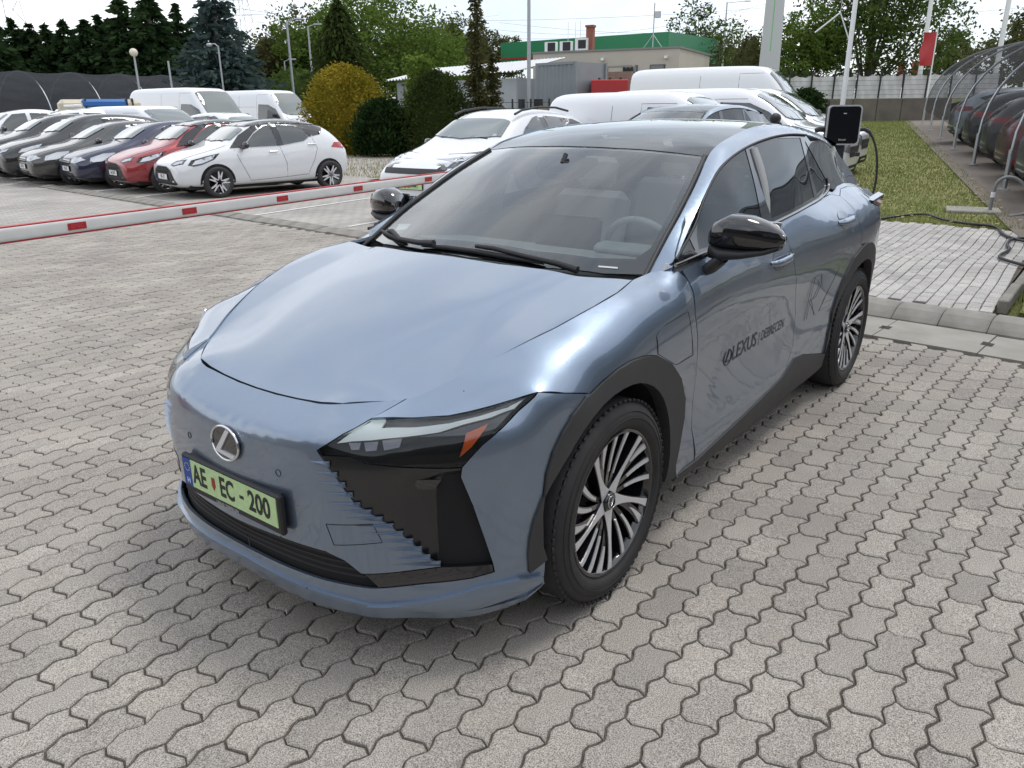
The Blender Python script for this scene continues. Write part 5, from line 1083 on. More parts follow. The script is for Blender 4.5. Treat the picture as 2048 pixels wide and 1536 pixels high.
def scaled(b, kx, kz, **k):
    """same body drawn longer (kx) and taller (kz)"""
    d = dict(b); S1 = lambda P: [(p[0]*kx, p[1]*kz) for p in P]
    for q in ('top', 'low', 'belt'): d[q] = S1(b[q])
    for q in ('win', 'pillar', 'rside', 'slamp', 'slampb', 'tail', 'seam', 'clad'):
        if q in b: d[q] = [S1(P) for P in b[q]]
    for q in ('roof', 'ws'):
        if q in b: d[q] = [(p[0]*kx, p[1]*k.get('W', b['W'])/b['W']) for p in b[q]]
    d['hoodseam'] = [[(p[0]*kx, p[1]*k.get('W', b['W'])/b['W']) for p in P] for P in b.get('hoodseam', [])]; d['wiper'] = [[(p[0]*kx, p[1]) for p in P] for P in b.get('wiper', [])]
    for q in ('lamp', 'lampb', 'gtrim', 'grille', 'rtail', 'rblack'):
        if q in b: d[q] = [[(p[0], p[1]*kz) for p in P] for P in b[q]]
    if 'rs' in b: d['rs'] = [(p[0], p[1]*kz) for p in b['rs']]
    d['bars'] = [(z*kz, w) for z, w in b.get('bars', [])]; d['handle'] = [(x*kx, z*kz) for x, z in b.get('handle', [])]; m = b['mirror']; d['mirror'] = (m[0]*kx, m[1]*kz, m[2]); d['pz'] = b['pz']*kz
    d['stations'] = [s*kx for s in b['stations']]; d['L'] = b['L']*kx; d['fo'] = b['fo']*kx; d['wb'] = b['wb']*kx; d.update(k); return d
# ---- saloon / older hatch: plain front
OLD = scaled(HATCH, 1.09, .985, W=1.76, style='five', roof=[], rside=[], pillar=[], face=M_ALU)
for k_ in ('roof', 'rside', 'pillar'): OLD.pop(k_)
OLD.update(slampb=[], lampb=[], slamp=[[(.30, .60), (.34, .70), (.60, .78), (.86, .80), (.80, .70), (.55, .62)]], lamp=[[(.42, .60), (.42, .70), (.62, .72), (.74, .66), (.62, .59)]], gtrim=[], grille=[[(-.34, .56), (-.36, .68), (.36, .68), (.34, .56)], [(-.40, .26), (-.36, .36), (.36, .36), (.40, .26)]], bars=[(.60, .33), (.64, .34)], barm=M_CHROME, pz=.46, wiper=HATCH['wiper'])
SEDAN = variant(OLD, L=4.54, wb=2.60, fo=.88, stations=[0, .07, .22, .5, .9, 1.15, 1.5, 1.9, 2.3, 2.8, 3.2, 3.6, 3.9, 4.2, 4.42, 4.54],
  top=[(0, .66), (.07, .73), (.22, .80), (.5, .88), (.9, .96), (1.15, 1.02), (1.5, 1.22), (1.9, 1.40), (2.3, 1.465), (2.8, 1.47), (3.2, 1.42), (3.6, 1.24), (3.9, 1.10), (4.2, 1.08), (4.42, 1.04), (4.54, .85)], belt=[(0, .60), (.5, .80), (1.0, .90), (2.2, .94), (3.5, 1.0), (4.54, .8)], low=[(0, .34), (.07, .22), (.3, .19), (4.2, .20), (4.45, .28), (4.54, .40)],
  win=[[(1.5, .955), (1.85, 1.2), (2.1, 1.34), (2.3, 1.37), (2.32, .965)], [(2.45, .97), (2.42, 1.37), (2.8, 1.36), (3.2, 1.2), (3.3, 1.03)]], ws=flip([(1.18, 0), (1.24, .45), (1.32, .64), (1.82, .56), (1.84, 0)]), tail=[[(4.2, .85), (4.2, .98), (4.45, .97), (4.45, .85)]], seam=[[(1.3, .9), (1.4, .6), (1.55, .3), (2.4, .33)], [(2.38, .95), (2.42, .6), (2.42, .33), (3.0, .36)], [(3.35, 1.0), (3.3, .8), (3.05, .4)]], handle=[(2.2, .85), (3.2, .88)], mirror=(1.48, .93, 1.), wiper=[[(1.24, .05), (1.22, .5)], [(1.23, -.45), (1.22, -.05)]], rs=[(-.5, 1.1), (-.45, 1.32), (.45, 1.32), (.5, 1.1)])
# ---- crossover
SUV = scaled(HATCH, 1.178, 1.10, W=1.865, R=.36, rim=.262, style='five', rw=.72, archm=M_TRIM)
for k_ in ('roof', 'rside', 'pillar'): SUV.pop(k_)
SUV['clad'] = [[(.95, .22), (1.3, .34), (3.6, .36), (3.75, .22)]]
SUV['pillar'] = [[(2.55, 1.06), (2.50, 1.50), (2.66, 1.50), (2.70, 1.07)], [(3.37, 1.40), (3.06, 1.50), (3.6, 1.46), (4.0, 1.34), (3.8, 1.24), (3.46, 1.24)]]
SUV.update(rblack=[[(-.75, .28), (-.78, .52), (.78, .52), (.75, .28)]], rtail=[[(-.80, 1.02), (-.78, 1.08), (.78, 1.08), (.80, 1.02)]])
# ---- panel vans
def van(L, H, W, wb, fo, R, hood_z, wsx, wtx, sl):
    return dict(L=L, W=W, fo=fo, wb=wb, R=R, rim=R*.62, ww=.21, style='steel', face=mat('steel_wheel', (.12, .12, .125), .5, metal=.5), rw=.86, archm=None,
      stations=[0, .06, .2, .45, wsx*.8, wsx, (wsx+wtx)/2, wtx, wtx+.25, L*.5, L*.7, L*.88, L-.12, L-.03, L],
      plan=[(0, .72), (.02, .86), (.07, .95), (.16, .99), (.3, 1.), (.96, 1.), (1, .97)],
      top=[(0, hood_z*.80), (.06, hood_z*.88), (.2, hood_z*.95), (.45, hood_z), (wsx, hood_z+.09), ((wsx+wtx)/2, (hood_z+H)/2+.08), (wtx, H-.09), (wtx+.25, H-.015), (L*.5, H), (L*.9, H-.01), (L-.12, H-.03), (L, H-.15)],
      low=[(0, .42), (.06, .28), (.3, .22), (L-.3, .24), (L, .32)], belt=[(0, hood_z*.75), (.4, hood_z*.92), (wsx, hood_z+.02), (L, hood_z+.06)],
      win=[[(wsx+.16, hood_z+.07), (wsx+.45, hood_z+.07+(H-hood_z)*.30), (wtx+.05, min(H-.30, hood_z+.62)), (wtx+.62, min(H-.28, hood_z+.64)), (wtx+.66, hood_z+.05)]], ws=flip([(wsx+.03, 0), (wsx+.08, W*.30), (wsx+.16, W*.385), (wtx-.04, W*.37), (wtx-.03, 0)]),
      slamp=[[(.10, hood_z*.62), (.12, hood_z*.78), (.34, hood_z*.90), (.50, hood_z*.90), (.36, hood_z*.72)]], lamp=[[(W*.24, hood_z*.62), (W*.26, hood_z*.78), (W*.40, hood_z*.84), (W*.42, hood_z*.66)]], grille=[[(-W*.22, hood_z*.55), (-W*.24, hood_z*.72), (W*.24, hood_z*.72), (W*.22, hood_z*.55)], [(-W*.3, .34), (-W*.28, hood_z*.42), (W*.28, hood_z*.42), (W*.3, .34)]], bars=[(hood_z*.63, W*.22)],
      seam=[[(wsx+.10, hood_z), (wsx+.18, .34), (wtx+.74, .34), (wtx+.74, H-.22), (wtx+.1, H-.22)], [(sl, .34), (sl, H-.25)], [(wtx+.8, hood_z+.04), (L-.15, hood_z+.04)], [(wtx+.8, .52), (L-.15, .52)]]+([[(wtx+.8, H*.72), (L-.1, H*.72)]] if H > 2.2 else []), hoodseam=[[(.14, W*.26), (.5, W*.36), (wsx, W*.37)]], handle=[(wtx+.62, hood_z-.06), (wtx+.9, hood_z-.06)], hm=M_BLACK, mirror=(wsx+.22, hood_z+.08, 1.35), mirm=M_BLACK, pz=.5, tail=[[(L-.16, .9), (L-.16, 1.35), (L-.06, 1.35), (L-.06, .9)]], wiper=[[(wsx+.06, .05), (wsx+.05, .55)], [(wsx+.06, -.5), (wsx+.05, -.05)]])
VAN_S = van(4.40, 1.86, 1.85, 2.78, .87, .32, 1.10, .98, 1.75, 3.05)
VAN_M = van(4.96, 1.92, 1.92, 3.28, .88, .33, 1.16, 1.02, 1.80, 3.3)
VAN_L = van(5.7, 2.55, 2.05, 4.03, .95, .345, 1.30, .98, 1.78, 3.6)
# ---- pickup
PICK = dict(L=5.3, W=1.85, fo=1.0, wb=3.08, R=.38, rim=.22, ww=.25, style='five', rw=.74, stations=[0, .08, .25, .6, 1.1, 1.4, 1.75, 2.05, 2.5, 3.0, 3.4, 3.6, 3.66, 4.2, 4.8, 5.2, 5.3],
  plan=[(0, .80), (.02, .90), (.08, .97), (.2, 1.), (.97, 1.), (1, .97)], top=[(0, .92), (.08, 1.0), (.25, 1.06), (.6, 1.11), (1.1, 1.15), (1.4, 1.2), (1.75, 1.48), (2.05, 1.70), (2.5, 1.79), (3.0, 1.79), (3.4, 1.74), (3.6, 1.60), (3.66, 1.22), (4.2, 1.20), (5.2, 1.20), (5.3, 1.1)],
  low=[(0, .5), (.1, .36), (5.0, .42), (5.3, .52)], belt=[(0, .8), (.6, 1.0), (1.4, 1.10), (3.5, 1.14), (5.3, 1.1)], win=[[(1.62, 1.15), (1.95, 1.48), (2.15, 1.63), (2.5, 1.66), (2.52, 1.15)], [(2.64, 1.15), (2.62, 1.66), (3.1, 1.65), (3.42, 1.5), (3.45, 1.15)]], ws=flip([(1.45, 0), (1.5, .5), (1.56, .66), (2.05, .58), (2.06, 0)]),
  slamp=[[(.12, .80), (.14, .95), (.5, 1.02), (.7, 1.03), (.45, .85)]], lamp=[[(.5, .8), (.5, .94), (.72, .96), (.78, .84)]], grille=[[(-.45, .60), (-.5, .92), (.5, .92), (.45, .60)]], bars=[(.72, .44), (.82, .46)], seam=[[(1.5, 1.1), (1.6, .6), (1.75, .42), (2.58, .42)], [(2.58, 1.14), (2.58, .42), (3.4, .42), (3.5, 1.14)]], hoodseam=[[(.2, .5), (.8, .66), (1.4, .68)]], handle=[(2.42, 1.05), (3.35, 1.05)], mirror=(1.72, 1.12, 1.25), pz=.55, tail=[[(5.1, .95), (5.1, 1.18), (5.25, 1.18), (5.25, .95)]], clad=[[(.9, .38), (.95, .46), (5.0, .50), (5.0, .42)]], wiper=[[(1.5, .05), (1.49, .55)]])
P_WHITE = paint('pearl_white', (.70, .71, .73)); P_RED = paint('dark_red', (.30, .022, .026), .35); P_NAVY = paint('navy', (.007, .011, .045), .35); P_GREY = paint('dark_grey', (.05, .049, .048), .5); P_BLK = paint('graphite', (.010, .011, .013), .35); P_VAN = paint('van_white', (.74, .75, .77)); P_SILV = paint('silver_blue', (.42, .47, .54), .5)
PK = 'cars parked in the row beside the drive'
HD = -9.
make_vehicle('parked_car', HATCH, P_WHITE, 'white hatchback with black roof at the near end of the parked row', 'car', PK, (-7.29, -13.43), -10, ('VIK-127', M_PLATE))
make_vehicle('parked_car', HATCH, P_RED, 'red hatchback with black roof right behind the white hatchback', 'car', PK, (-7.22, -15.35), HD, ('AA JU-875', M_PLATE))
make_vehicle('parked_car', OLD, P_NAVY, 'navy blue older hatchback between the red and the grey car', 'car', PK, (-7.15, -17.25), HD, ('PXG-582', M_PLATE))
make_vehicle('parked_car', SEDAN, P_GREY, 'dark grey saloon with chrome grille next to the navy hatchback', 'car', PK, (-6.95, -19.05), HD, ('RBD-952', M_PLATE))
make_vehicle('parked_car', variant(SUV, archm=None, clad=[], W=1.84, grille=[[(-.42, .30), (-.30, .56), (-.40, .80), (.40, .80), (.30, .56), (.42, .30)]], gtrim=[], bars=[(.70, .33), (.62, .28), (.40, .34)], pz=.50), P_BLK, 'black crossover with large grille at the far end of the parked row', 'car', PK, (-7.1, -20.9), HD, ('AA IW-301', M_PLATE))
make_vehicle('parked_car', variant(SUV, clad=[], archm=None), P_BLK, 'dark car cut off by the edge of the picture beyond the black crossover', 'car', PK, (-7.2, -23.0), HD)
pk = make_vehicle('pickup', PICK, P_WHITE, 'white pickup with a light bar on its roof behind the parked row', 'pickup', None, (-7.82, -23.52), HD)
mb = MB(); mb.box((-1.55, 0, 1.86), (.24, 1.0, .07), ch=.02); mb.tube([(-1.55, -.35, 1.78), (-1.55, -.35, 1.84)], .02, 6); mb.tube([(-1.55, .35, 1.78), (-1.55, .35, 1.84)], .02, 6); mb.build('light_bar', M_WHITE, pk)
pk2 = make_vehicle('pickup', PICK, P_WHITE, 'white pickup with a canopy at the left edge behind the parked row', 'pickup', None, (-7.47, -26.31), HD)
mb = MB(); mb.box((-3.4, 0, 1.5), (1.55, 1.6, .55), ch=.12); mb.build('cargo_canopy', P_WHITE, pk2)
mb = MB(); mb.box((-3.4, .803, 1.56), (1.2, .01, .26)); mb.build('canopy_window', M_CGLASS, pk2)
make_vehicle('van', VAN_S, P_VAN, 'small white van with dark side window behind the navy hatchback', 'van', 'white vans in the car park', (-11.11, -20.26), 100)
make_vehicle('van', VAN_L, P_VAN, 'tall white panel van left of the yellow bush, the nearer of two', 'van', 'white vans in the car park', (-16.00, -25.46), 96)
make_vehicle('van', VAN_L, P_VAN, 'tall white panel van half hidden behind the yellow bush', 'van', 'white vans in the car park', (-20.59, -27.09), 98)
make_vehicle('parked_car', SUV, P_WHITE, 'white car between the two tall panel vans', 'car', None, (-14.65, -21.53), 98)
# white crossover behind the barrier
bz = scaled(SUV, 1.01, 1.0, W=1.86, slampb=[[(.10, .84), (.14, .90), (.50, .98), (.95, 1.03), (.60, .92)]], slamp=[[(.14, .86), (.18, .89), (.50, .95), (.80, .99), (.55, .92)]], lampb=[[(.45, .80), (.5, .87), (.74, .90), (.74, .82)]], lamp=[], gtrim=[[(-.62, .80), (-.55, .72), (.55, .72), (.62, .80)]], grille=[[(-.70, .30), (-.66, .40), (.66, .40), (.70, .30)]], bars=[(.33, .6), (.37, .6)], pz=.55)
z_ = make_vehicle('crossover', bz, P_WHITE, 'white crossover with black roof rails just behind the red and white barrier', 'car', None, (-7.5, -6.6, .03), 3., ('AE BX-441', M_EV))
for sd in (1, -1): mb = MB(); mb.tube([(-.98, .62*sd, 1.56), (-1.2, .61*sd, 1.62), (-1.7, .59*sd, 1.665), (-2.3, .58*sd, 1.66), (-2.75, .57*sd, 1.60)], .02, 6); mb.build('roof_rail', M_BLACK, z_)
# second car of the blue car's kind, seen over its roof
keep = {'bonnet', 'fascia', 'front_bumper', 'wing', 'front_door', 'rear_door', 'rear_quarter', 'roof', 'roof_pillar', 'window_surround', 'front_window', 'quarter_light', 'rear_window', 'rear_quarter_window', 'windscreen', 'door_mirror', 'wheel', 'rear_spoiler', 'rear_screen', 'tailgate', 'rear_bumper', 'sill', 'wheel_arch_trim', 'roof_bow', 'inner_shell'}
h2 = empty('car', (-8.8, -4.1, .12), rad(-6), 'pale silver blue car of which only roof and windows show over the blue car', 'car')
for ch in list(hero.children):
    if ch.name.split('.')[0] in keep:
        c = ch.copy(); COL.objects.link(c); c.parent = h2
        if ch.name.split('.')[0] in ('wheel', 'door_mirror', 'windscreen', 'window_surround'):
            for g in ch.children: d_ = g.copy(); COL.objects.link(d_); d_.parent = c
# white vans parked with their noses to the right
VG = 'white vans parked nose to the right behind the blue car'
make_vehicle('van', VAN_S, P_VAN, 'small white panel van nearest behind the white crossover', 'van', VG, (-11.8, -3.45, .1), 96)
make_vehicle('van', VAN_M, P_VAN, 'white van with wide windscreen, second of the row facing right', 'van', VG, (-14.1, -3.05, .12), 96)
make_vehicle('van', VAN_M, P_VAN, 'white van partly hidden, third of the row facing right', 'van', VG, (-16.6, -3.5, .16), 96)
make_vehicle('van', VAN_L, P_VAN, 'tallest white panel van at the back of the row facing right', 'van', VG, (-20.7, -5.4, .2), 98)
# ------------------------------------------------------------------ kerbs, plots, lawn
def gz(x, y):
    """the land behind the drive climbs gently away from the blue car"""
    w = min(1., max(0., (y+17)/6.)); return w*(.09+.028*max(0., -x-10.6))
def grid_sheet(name, x0, x1, y0, y1, n, m_, test=None, dz=0.):
    V = []; F = []; xs = np.linspace(x0, x1, n+1); ys = np.linspace(y0, y1, n+1)
    for x in xs:
        for y in ys: V.append((x, y, gz(x, y)+dz))
    for i in range(n):
        for j in range(n):
            c = ((xs[i]+xs[i+1])/2, (ys[j]+ys[j+1])/2)
            if test is None or test(*c): F.append((i*(n+1)+j, (i+1)*(n+1)+j, (i+1)*(n+1)+j+1, i*(n+1)+j+1)[::-1])
    o = link(name, pydata(name, V, F, True), m_); return tag(o, kind='structure')
kerb_bed = -5.18
def lawn_test(x, y): return not (-10.45 < x and y < 1.42 and y > -7) and not (x > -11.7 and y < -5.2) and not (x > -26 and y < -13.6+(x+11.7)*.02 and y < -12.2+(x+11.7)*.55) and x < kerb_bed
grid_sheet('lawn', -130, -5.2, -75, 26, 150, M_LAWN, lambda x, y: x < -10.4 or y > 1.35, dz=-.012) if False else None
def poly_sheet(name, poly, m_, dz, step=2.):
    P = resample(poly, step); lo, hi = P.min(0), P.max(0); GX, GY = np.meshgrid(np.arange(lo[0]+step/2, hi[0], step), np.arange(lo[1]+step/2, hi[1], step)); g = np.c_[GX.ravel(), GY.ravel()]; g = g[in_poly(g, inset(P, step*.3))]
    n = len(P); ov, _, of, _, _, _ = geometry.delaunay_2d_cdt([Vector((float(a), float(b))) for a, b in np.concatenate([P, g])], [(i, (i+1) % n) for i in range(n)], [], 0, 1e-5)
    V2 = np.array([(v.x, v.y) for v in ov]); T = [f for f in of if len(f) == 3]; k = in_poly(np.array([V2[list(f)].mean(0) for f in T]), P)
    V = [(a, b, gz(a, b)+dz) for a, b in V2]; F = []
    for f, kk in zip(T, k):
        if kk:
            a, b, c = (Vector(V[i]) for i in f); F.append(tuple(f) if (b-a).cross(c-a).z > 0 else tuple(f)[::-1])
    return tag(link(name, pydata(name, V, F, True), m_), kind='structure')
TLX = -10.35
poly_sheet('lawn', [(TLX, -5.0), (TLX, 1.45), (-5.3, 1.62), (-5.15, 6), (-5.0, 24), (-130, 24), (-130, -75), (-42, -72), (-42, -40), (-24, -21), (-13.6, -13.6), (-11.7, -13.2), (-11.7, -5.0)], M_LAWN, -.02, 2.2)
# parking bay lines
for a, b in (((-5.838, -9.577), (-9.322, -10.027)), ((-5.814, -7.193), (-7.014, -7.279)), ((-5.946, -14.085), (-7.252, -14.497)), ((-5.794, -15.939), (-7.305, -16.551)), ((-5.755, -17.826), (-7.212, -18.382)), ((-5.724, -19.703), (-7.124, -20.398)), ((-6.238, -21.229), (-7.188, -21.772))):
    d = Vector((b[0]-a[0], b[1]-a[1])).normalized(); n = Vector((-d.y, d.x))*.05; e = Vector(a)+d*4.6
    o = link('bay_line', pydata('bay_line', [(a[0]+n.x, a[1]+n.y, -.0005), (a[0]-n.x, a[1]-n.y, -.0005), (e.x-n.x, e.y-n.y, -.0005), (e.x+n.x, e.y+n.y, -.0005)], [(0, 1, 2, 3)]), M_LINE, far)
# kerb stones: sloped along the plot, flush at the left
kang = math.atan(.075)
def kerb_mesh(h, ln=.345):
    prof = [(-.28, -.05), (-.28, h), (-.20, h+.004), (-.10, h*.86), (-.02, h*.45), (.02, .018), (.03, -.02)]; V = []; F = []; L_ = ln/2
    for s_, k in ((-L_, .94), (-L_+.012, 1), (L_-.012, 1), (L_, .94)):
        for x, z in prof: V.append((x*k+(-.125)*(1-k), s_, z*k if z > 0 else z))
    n = len(prof)
    for i in range(3):
        for k in range(n-1): F.append((i*n+k, (i+1)*n+k, (i+1)*n+k+1, i*n+k+1))
    F += [tuple(range(n))[::-1], tuple(range(3*n, 4*n))]; me = pydata('kerb_stone', V, F); me.materials.append(M_CONCD); return me
kb = tag(empty('kerb'), kind='structure'); km, km2 = kerb_mesh(.105), kerb_mesh(.035)
r_ = random.Random(5)
y = 2.7
while y > -4.6:
    o = bpy.data.objects.new('kerb_stone', km); COL.objects.link(o); o.parent = kb; o.location = (KX(y)-.03+r_.uniform(-.006, .006), y, r_.uniform(-.006, .004)); o.rotation_euler = (r_.uniform(-.015, .015), 0, -kang+r_.uniform(-.012, .012)); y -= .35
while y > -34:
    o = bpy.data.objects.new('kerb_stone', km2); COL.objects.link(o); o.parent = kb; o.location = (KX(y)+.12+r_.uniform(-.006, .006), y, r_.uniform(-.006, .004)); o.rotation_euler = (r_.uniform(-.015, .015), 0, -kang+r_.uniform(-.012, .012)); y -= .35
# gutter slabs with square drain holes at every second joint
gu = tag(empty('gutter'), kind='structure'); y = 2.6; i = 0
def slab_mesh(notch):
    L_, w = .355, .30; h = .035
    o = [(-w, -L_), (w, -L_)]+([(w, L_), (-w, L_)] if not notch else [(w, L_), (.05, L_), (.05, L_-.035), (-.06, L_-.035), (-.06, L_), (-w, L_)])
    if notch: o = [(-w, -L_), (-.06, -L_), (-.06, -L_+.035), (.05, -L_+.035), (.05, -L_), (w, -L_)]+o[2:]
    return MB().prism(o, -.06, h*.25).mesh('gutter_slab')
sm = slab_mesh(True); sm.materials.append(M_CONC)
while y > -4.4:
    o = bpy.data.objects.new('gutter_slab', sm); COL.objects.link(o); o.parent = gu; o.location = (KX(y)+.325, y, r_.uniform(-.004, .004)); o.rotation_euler = (r_.uniform(-.006, .006), r_.uniform(-.01, .0), -kang); y -= .716
# plot paved with small rectangular stones
tp = sheet('plot_paving', [(kerb_bed+.12, -4.8), (kerb_bed+.22, 1.42), (TLX, 1.42), (TLX, -4.8)], .072, M_JOINT)
tang = rad(1.5)
def tile_geo(l=.2, w=.1, g=.004, ch=.004):
    a, b = l/2-g, w/2-g; V = [(-a+ch, -b+ch, 0), (a-ch, -b+ch, 0), (a-ch, b-ch, 0), (-a+ch, b-ch, 0), (-a, -b, -ch), (a, -b, -ch), (a, b, -ch), (-a, b, -ch), (-a, -b, -.014), (a, -b, -.014), (a, b, -.014), (-a, b, -.014)]
    F = [(0, 1, 2, 3)]+[(4+i, 4+(i+1) % 4, (i+1) % 4, i) for i in range(4)]+[(8+i, 8+(i+1) % 4, 4+(i+1) % 4, 4+i) for i in range(4)]; return np.array(V), F
def plot_mat(name, attr):
    m = paver_mat(name, attr); cr = [n for n in m.node_tree.nodes if n.type == 'VALTORGB'][0].color_ramp
    for e, c in zip(cr.elements, ((.33, .33, .33), (.38, .38, .38), (.43, .43, .425), (.46, .46, .45))): e.color = (*c, 1)
    return m
MT_I, MT_A = plot_mat('plot_stone', False), plot_mat('plot_stone_mass', True)
ts = []
for i in range(-12, 80):
    for j in range(-20, 90):
        u = -5.3-i*.2-(.1 if j % 2 else 0); v = 1.5-j*.1; x = (u+5.3)*math.cos(tang)-(v-1.5)*math.sin(tang)-5.3; yy = (u+5.3)*math.sin(tang)*1+(v-1.5)*math.cos(tang)+1.5
        if KX(yy)-.36 > x > TLX+.08 and -4.7 < yy < 1.425: 
            d = math.hypot(x-2.13, yy-2.12); az = math.degrees(math.atan2(yy-2.12, x-2.13)) % 360
            ts.append((x, yy, d, 182 < az < 204))
ts.sort(key=lambda q: (not q[3], q[2])); V0, F0 = tile_geo(); tm = pydata('paving_stone', V0, F0); tm.materials.append(MT_I)
wob = lambda x, y: .012*math.sin(x*1.3+.7)+.008*math.sin(x*2.9+y)
for (x, y, d, _) in ts[:300]:
    o = bpy.data.objects.new('paving_stone', tm); COL.objects.link(o); o.parent = tp; o.location = (x, y+wob(x, y), .088+r_.uniform(-.002, .002)+gz(x, y)*0); o.rotation_euler = (r_.uniform(-.012, .012), r_.uniform(-.01, .01), tang+r_.uniform(-.01, .01))
n = len(ts)-300; VV = np.zeros((n, len(V0), 3)); F = []; tone = np.repeat([r_.random() for _ in range(n)], len(V0)); c, s = math.cos(tang), math.sin(tang)
for q, (x, y, d, _) in enumerate(ts[300:]):
    VV[q, :, 0] = x+V0[:, 0]*c-V0[:, 1]*s; VV[q, :, 1] = y+wob(x, y)+V0[:, 0]*s+V0[:, 1]*c; VV[q, :, 2] = .088+V0[:, 2]+r_.uniform(-.002, .002); F += [tuple(i+q*len(V0) for i in f) for f in F0]
me = bpy.data.meshes.new('paving_field'); me.from_pydata(VV.reshape(-1, 3).tolist(), [], F); me.update(); me.attributes.new('tone', 'FLOAT', 'POINT').data.foreach_set('value', tone.astype(np.float32)); o = link('paving_field', me, MT_A, tp); o['kind'] = 'stuff'
# edging strip, gravel bed, soil
ed = tag(empty('edging'), kind='structure')
for i in range(6):
    x = -5.35-i*.85; mb = MB(); mb.box((x-.41, 1.49+.02*math.sin(i), .085), (.835, .08, .12), rz=r_.uniform(-.012, .012), ch=.01); mb.build('edging_stone', M_CONCD, ed)
mb = MB(); mb.box((-6.45, 2.0, .085), (.07, 1.0, .10), ch=.01); mb.build('edging_stone', M_CONCD, ed)
gm = mat('pebble', (.52, .47, .40), .85, noise=(60, .3, (.30, .26, .21)))
V = []; F = []
for k in range(1500):
    x = r_.uniform(-9.6, -6.5); y = r_.uniform(1.56, 2.6); a = r_.uniform(.012, .026); b = r_.uniform(.6, 1); t = r_.uniform(0, 6.3); i = len(V); z = .085+r_.uniform(0, .012)
    for px, py, pz in ((a, 0, 0), (0, a*b, 0), (-a, 0, 0), (0, -a*b, 0), (0, 0, a*.7)): V.append((x+px*math.cos(t)-py*math.sin(t), y+px*math.sin(t)+py*math.cos(t), z+pz))
    F += [(i, i+1, i+4), (i+1, i+2, i+4), (i+2, i+3, i+4), (i+3, i, i+4)]
tag(link('gravel', pydata('gravel', V, F), gm), 'pale gravel bed beside the paved plot', 'gravel', kind='stuff')
sheet('gravel_bed', [(-9.7, 1.53), (-6.45, 1.53), (-6.45, 2.7), (-9.7, 2.7)], .084, earth_mat('gravel_soil', (.34, .30, .25), (.22, .19, .15), 60))
# grass blades and flowers (thinning with distance)
def blades(name, n, area, hgt, m_, seed, label):
    rr = random.Random(seed); V = []; F = []; k = 0
    while k < n:
        q = area(rr)
        if q is None: continue
        x, y = q; k += 1; d = math.hypot(x-2.1, y-2.1); z = gz(x, y)-.02 if x < TLX or y > 1.45 else .07; sz = hgt*(.6+.8*rr.random())*(1+d*.018); w = .004*(1+d*.06); t = rr.uniform(0, 6.3); lx, ly = rr.uniform(-.5, .5)*sz, rr.uniform(-.5, .5)*sz; i = len(V)
        V += [(x-w*math.cos(t), y-w*math.sin(t), z), (x+w*math.cos(t), y+w*math.sin(t), z), (x+lx, y+ly, z+sz)]; F.append((i, i+1, i+2))
    return tag(link(name, pydata(name, V, F), m_), label, 'grass', kind='stuff')
def leaf_mat(name, c1, c2, trans=.35, scale=.7, rough=.75):
    if name in MATS: return MATS[name]
    m = bpy.data.materials.new(name); m.use_nodes = True; nt = m.node_tree; nt.nodes.clear(); N = nt.nodes.new; L = nt.links.new
    ge = N('ShaderNodeNewGeometry'); n = N('ShaderNodeTexNoise'); n.inputs['Scale'].default_value = scale; n.inputs['Detail'].default_value = 3; L(ge.outputs['Position'], n.inputs[0])
    mxr = N('ShaderNodeMath'); mxr.operation = 'ADD'; sc = N('ShaderNodeMath'); sc.operation = 'MULTIPLY'; sc.inputs[1].default_value = .45; L(ge.outputs['Random Per Island'], sc.inputs[0]); L(sc.outputs[0], mxr.inputs[0]); ns = N('ShaderNodeMath'); ns.operation = 'MULTIPLY_ADD'; ns.inputs[1].default_value = 1.5; ns.inputs[2].default_value = -.45; L(n.outputs[0], ns.inputs[0]); L(ns.outputs[0], mxr.inputs[1])
    r = N('ShaderNodeValToRGB'); r.color_ramp.elements[0].color = (*c1, 1); r.color_ramp.elements[1].color = (*c2, 1); L(mxr.outputs[0], r.inputs[0])
    d = N('ShaderNodeBsdfDiffuse'); t = N('ShaderNodeBsdfTranslucent'); mx = N('ShaderNodeMixShader'); mx.inputs[0].default_value = trans; o = N('ShaderNodeOutputMaterial'); L(r.outputs[0], d.inputs[0]); L(r.outputs[0], t.inputs[0]); L(d.outputs[0], mx.inputs[1]); L(t.outputs[0], mx.inputs[2]); L(mx.outputs[0], o.inputs[0]); MATS[name] = m; return m
M_BLADE = leaf_mat('grass_blade', (.12, .165, .042), (.31, .32, .125), .3, .9)
TNL = lambda x: .35+.262*(x+14.6)          # foot line of the netting tunnel at the right
def area_r(rr):
    x = -10.4-(rr.random()**1.6)*34; y = rr.uniform(-9, 2); 
    if y > TNL(x)-.25 or y < (x+10.4)*.40-2.4: return None
    return x, y
blades('grass', 34000, area_r, .038, M_BLADE, 1, 'short lawn grass between the plot and the netting tunnel')
def area_l(rr):
    x = -11.8-(rr.random()**1.4)*22; y = rr.uniform(-34, -8)
    d = math.degrees(math.atan2(y-2.1, x-2.1)) % 360
    return (x, y) if 222 < d < 236 else None
blades('grass', 9000, area_l, .06, leaf_mat('dry_grass_blade', (.15, .155, .055), (.32, .29, .14), .3, .9), 2, 'dry lawn grass in front of the round bushes')
def area_s(rr):
    x = rr.uniform(-6.4, -5.2); y = rr.uniform(1.55, 2.6); return x, y
blades('grass', 900, area_s, .05, M_BLADE, 3, 'small patch of grass beside the kerb at the right edge')
V = []; F = []; rr = random.Random(9)
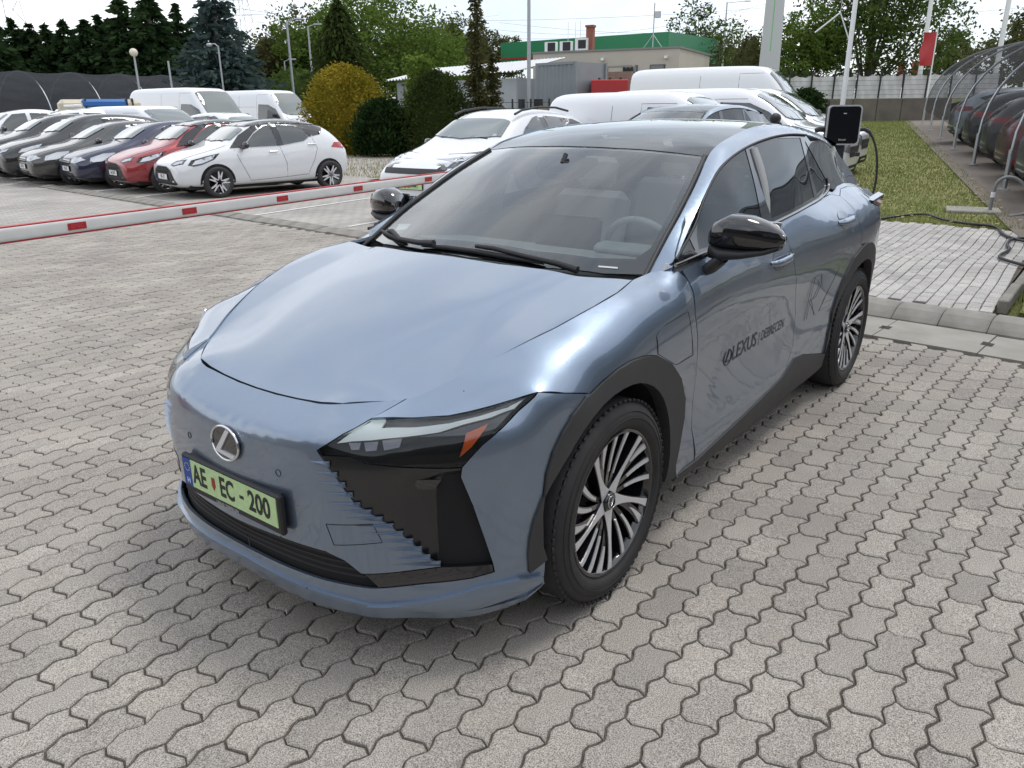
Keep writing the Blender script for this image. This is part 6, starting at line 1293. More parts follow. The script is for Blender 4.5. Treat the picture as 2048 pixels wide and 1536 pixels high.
for k in range(700):
    q = area_r(rr)
    if q is None: continue
    x, y = q; z = gz(x, y)+.03+rr.random()*.03; a = .014*(1+math.hypot(x, y)*.045); i = len(V); V += [(x-a, y-a, z), (x+a, y-a, z), (x+a, y+a, z+.004), (x-a, y+a, z+.004)]; F.append((i, i+1, i+2, i+3))
tag(link('flowers', pydata('flowers', V, F), mat('flower_yellow', (.55, .48, .12), .7)), 'tiny pale yellow flowers scattered over the lawn', 'flowers', kind='stuff')
# concrete slab with conduit, pale cover in the grass, cables
mb = MB(); mb.box(((-12.021, 0.273)[0], (-12.021, 0.273)[1], .10), (.62, .75, .10), rz=.2, ch=.015); tag(mb.build('concrete_footing', M_CONC), 'flat concrete footing in the grass with a bent conduit on it', 'footing')
p0 = (-11.986, 0.507); PZ = .15
pts = [(p0[0], p0[1], .12), (p0[0], p0[1], .50), (p0[0]-.02, p0[1]+.04, .60), (p0[0]-.05, p0[1]+.14, .655), (p0[0]-.10, p0[1]+.28, .62), (p0[0]-.12, p0[1]+.42, .48), (p0[0]-.05, p0[1]+.52, .28), (p0[0]+.15, p0[1]+.50, .14), (p0[0]+.45, p0[1]+.30, .12)]
cd = empty('conduit', label='grey plastic conduit bent over above the concrete footing', cat='conduit')
MB().tube([tuple(p) for p in smooth_poly(pts, 2, False)], .024, 8).build('pipe', mat('grey_pvc', (.20, .205, .21), .5), cd); MB().tube([(p0[0], p0[1], .34), (p0[0], p0[1], .42)], .032, 8).build('clip', M_WHITE, cd)
c0 = (-15.173, -1.065); mb = MB(); mb.prism([(c0[0]+.24*math.cos(a), c0[1]+.42*math.sin(a)) for a in np.linspace(0, 6.28, 20, endpoint=False)], .06, .135); tag(mb.build('drain_cover', mat('pale_cover', (.50, .53, .50), .6)), 'pale oval cover lying in the lawn', 'cover')
M_CABLE = mat('black_cable', (.015, .015, .017), .5)
def cable(pts, r, label): return tag(MB().tube([tuple(p) for p in smooth_poly(pts, 3, False)], r, 7).build('cable', M_CABLE), label, 'cable', 'black cables lying on the paved plot')
def gp(P, z): return [(p[0], p[1], z) for p in P]
cable(gp([(-10.255, -0.669), (-10.775, -0.500), (-11.355, -0.272), (-10.649, 0.096), (-10.398, 0.453), (-10.411, 0.814), (-9.551, 0.972), (-9.142, 1.211), (-8.974, 1.481)], .115), .018, 'long black cable along the grass edge of the plot')
cable(gp([(-9.473, 1.282), (-9.246, 1.094), (-8.717, 1.114), (-8.363, 1.205), (-7.805, 1.128), (-7.544, 1.266), (-7.255, 1.561)], .115), .017, 'black cable looped in an S on the paved plot')
# ------------------------------------------------------------------ charging post
cp = (-8.36, -0.84); caz = math.atan2(2.1166-cp[1], 2.1274-cp[0])
ch_ = empty('charging_post', (cp[0], cp[1], .08), caz+rad(14), 'black wall charger on a dark post behind the blue car', 'charger')
# local x faces the viewer
mb = MB(); mb.box((-.03, 0, .60), (.12, .135, 1.2), ch=.008); mb.build('post', mat('post_navy', (.02, .026, .036), .4), ch_)
def rr_poly(w, h, r, n=5):
    P = []
    for cx, cy, a0 in ((w/2-r, h/2-r, 0), (-w/2+r, h/2-r, 90), (-w/2+r, -h/2+r, 180), (w/2-r, -h/2+r, 270)):
        for k in range(n+1): a = rad(a0+90*k/n); P.append((cx+r*math.cos(a), cy+r*math.sin(a)))
    return P
mx_ = Matrix(((0, 0, 1, 0), (1, 0, 0, 0), (0, 1, 0, 1.375), (0, 0, 0, 1)))
MB().prism(rr_poly(.385, .45, .045), -.02, .10, mx_).build('housing', M_BLACK, ch_); MB().prism(rr_poly(.40, .465, .05), .10, .122, mx_).build('bezel', mat('silver_plastic', (.55, .56, .57), .35, metal=.4), ch_); MB().prism(rr_poly(.365, .43, .04), .122, .128, mx_).build('front_panel', M_GLOSSB, ch_)
link('lettering', text_mesh('Schrack', .028, .0003, 1.), mat('pale_print', (.6, .6, .6), .5), ch_, (.1285, 0, 1.205), (rad(90), 0, rad(90)))
mb = MB(); mb.box((.1287, 0, 1.51), (.0006, .035, .008)); mb.build('status_light', mat('pale_print', (.6, .6, .6)), ch_)
mb = MB(); mb.tube([(.04, .19, 1.32), (.05, .27, 1.325), (.06, .33, 1.29), (.07, .37, 1.23)], [.026, .026, .022, .014], 8); mb.build('plug', M_BLACK, ch_)
mb = MB(); mb.tube([(.04, -.19, 1.32), (.05, -.26, 1.325), (.05, -.31, 1.31)], .03, 8); mb.build('plug', M_BLACK, ch_)
mb = MB(); mb.tube([tuple(p) for p in smooth_poly([(.07, .37, 1.23), (.08, .43, 1.1), (.08, .47, .9), (.06, .49, .65), (.02, .45, .40), (-.2, .2, .12), (-.6, -.3, .06)], 3, False)], .013, 7); mb.build('charging_cable', M_CABLE, ch_)
mb = MB(); mb.tube([(.05, .22, 1.18), (.05, .225, 1.06)], .003, 4); mb.box((.05, .225, 1.03), (.05, .05, .05), ch=.008); mb.build('plug_cap', M_BLACK, ch_)
# ------------------------------------------------------------------ barrier boom
ba, bb = Vector((*(0.214, -3.410), .95)), Vector((*(-4.653, -4.086), .95)); bd = (bb-ba).normalized(); b0 = ba-bd*1.6; b1 = bb+bd*1.0; bl_ = (b1-b0).length
bar = empty('barrier', (b0.x, b0.y, 0), math.atan2(bd.y, bd.x), 'white barrier boom with red edges reaching across the drive', 'barrier')
M_BRED = mat('signal_red', (.42, .016, .022), .4, noise=(9, .2, (.36, .02, .025))); M_BWH = mat('boom_white', (.70, .70, .69), .4, noise=(6, .25, (.60, .60, .585)))
def oval(w, h, n=14): return [(w*math.cos(a), h*math.sin(a)) for a in np.linspace(0, 2*math.pi, n, endpoint=False)]
def sweep(P, x0, x1, zc): 
    n = len(P); V = [(x0, a, zc+b) for a, b in P]+[(x1, a, zc+b) for a, b in P]; return V, [(i, (i+1) % n, n+(i+1) % n, n+i)[::-1] for i in range(n)]+[tuple(range(n)), tuple(range(n, 2*n))[::-1]]
mb = MB(); v_, f_ = sweep([(.022*np.sign(math.cos(a))*abs(math.cos(a))**.5, .045*np.sign(math.sin(a))*abs(math.sin(a))**.6) for a in np.linspace(0, 2*math.pi, 20, endpoint=False)], 0, bl_, .95); mb.add(v_, f_, False); mb.build('boom', M_BWH, bar)
for zz in (.9965, .9035): mb = MB(); mb.box((bl_/2, 0, zz), (bl_, .03, .014), ch=.004); mb.build('edge_strip', M_BRED, bar)
for px in (168, 384, 567, 722, 857, -60, 980):
    t_ = .0
for k, px in enumerate(((-0.286, -3.379), (-1.180, -3.552), (-2.141, -3.701), (-3.140, -3.816), (-4.303, -4.013))):
    s_ = (Vector((px[0], px[1], .95))-b0).dot(bd); mb = MB(); mb.box((s_, -.0245, .95), (.13, .003, .045)); st = mb.build('sticker', M_BRED, bar)
    link('lettering', text_mesh('DITEC', .034, .0003, .9), mat('sticker_print', (.55, .08, .09), .5), st, (s_, -.0266, .95), (rad(90), 0, 0))
mb = MB(); mb.box((-.1, 0, .55), (.35, .32, 1.1), ch=.03); mb.build('drive_cabinet', M_BRED, bar)
mb = MB(); mb.box((bl_-.12, 0, .44), (.08, .08, .88)); mb.box((bl_-.12, 0, .90), (.10, .12, .03)); mb.build('rest_post', M_BWH, bar)
# ------------------------------------------------------------------ netting tunnels
def net_mat(name, dens, col):
    m = bpy.data.materials.new(name); m.use_nodes = True; nt = m.node_tree; nt.nodes.clear(); N = nt.nodes.new; L = nt.links.new
    o = N('ShaderNodeOutputMaterial'); t = N('ShaderNodeBsdfTransparent'); d = N('ShaderNodeBsdfDiffuse'); d.inputs[0].default_value = (*col, 1)
    ge = N('ShaderNodeNewGeometry'); n = N('ShaderNodeTexNoise'); n.inputs['Scale'].default_value = 1.2; n.inputs['Detail'].default_value = 6; mp = N('ShaderNodeMapping'); mp.inputs['Scale'].default_value = (.6, .6, 3.); L(ge.outputs['Position'], mp.inputs[0]); L(mp.outputs[0], n.inputs[0])
    r = N('ShaderNodeMapRange'); r.inputs[1].default_value = .3; r.inputs[2].default_value = .7; r.inputs[3].default_value = dens-.10; r.inputs[4].default_value = dens+.10; L(n.outputs[0], r.inputs[0])
    mx = N('ShaderNodeMixShader'); L(r.outputs[0], mx.inputs[0]); L(t.outputs[0], mx.inputs[1]); L(d.outputs[0], mx.inputs[2]); L(mx.outputs[0], o.inputs[0]); return m
M_NET = net_mat('shade_net', .56, (.06, .062, .066)); M_NETD = net_mat('shade_net_dense', .80, (.05, .053, .057))
def tunnel(name, base, ax, acr, n, pitch, width, height, leg, slope, net, label, z0, netlow=.35):
    t = empty(name, label=label, cat='net tunnel'); ax = Vector((ax[0], ax[1], 0)).normalized(); ac = Vector((acr[0], acr[1], 0)).normalized(); b = Vector((base[0], base[1], 0)); ring = []
    def prof(k): a = math.pi*k; return (width/2-width/2*math.cos(a), leg+(height-leg)*math.sin(a)**.85)
    for i in range(n):
        o = b+ax*(pitch*i); z = z0+slope*pitch*i; P = [o+Vector((0, 0, z))]+[o+ac*prof(k)[0]+Vector((0, 0, z+prof(k)[1])) for k in np.linspace(0, 1, 25)]+[o+ac*width+Vector((0, 0, z))]
        MB().tube(P, .03, 8).build('hoop', M_STEEL, t); ring.append([o+ac*(prof(k)[0])+Vector((0, 0, z+prof(k)[1]+.035)) for k in np.linspace(0, 1, 25)])
        mb = MB(); mb.tube([P[0], P[0]+Vector((0, 0, leg+.15))], .042, 8); mb.box(tuple(P[0]+Vector((0, 0, .01))), (.16, .16, .02)); mb.build('socket', M_STEEL, t)
    V = []; F = []; sub = 4
    for i in range(n-1):
        for s_ in range(sub):
            f_ = s_/sub; sag = .10*math.sin(math.pi*f_)
            V.append([tuple(ring[i][k]*(1-f_)+ring[i+1][k]*f_-Vector((0, 0, sag*(.4+.6*math.sin(math.pi*k/24))))) for k in range(25)])
    V.append([tuple(p) for p in ring[-1]]); 
    lowr = 25
    VV = [p for row in V for p in row]
    for i in range(len(V)-1):
        for k in range(24): F.append((i*25+k, (i+1)*25+k, (i+1)*25+k+1, i*25+k+1))
    link('net_cover', pydata('net_cover', VV, F, True), net, t); return t
tb = (-14.884, 0.331)
tax = Vector((-1, -.262)); tn = Vector((-.262*-1, -1))
tunnel('net_tunnel', (tb[0]+4.7*2*.967, tb[1]+4.7*2*.2535), (-1, -.262), (-.25, .967), 8, 4.7, 6.4, 3.1, .55, .030, M_NET, 'grey netting tunnel on steel hoops over parked cars at the right', gz(tb[0], tb[1])-.28)
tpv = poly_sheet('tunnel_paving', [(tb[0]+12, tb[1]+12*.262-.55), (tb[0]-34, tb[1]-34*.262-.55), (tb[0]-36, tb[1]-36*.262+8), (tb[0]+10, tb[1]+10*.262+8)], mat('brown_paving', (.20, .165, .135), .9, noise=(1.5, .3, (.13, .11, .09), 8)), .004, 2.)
SG = 'cars parked under the netting tunnel'
def under(k, name, sp, pm_, label, off=2.2):
    x = tb[0]-k*.967; y = tb[1]-k*.2535; ax = Vector((-.25, .967)); c = Vector((x, y))+ax*off
    make_vehicle('parked_car', sp, pm_, label, 'car', SG, (c.x-.25*1.5, c.y+.967*2.6, gz(x, y)-.01), 104.5)
under(-.6, '', SUV, P_SILV, 'white and silver crossover under the netting, nearest the edge', 1.2); under(2.0, '', SUV, P_RED, 'red crossover under the netting tunnel', 1.2); under(4.8, '', SUV, P_GREY, 'grey crossover under the netting between red and black ones', 1.2); under(8.2, '', SUV, P_BLK, 'black crossover under the far part of the netting', 1.2); under(12.5, '', SUV, P_SILV, 'pale crossover farthest back under the netting', 1.2)
# long dark tunnel at the back left
lt0 = (-10.24, -38.02); lt1 = (-27.37, -38.25); la = (Vector(lt1)-Vector(lt0)); ln_ = la.length
tunnel('net_tunnel', lt0, la.normalized(), Vector((la.y, -la.x)).normalized() if Vector((la.y, -la.x)).dot(Vector((-1, -1))) > 0 else Vector((-la.y, la.x)).normalized(), 8, ln_/7, 6., 3.55, .8, .0, M_NETD, 'long dark netting tunnel behind the vans at the left', 0.)
# ------------------------------------------------------------------ trees and bushes
M_BARK = mat('bark', (.10, .08, .065), .95, noise=(6, .3, (.16, .135, .11)), bump=(40, .6, .02))
LEAFS = dict(spruce=((.012, .026, .012), (.045, .075, .030)), blue=((.030, .052, .048), (.095, .135, .125)), green=((.045, .085, .015), (.16, .23, .055)), mid=((.035, .065, .014), (.115, .165, .05)), olive=((.05, .062, .02), (.15, .155, .07)), dark=((.016, .030, .010), (.065, .085, .026)), gold=((.10, .11, .012), (.34, .26, .035)), juni=((.010, .022, .008), (.035, .065, .022)), ivy=((.06, .11, .015), (.20, .27, .06)), dry=((.045, .05, .018), (.12, .115, .05)))
def lm(k): return leaf_mat('leaf_'+k, *LEAFS[k])
class Leaves:
    def __init__(s, seed): s.V = []; s.F = []; s.r = random.Random(seed)
    def leaf(s, p, sz, d=None, asp=.5):
        r = s.r; d = d or Vector((r.gauss(0, 1), r.gauss(0, 1), r.gauss(0, .7))); d = d.normalized(); n = Vector((r.gauss(0, 1), r.gauss(0, 1), r.gauss(0, 1))); b = d.cross(n)
        if b.length < 1e-3: b = Vector((1, 0, 0))
        b = b.normalized()*sz*asp*.5; p = Vector(p); i = len(s.V); s.V += [p-d*sz*.5, p+b, p+d*sz*.5, p-b]; s.F.append((i, i+1, i+2, i+3))
    def build(s, name, m_, par): return link(name, pydata(name, s.V, s.F), m_, par)
def broadleaf(name, pos, h, w, kind, label, seed, base=.25, lobes=9, clumps=260, per=16, leaf=.26, open_=.0, trunk_r=.2, group='trees behind the car park', z0=None, squash=1.):
    t = empty(name, (pos[0], pos[1], z0 if z0 is not None else gz(*pos)), label=label, cat='tree', group=group); r = random.Random(seed); L_ = Leaves(seed+1); cb = h*base; lob = []
    for i in range(lobes):
        a = r.uniform(0, 6.28); q = math.sqrt(r.random()); z = cb+(h-cb)*(.18+.70*r.random()); env = math.sin(math.pi*min(1, max(.12, (z-cb)/(h-cb)*.85+.12)))**.6
        lob.append((Vector((q*w*.36*env*math.cos(a), q*w*.36*env*math.sin(a), z)), w*(.17+.12*r.random())*(.7+.3*env)))
    mb = MB(); mb.tube([(0, 0, -.1), (r.uniform(-.1, .1), r.uniform(-.1, .1), cb*.6), (r.uniform(-.2, .2), r.uniform(-.2, .2), cb+.3*(h-cb))], [trunk_r, trunk_r*.75, trunk_r*.4], 8)
    for c, rd in lob:
        mb.tube([(0, 0, cb*.75), (c.x*.45, c.y*.45, cb+(c.z-cb)*.45), tuple(c)], [trunk_r*.42, trunk_r*.25, trunk_r*.08], 5)
        for _ in range(3): e = c+Vector((r.gauss(0, 1), r.gauss(0, 1), r.gauss(0, .8))).normalized()*rd*.9; mb.tube([tuple(c), tuple((c+e)/2+Vector((0, 0, .1))), tuple(e)], [trunk_r*.12, trunk_r*.08, .015], 4)
    mb.build('trunk', M_BARK, t)
    clumps = int(clumps*1.7); per = int(per*1.5); leaf *= .82
    for i in range(clumps):
        c, rd = lob[i % lobes]; d = Vector((r.gauss(0, 1), r.gauss(0, 1), r.gauss(0, 1))).normalized(); p = c+d*rd*(.55+.55*r.random()**.6); p.z = c.z+(p.z-c.z)*squash; cr = rd*(.20+.14*r.random())
        for k in range(per):
            q = p+Vector((r.gauss(0, .5), r.gauss(0, .5), r.gauss(0, .42)))*cr; L_.leaf(q, leaf*(.6+.7*r.random()))
    L_.build('crown', lm(kind), t); return t
def conifer(name, pos, h, w, kind, label, seed, base=.04, levels=34, per=11, leaf=.5, droop=.35, power=1., group='conifers behind the netting', z0=None, dens=1., weep=0.):
    t = empty(name, (pos[0], pos[1], z0 if z0 is not None else gz(*pos)), label=label, cat='tree', group=group); r = random.Random(seed); L_ = Leaves(seed+1)
    mb = MB(); mb.tube([(0, 0, -.1), (0, 0, h*.5), (0, 0, h*.97)], [w*.045+.05, w*.03, .02], 7); 
    for i in range(levels):
        f = (i+r.random()*.8)/levels; z = h*(base+(1-base)*f); R_ = w/2*(1-f)**power*(.82+.36*r.random())+.08
        if f > .97: R_ *= .5
        nb = max(4, int(per*(1-f*.55)))
        for b in range(nb):
            a = r.uniform(0, 6.28); Rb = R_*(.72+.42*r.random()); dx, dy = math.cos(a), math.sin(a); n = max(3, int(Rb/leaf*2.2*dens)+2)
            for k in range(n):
                u = (k+.6)/n; p = Vector((dx*Rb*u, dy*Rb*u, z-droop*Rb*u*u+.10*Rb*u)); wid = Rb*.16*(1.25-u)
                for m_ in range(2):
                    q = p+Vector((-dy, dx, 0))*r.gauss(0, wid)+Vector((0, 0, r.gauss(0, .05*Rb+.03)))
                    L_.leaf(q, leaf*(.6+.6*r.random()), Vector((dx+r.gauss(0, .5), dy+r.gauss(0, .5), -.25-weep+r.gauss(0, .3))), .42)
    mb.build('trunk', M_BARK, t); L_.build('crown', lm(kind), t); return t
def bush(name, pos, h, w, kind, label, seed, n=6500, leaf=.11, shape=lambda g: max(0., 1-(1-g)**2.3)**.5*(1-.14*max(0, g-.75)/.25), cat='bush', group='bushes on the lawn', z0=None, lump=.12, up=.3, ragged=.05):
    t = empty(name, (pos[0], pos[1], (z0 if z0 is not None else gz(*pos))-.05), label=label, cat=cat, group=group); r = random.Random(seed); L_ = Leaves(seed+1); ph = [(r.uniform(1, 6), r.uniform(0, 6.3), r.uniform(2, 9), r.uniform(0, 6.3)) for _ in range(7)]
    def rad_(f, a): 
        k = 1
        for m1, p1, m2, p2 in ph: k += lump/3*math.sin(int(m1+1)*a+p1)*math.sin(m2*f+p2)
        return w/2*shape(1-f)*k
    for i in range(n):
        f = r.random(); a = r.uniform(0, 6.28); R_ = rad_(f, a); dep = r.random()**2.2*.35; q = R_*(1-dep)+r.gauss(0, ragged*w); p = Vector((q*math.cos(a), q*math.sin(a), h*f*(.995)+r.gauss(0, .02*h)))
        L_.leaf(p, leaf*(.55+.8*r.random()), Vector((math.cos(a)*.7+r.gauss(0, .5), math.sin(a)*.7+r.gauss(0, .5), up+r.gauss(0, .5))), .5)
    MB().tube([(0, 0, 0), (0, 0, h*.5)], [.06, .03], 6).build('stem', M_BARK, t)
    core = []; F = []
    for i in range(9):
        for k in range(12): f = i/8*.94; a = k*math.pi/6; R_ = rad_(f, a)*.72; core.append((R_*math.cos(a), R_*math.sin(a), h*f))
    for i in range(8):
        for k in range(12): F.append((i*12+k, i*12+(k+1) % 12, (i+1)*12+(k+1) % 12, (i+1)*12+k))
    link('inner_growth', pydata('inner_growth', core, F, True), lm(kind), t); L_.build('foliage', lm(kind), t); return t
# dark spruces at the back left: bearing, distance, height to the measured tops
CON = 'row of dark spruces at the far left'
for k, (p, px, py, D, w, lab) in enumerate((((-17.54, -50.32), 2, 7.25, 56, 9.4, 'dark spruce at the left edge, cut by the picture'), ((-20.28, -53.54), 56, 6.97, 60, 8.0, 'dark spruce under the lattice pylon'), ((-21.14, -53.19), 90, 6.78, 60, 7.2, 'dark spruce just right of the lattice pylon'), ((-22.71, -54.69), 120, 6.98, 62, 7.2, 'low dark spruce, fourth from the left edge'), ((-22.81, -52.46), 155, 7.13, 60, 7.8, 'narrow pointed spruce, fifth from the left edge'), ((-23.04, -50.14), 197, 7.07, 58, 8.0, 'dark spruce, sixth from the left edge'), ((-24.64, -51.58), 225, 7.44, 60, 8.0, 'dark spruce left of the globe street lamp'), ((-24.90, -49.20), 270, 8.53, 58, 10.9, 'tall dark spruce behind the globe street lamp'), ((-25.83, -47.55), 325, 8.69, 57, 11.6, 'tall dark spruce right of the globe street lamp'), ((-29.77, -51.05), 378, 8.52, 62, 6.1, 'thin dark spruce beside the blue spruce'))):
    conifer('spruce_tree', p, float(py), w, 'spruce', lab, 100+k, levels=32, per=13, leaf=.62, group=CON, z0=0.)
for k, (p, h, lab) in enumerate((((-21.81, -59.39), 7.07, 'dark spruce seen in the gap left of the pylon'), ((-23.73, -60.78), 7.05, 'low dark spruce filling the gap below the pylon'), ((-25.64, -59.96), 6.99, 'low dark spruce filling the gap fifth from the left'), ((-25.90, -57.63), 7.00, 'low dark spruce between the narrow pointed ones'), ((-27.93, -56.64), 7.84, 'dark spruce in the gap beside the globe lamp'), ((-29.51, -55.81), 8.65, 'dark spruce in the gap behind the globe lamp'), ((-32.54, -54.05), 7.93, 'dark spruce in the gap beside the blue spruce'), ((-31.05, -54.94), 8.05, 'dark spruce left of the thin spruce'))):
    conifer('spruce_tree', p, h, 8., 'spruce', lab, 160+k, levels=26, per=11, leaf=.7, group=CON, z0=0.)
conifer('spruce_tree', (-25.27, -39.71), 8.25, 8.4, 'blue', 'large blue grey spruce between the dark spruces and the lamp posts', 131, levels=40, per=13, leaf=.5, droop=.2, power=.8, group=None, z0=0.)
broadleaf('leafy_tree', (-43.14, -57.68), 8.86, 11, 'olive', 'olive green tree behind the two tall lamp posts', 201, clumps=320, leaf=.42, z0=0.)
broadleaf('leafy_tree', (-39.54, -56.60), 7.12, 7, 'dry', 'dull low tree between blue spruce and lamp posts', 207, clumps=200, leaf=.42, z0=0.)
broadleaf('leafy_tree', (-42.63, -51.71), 8.87, 9, 'green', 'bright green tree left of the weeping cypress', 202, clumps=320, leaf=.38, z0=0.)
broadleaf('leafy_tree', (-42.01, -44.23), 9.23, 13, 'green', 'broad bright green tree right of the weeping cypress', 203, lobes=13, clumps=520, leaf=.38, z0=0., base=.12)
broadleaf('leafy_tree', (-51.71, -48.65), 8.57, 8, 'green', 'green tree above the shed at the left of the thin cypress', 204, clumps=260, leaf=.4, z0=.3)
broadleaf('leafy_tree', (-63.51, -56.50), 8.93, 9, 'olive', 'dull green tree behind the thin bare cypress', 205, clumps=260, leaf=.42, z0=.5)
broadleaf('leafy_tree', (-67.82, -54.51), 9.17, 8, 'olive', 'dull green tree beside the green canopy', 206, clumps=240, leaf=.42, z0=.5)
bush('shrub', (-32.30, -42.05), 4.16, 6, 'mid', 'green shrub at the foot of the lamp posts', 211, n=3500, leaf=.3, z0=0., group=None)
conifer('cypress_tree', (-26.68, -31.14), 7.07, 6.2, 'dark', 'tall weeping dark cypress behind the yellow bush', 221, levels=46, per=13, leaf=.34, droop=.75, power=.72, group=None, z0=0., weep=.6)
bush('round_bush', (-20.14, -23.58), 3.35, 3.5, 'gold', 'round golden yellow bush behind the white hatchback', 231, n=15000, leaf=.13, z0=.05)
bush('juniper_bush', (-19.49, -20.80), 1.95, 1.9, 'juni', 'dark ragged juniper at the foot of the yellow bush', 232, n=6000, leaf=.17, ragged=.10, up=.9, z0=.15)
bush('round_bush', (-20.59, -18.97), 2.75, 2.65, 'dark', 'round dark green bush left of the thin cypress', 233, n=11000, leaf=.11, z0=.3)
bush('climbing_shrub', (-22.37, -21.46), 3.4, 1.7, 'ivy', 'light green climbing shrub leaning on the dark round bush', 234, n=5000, leaf=.16, lump=.3, ragged=.08, z0=.3, shape=lambda f: (.25+.75*f)**.7)
conifer('cypress_tree', (-23.14, -19.11), 5.67, .95, 'dry', 'thin tall half bare cypress in front of the shed', 241, levels=70, per=7, leaf=.2, droop=.1, power=.35, group=None, z0=.4)
conifer('cypress_tree', (-24.31, -19.26), 3.32, .9, 'dry', 'small thin cypress beside the tall bare one', 242, levels=40, per=7, leaf=.18, droop=.1, power=.5, group=None, z0=.4)
bush('hedge', (-26.19, -20.11), 1.15, 3.4, 'mid', 'low green hedge in front of the shed and container', 243, n=3500, leaf=.14, z0=.55, group=None, shape=lambda f: .95)
bush('hedge', (-28.05, -19.29), 1.1, 4.2, 'mid', 'low green hedge in front of the pallets', 245, n=3500, leaf=.14, z0=.55, group=None, shape=lambda f: .95)
broadleaf('leafy_tree', (-61.29, -27.52), 8.93, 7.4, 'mid', 'airy tree with fine leaves right of the green canopy', 251, lobes=16, clumps=115, per=11, leaf=.34, base=.3, z0=1.2, squash=.55)
broadleaf('leafy_tree', (-85.01, -35.72), 7.17, 7, 'olive', 'low tree above the tall white van', 252, clumps=160, leaf=.42, z0=1.5)
bush('shrub', (-53.56, -20.21), 5.10, 3.2, 'olive', 'yellow green shrub left of the sign pylon', 253, n=2500, leaf=.25, z0=1.2, group=None)
broadleaf('leafy_tree', (-52.97, -16.01), 6.68, 5.6, 'green', 'round dense green tree right of the sign pylon', 254, lobes=12, clumps=360, leaf=.3, base=.14, z0=1.0)
broadleaf('leafy_tree', (-57.87, -13.50), 10.00, 11., 'mid', 'large leafy tree behind the flag poles', 255, lobes=20, clumps=420, leaf=.34, base=.12, z0=1.2, trunk_r=.3)
broadleaf('leafy_tree', (-125.98, -19.96), 9.77, 9, 'olive', 'distant tree seen over the netting tunnel', 256, clumps=160, leaf=.6, z0=2.)
broadleaf('leafy_tree', (-87.34, -7.65), 6.83, 8, 'olive', 'distant tree behind the netting at the right edge', 257, clumps=180, leaf=.5, z0=2.)
bush('shrub', (-32.11, -9.01), 1.6, 1.9, 'juni', 'dark shrub at the end of the stone wall', 258, n=2500, leaf=.17, z0=.8, group=None)
# ------------------------------------------------------------------ service station, container, shed
M_REND = mat('pale_render', (.50, .46, .41), .9, noise=(.8, .3, (.44, .40, .36), 6)); M_GREENC = mat('canopy_green', (.018, .20, .085), .4); M_REDC = mat('canopy_red', (.34, .03, .03), .4); M_CORR = mat('corrugated_sheet', (.42, .44, .46), .5, metal=.3, noise=(2, .3, (.52, .53, .55)))
M_CONT = mat('container_grey', (.20, .225, .245), .5, noise=(1.2, .3, (.26, .285, .305), 6)); M_BRICK = mat('brick_red', (.22, .075, .05), .9, noise=(9, .3, (.30, .12, .08))); M_WOOD = mat('pallet_wood', (.42, .31, .19), .85, noise=(5, .3, (.34, .24, .14)))
def frame(pa, pb):
    """matrix with x along a->b and y pointing away from the drive"""
    a, b = Vector(pa), Vector(pb); d = (b-a).normalized(); n = Vector((-d.y, d.x)); 
    if n.dot(a-Vector((2.1, 2.1))) < 0: n = -n
    return a, d, n, (b-a).length, math.atan2(d.y, d.x)
def place(o, a, rz, z): o.location = (a.x, a.y, z); o.rotation_euler = (0, 0, rz)
a, d, n, ln, rz = frame((-39.85, -28.58), (-41.77, -19.65)); sg = 1 if Vector((-d.y, d.x)).dot(n) > 0 else -1
st = empty('station_building', label='low beige station building with flat roof behind the container', cat='building'); place(st, a, rz, .8)
HB = 4.86-.8
mb = MB(); mb.box((ln/2, sg*4, HB/2), (ln, 8, HB)); mb.build('wall', M_REND, st); mb = MB(); mb.box((ln/2, sg*4, HB+.05), (ln+.12, 8.12, .1)); mb.build('roof_edge', mat('roof_grey', (.22, .22, .22), .7), st)
for x0 in (.25, .42, .62, .80):
    mb = MB(); mb.box((ln*x0+.6, -sg*.02, HB-1.05), (.9, .06, .45)); w_ = mb.build('window', mat('window_frame_dark', (.06, .065, .07), .4), st); mb = MB(); mb.box((ln*x0+.6, -sg*.06, HB-1.05), (.8, .02, .35)); mb.build('pane', M_CGLASS, w_)
for x0 in (.06, .50, .92): mb = MB(); mb.box((ln*x0, -sg*.12, HB-.45), (.16, .22, .14)); mb.build('floodlight', M_WHITE, st)
ch2 = MB(); ch2.box((ln*.36, sg*1.2, HB+.75), (.42, .42, 1.5)); ch2.box((ln*.36, sg*1.2, HB+1.5), (.52, .52, .12)); chm = ch2.build('chimney', M_BRICK, st)
for i, x0 in enumerate((.03, .14, .25)):
    u = MB(); u.box((ln*x0+.6, sg*.8, HB+.38+.08*(i == 2)), (.75, .32, .62+.12*(i == 2))); e = u.build('air_conditioner', M_WHITE, st); u = MB(); u.box((ln*x0+.68, sg*.63, HB+.40+.08*(i == 2)), (.5, .02, .48)); u.build('fan_grille', M_BLACK, e)
mast = MB(); mast.tube([(ln*.78, sg*1.5, HB), (ln*.78, sg*1.5, HB+2.6)], .035, 6); mast.tube([(ln*.78-.7, sg*1.5, HB), (ln*.78, sg*1.5, HB+.9)], .02, 5); mast.tube([(ln*.78+.7, sg*1.5, HB), (ln*.78, sg*1.5, HB+.9)], .02, 5); mast.box((ln*.78+.25, sg*1.4, HB+1.95), (.3, .25, .35)); mast.build('antenna_mast', M_STEEL, st)
for x0 in (.165, .22, .255): mb = MB(); mb.tube([(ln*x0, sg*2, HB), (ln*x0, sg*2, HB+1.9)], .018, 5); mb.build('aerial', M_WHITE, st)
a, d, n, ln, rz = frame((-52.76, -41.33), (-53.06, -26.14)); sg = 1 if Vector((-d.y, d.x)).dot(n) > 0 else -1
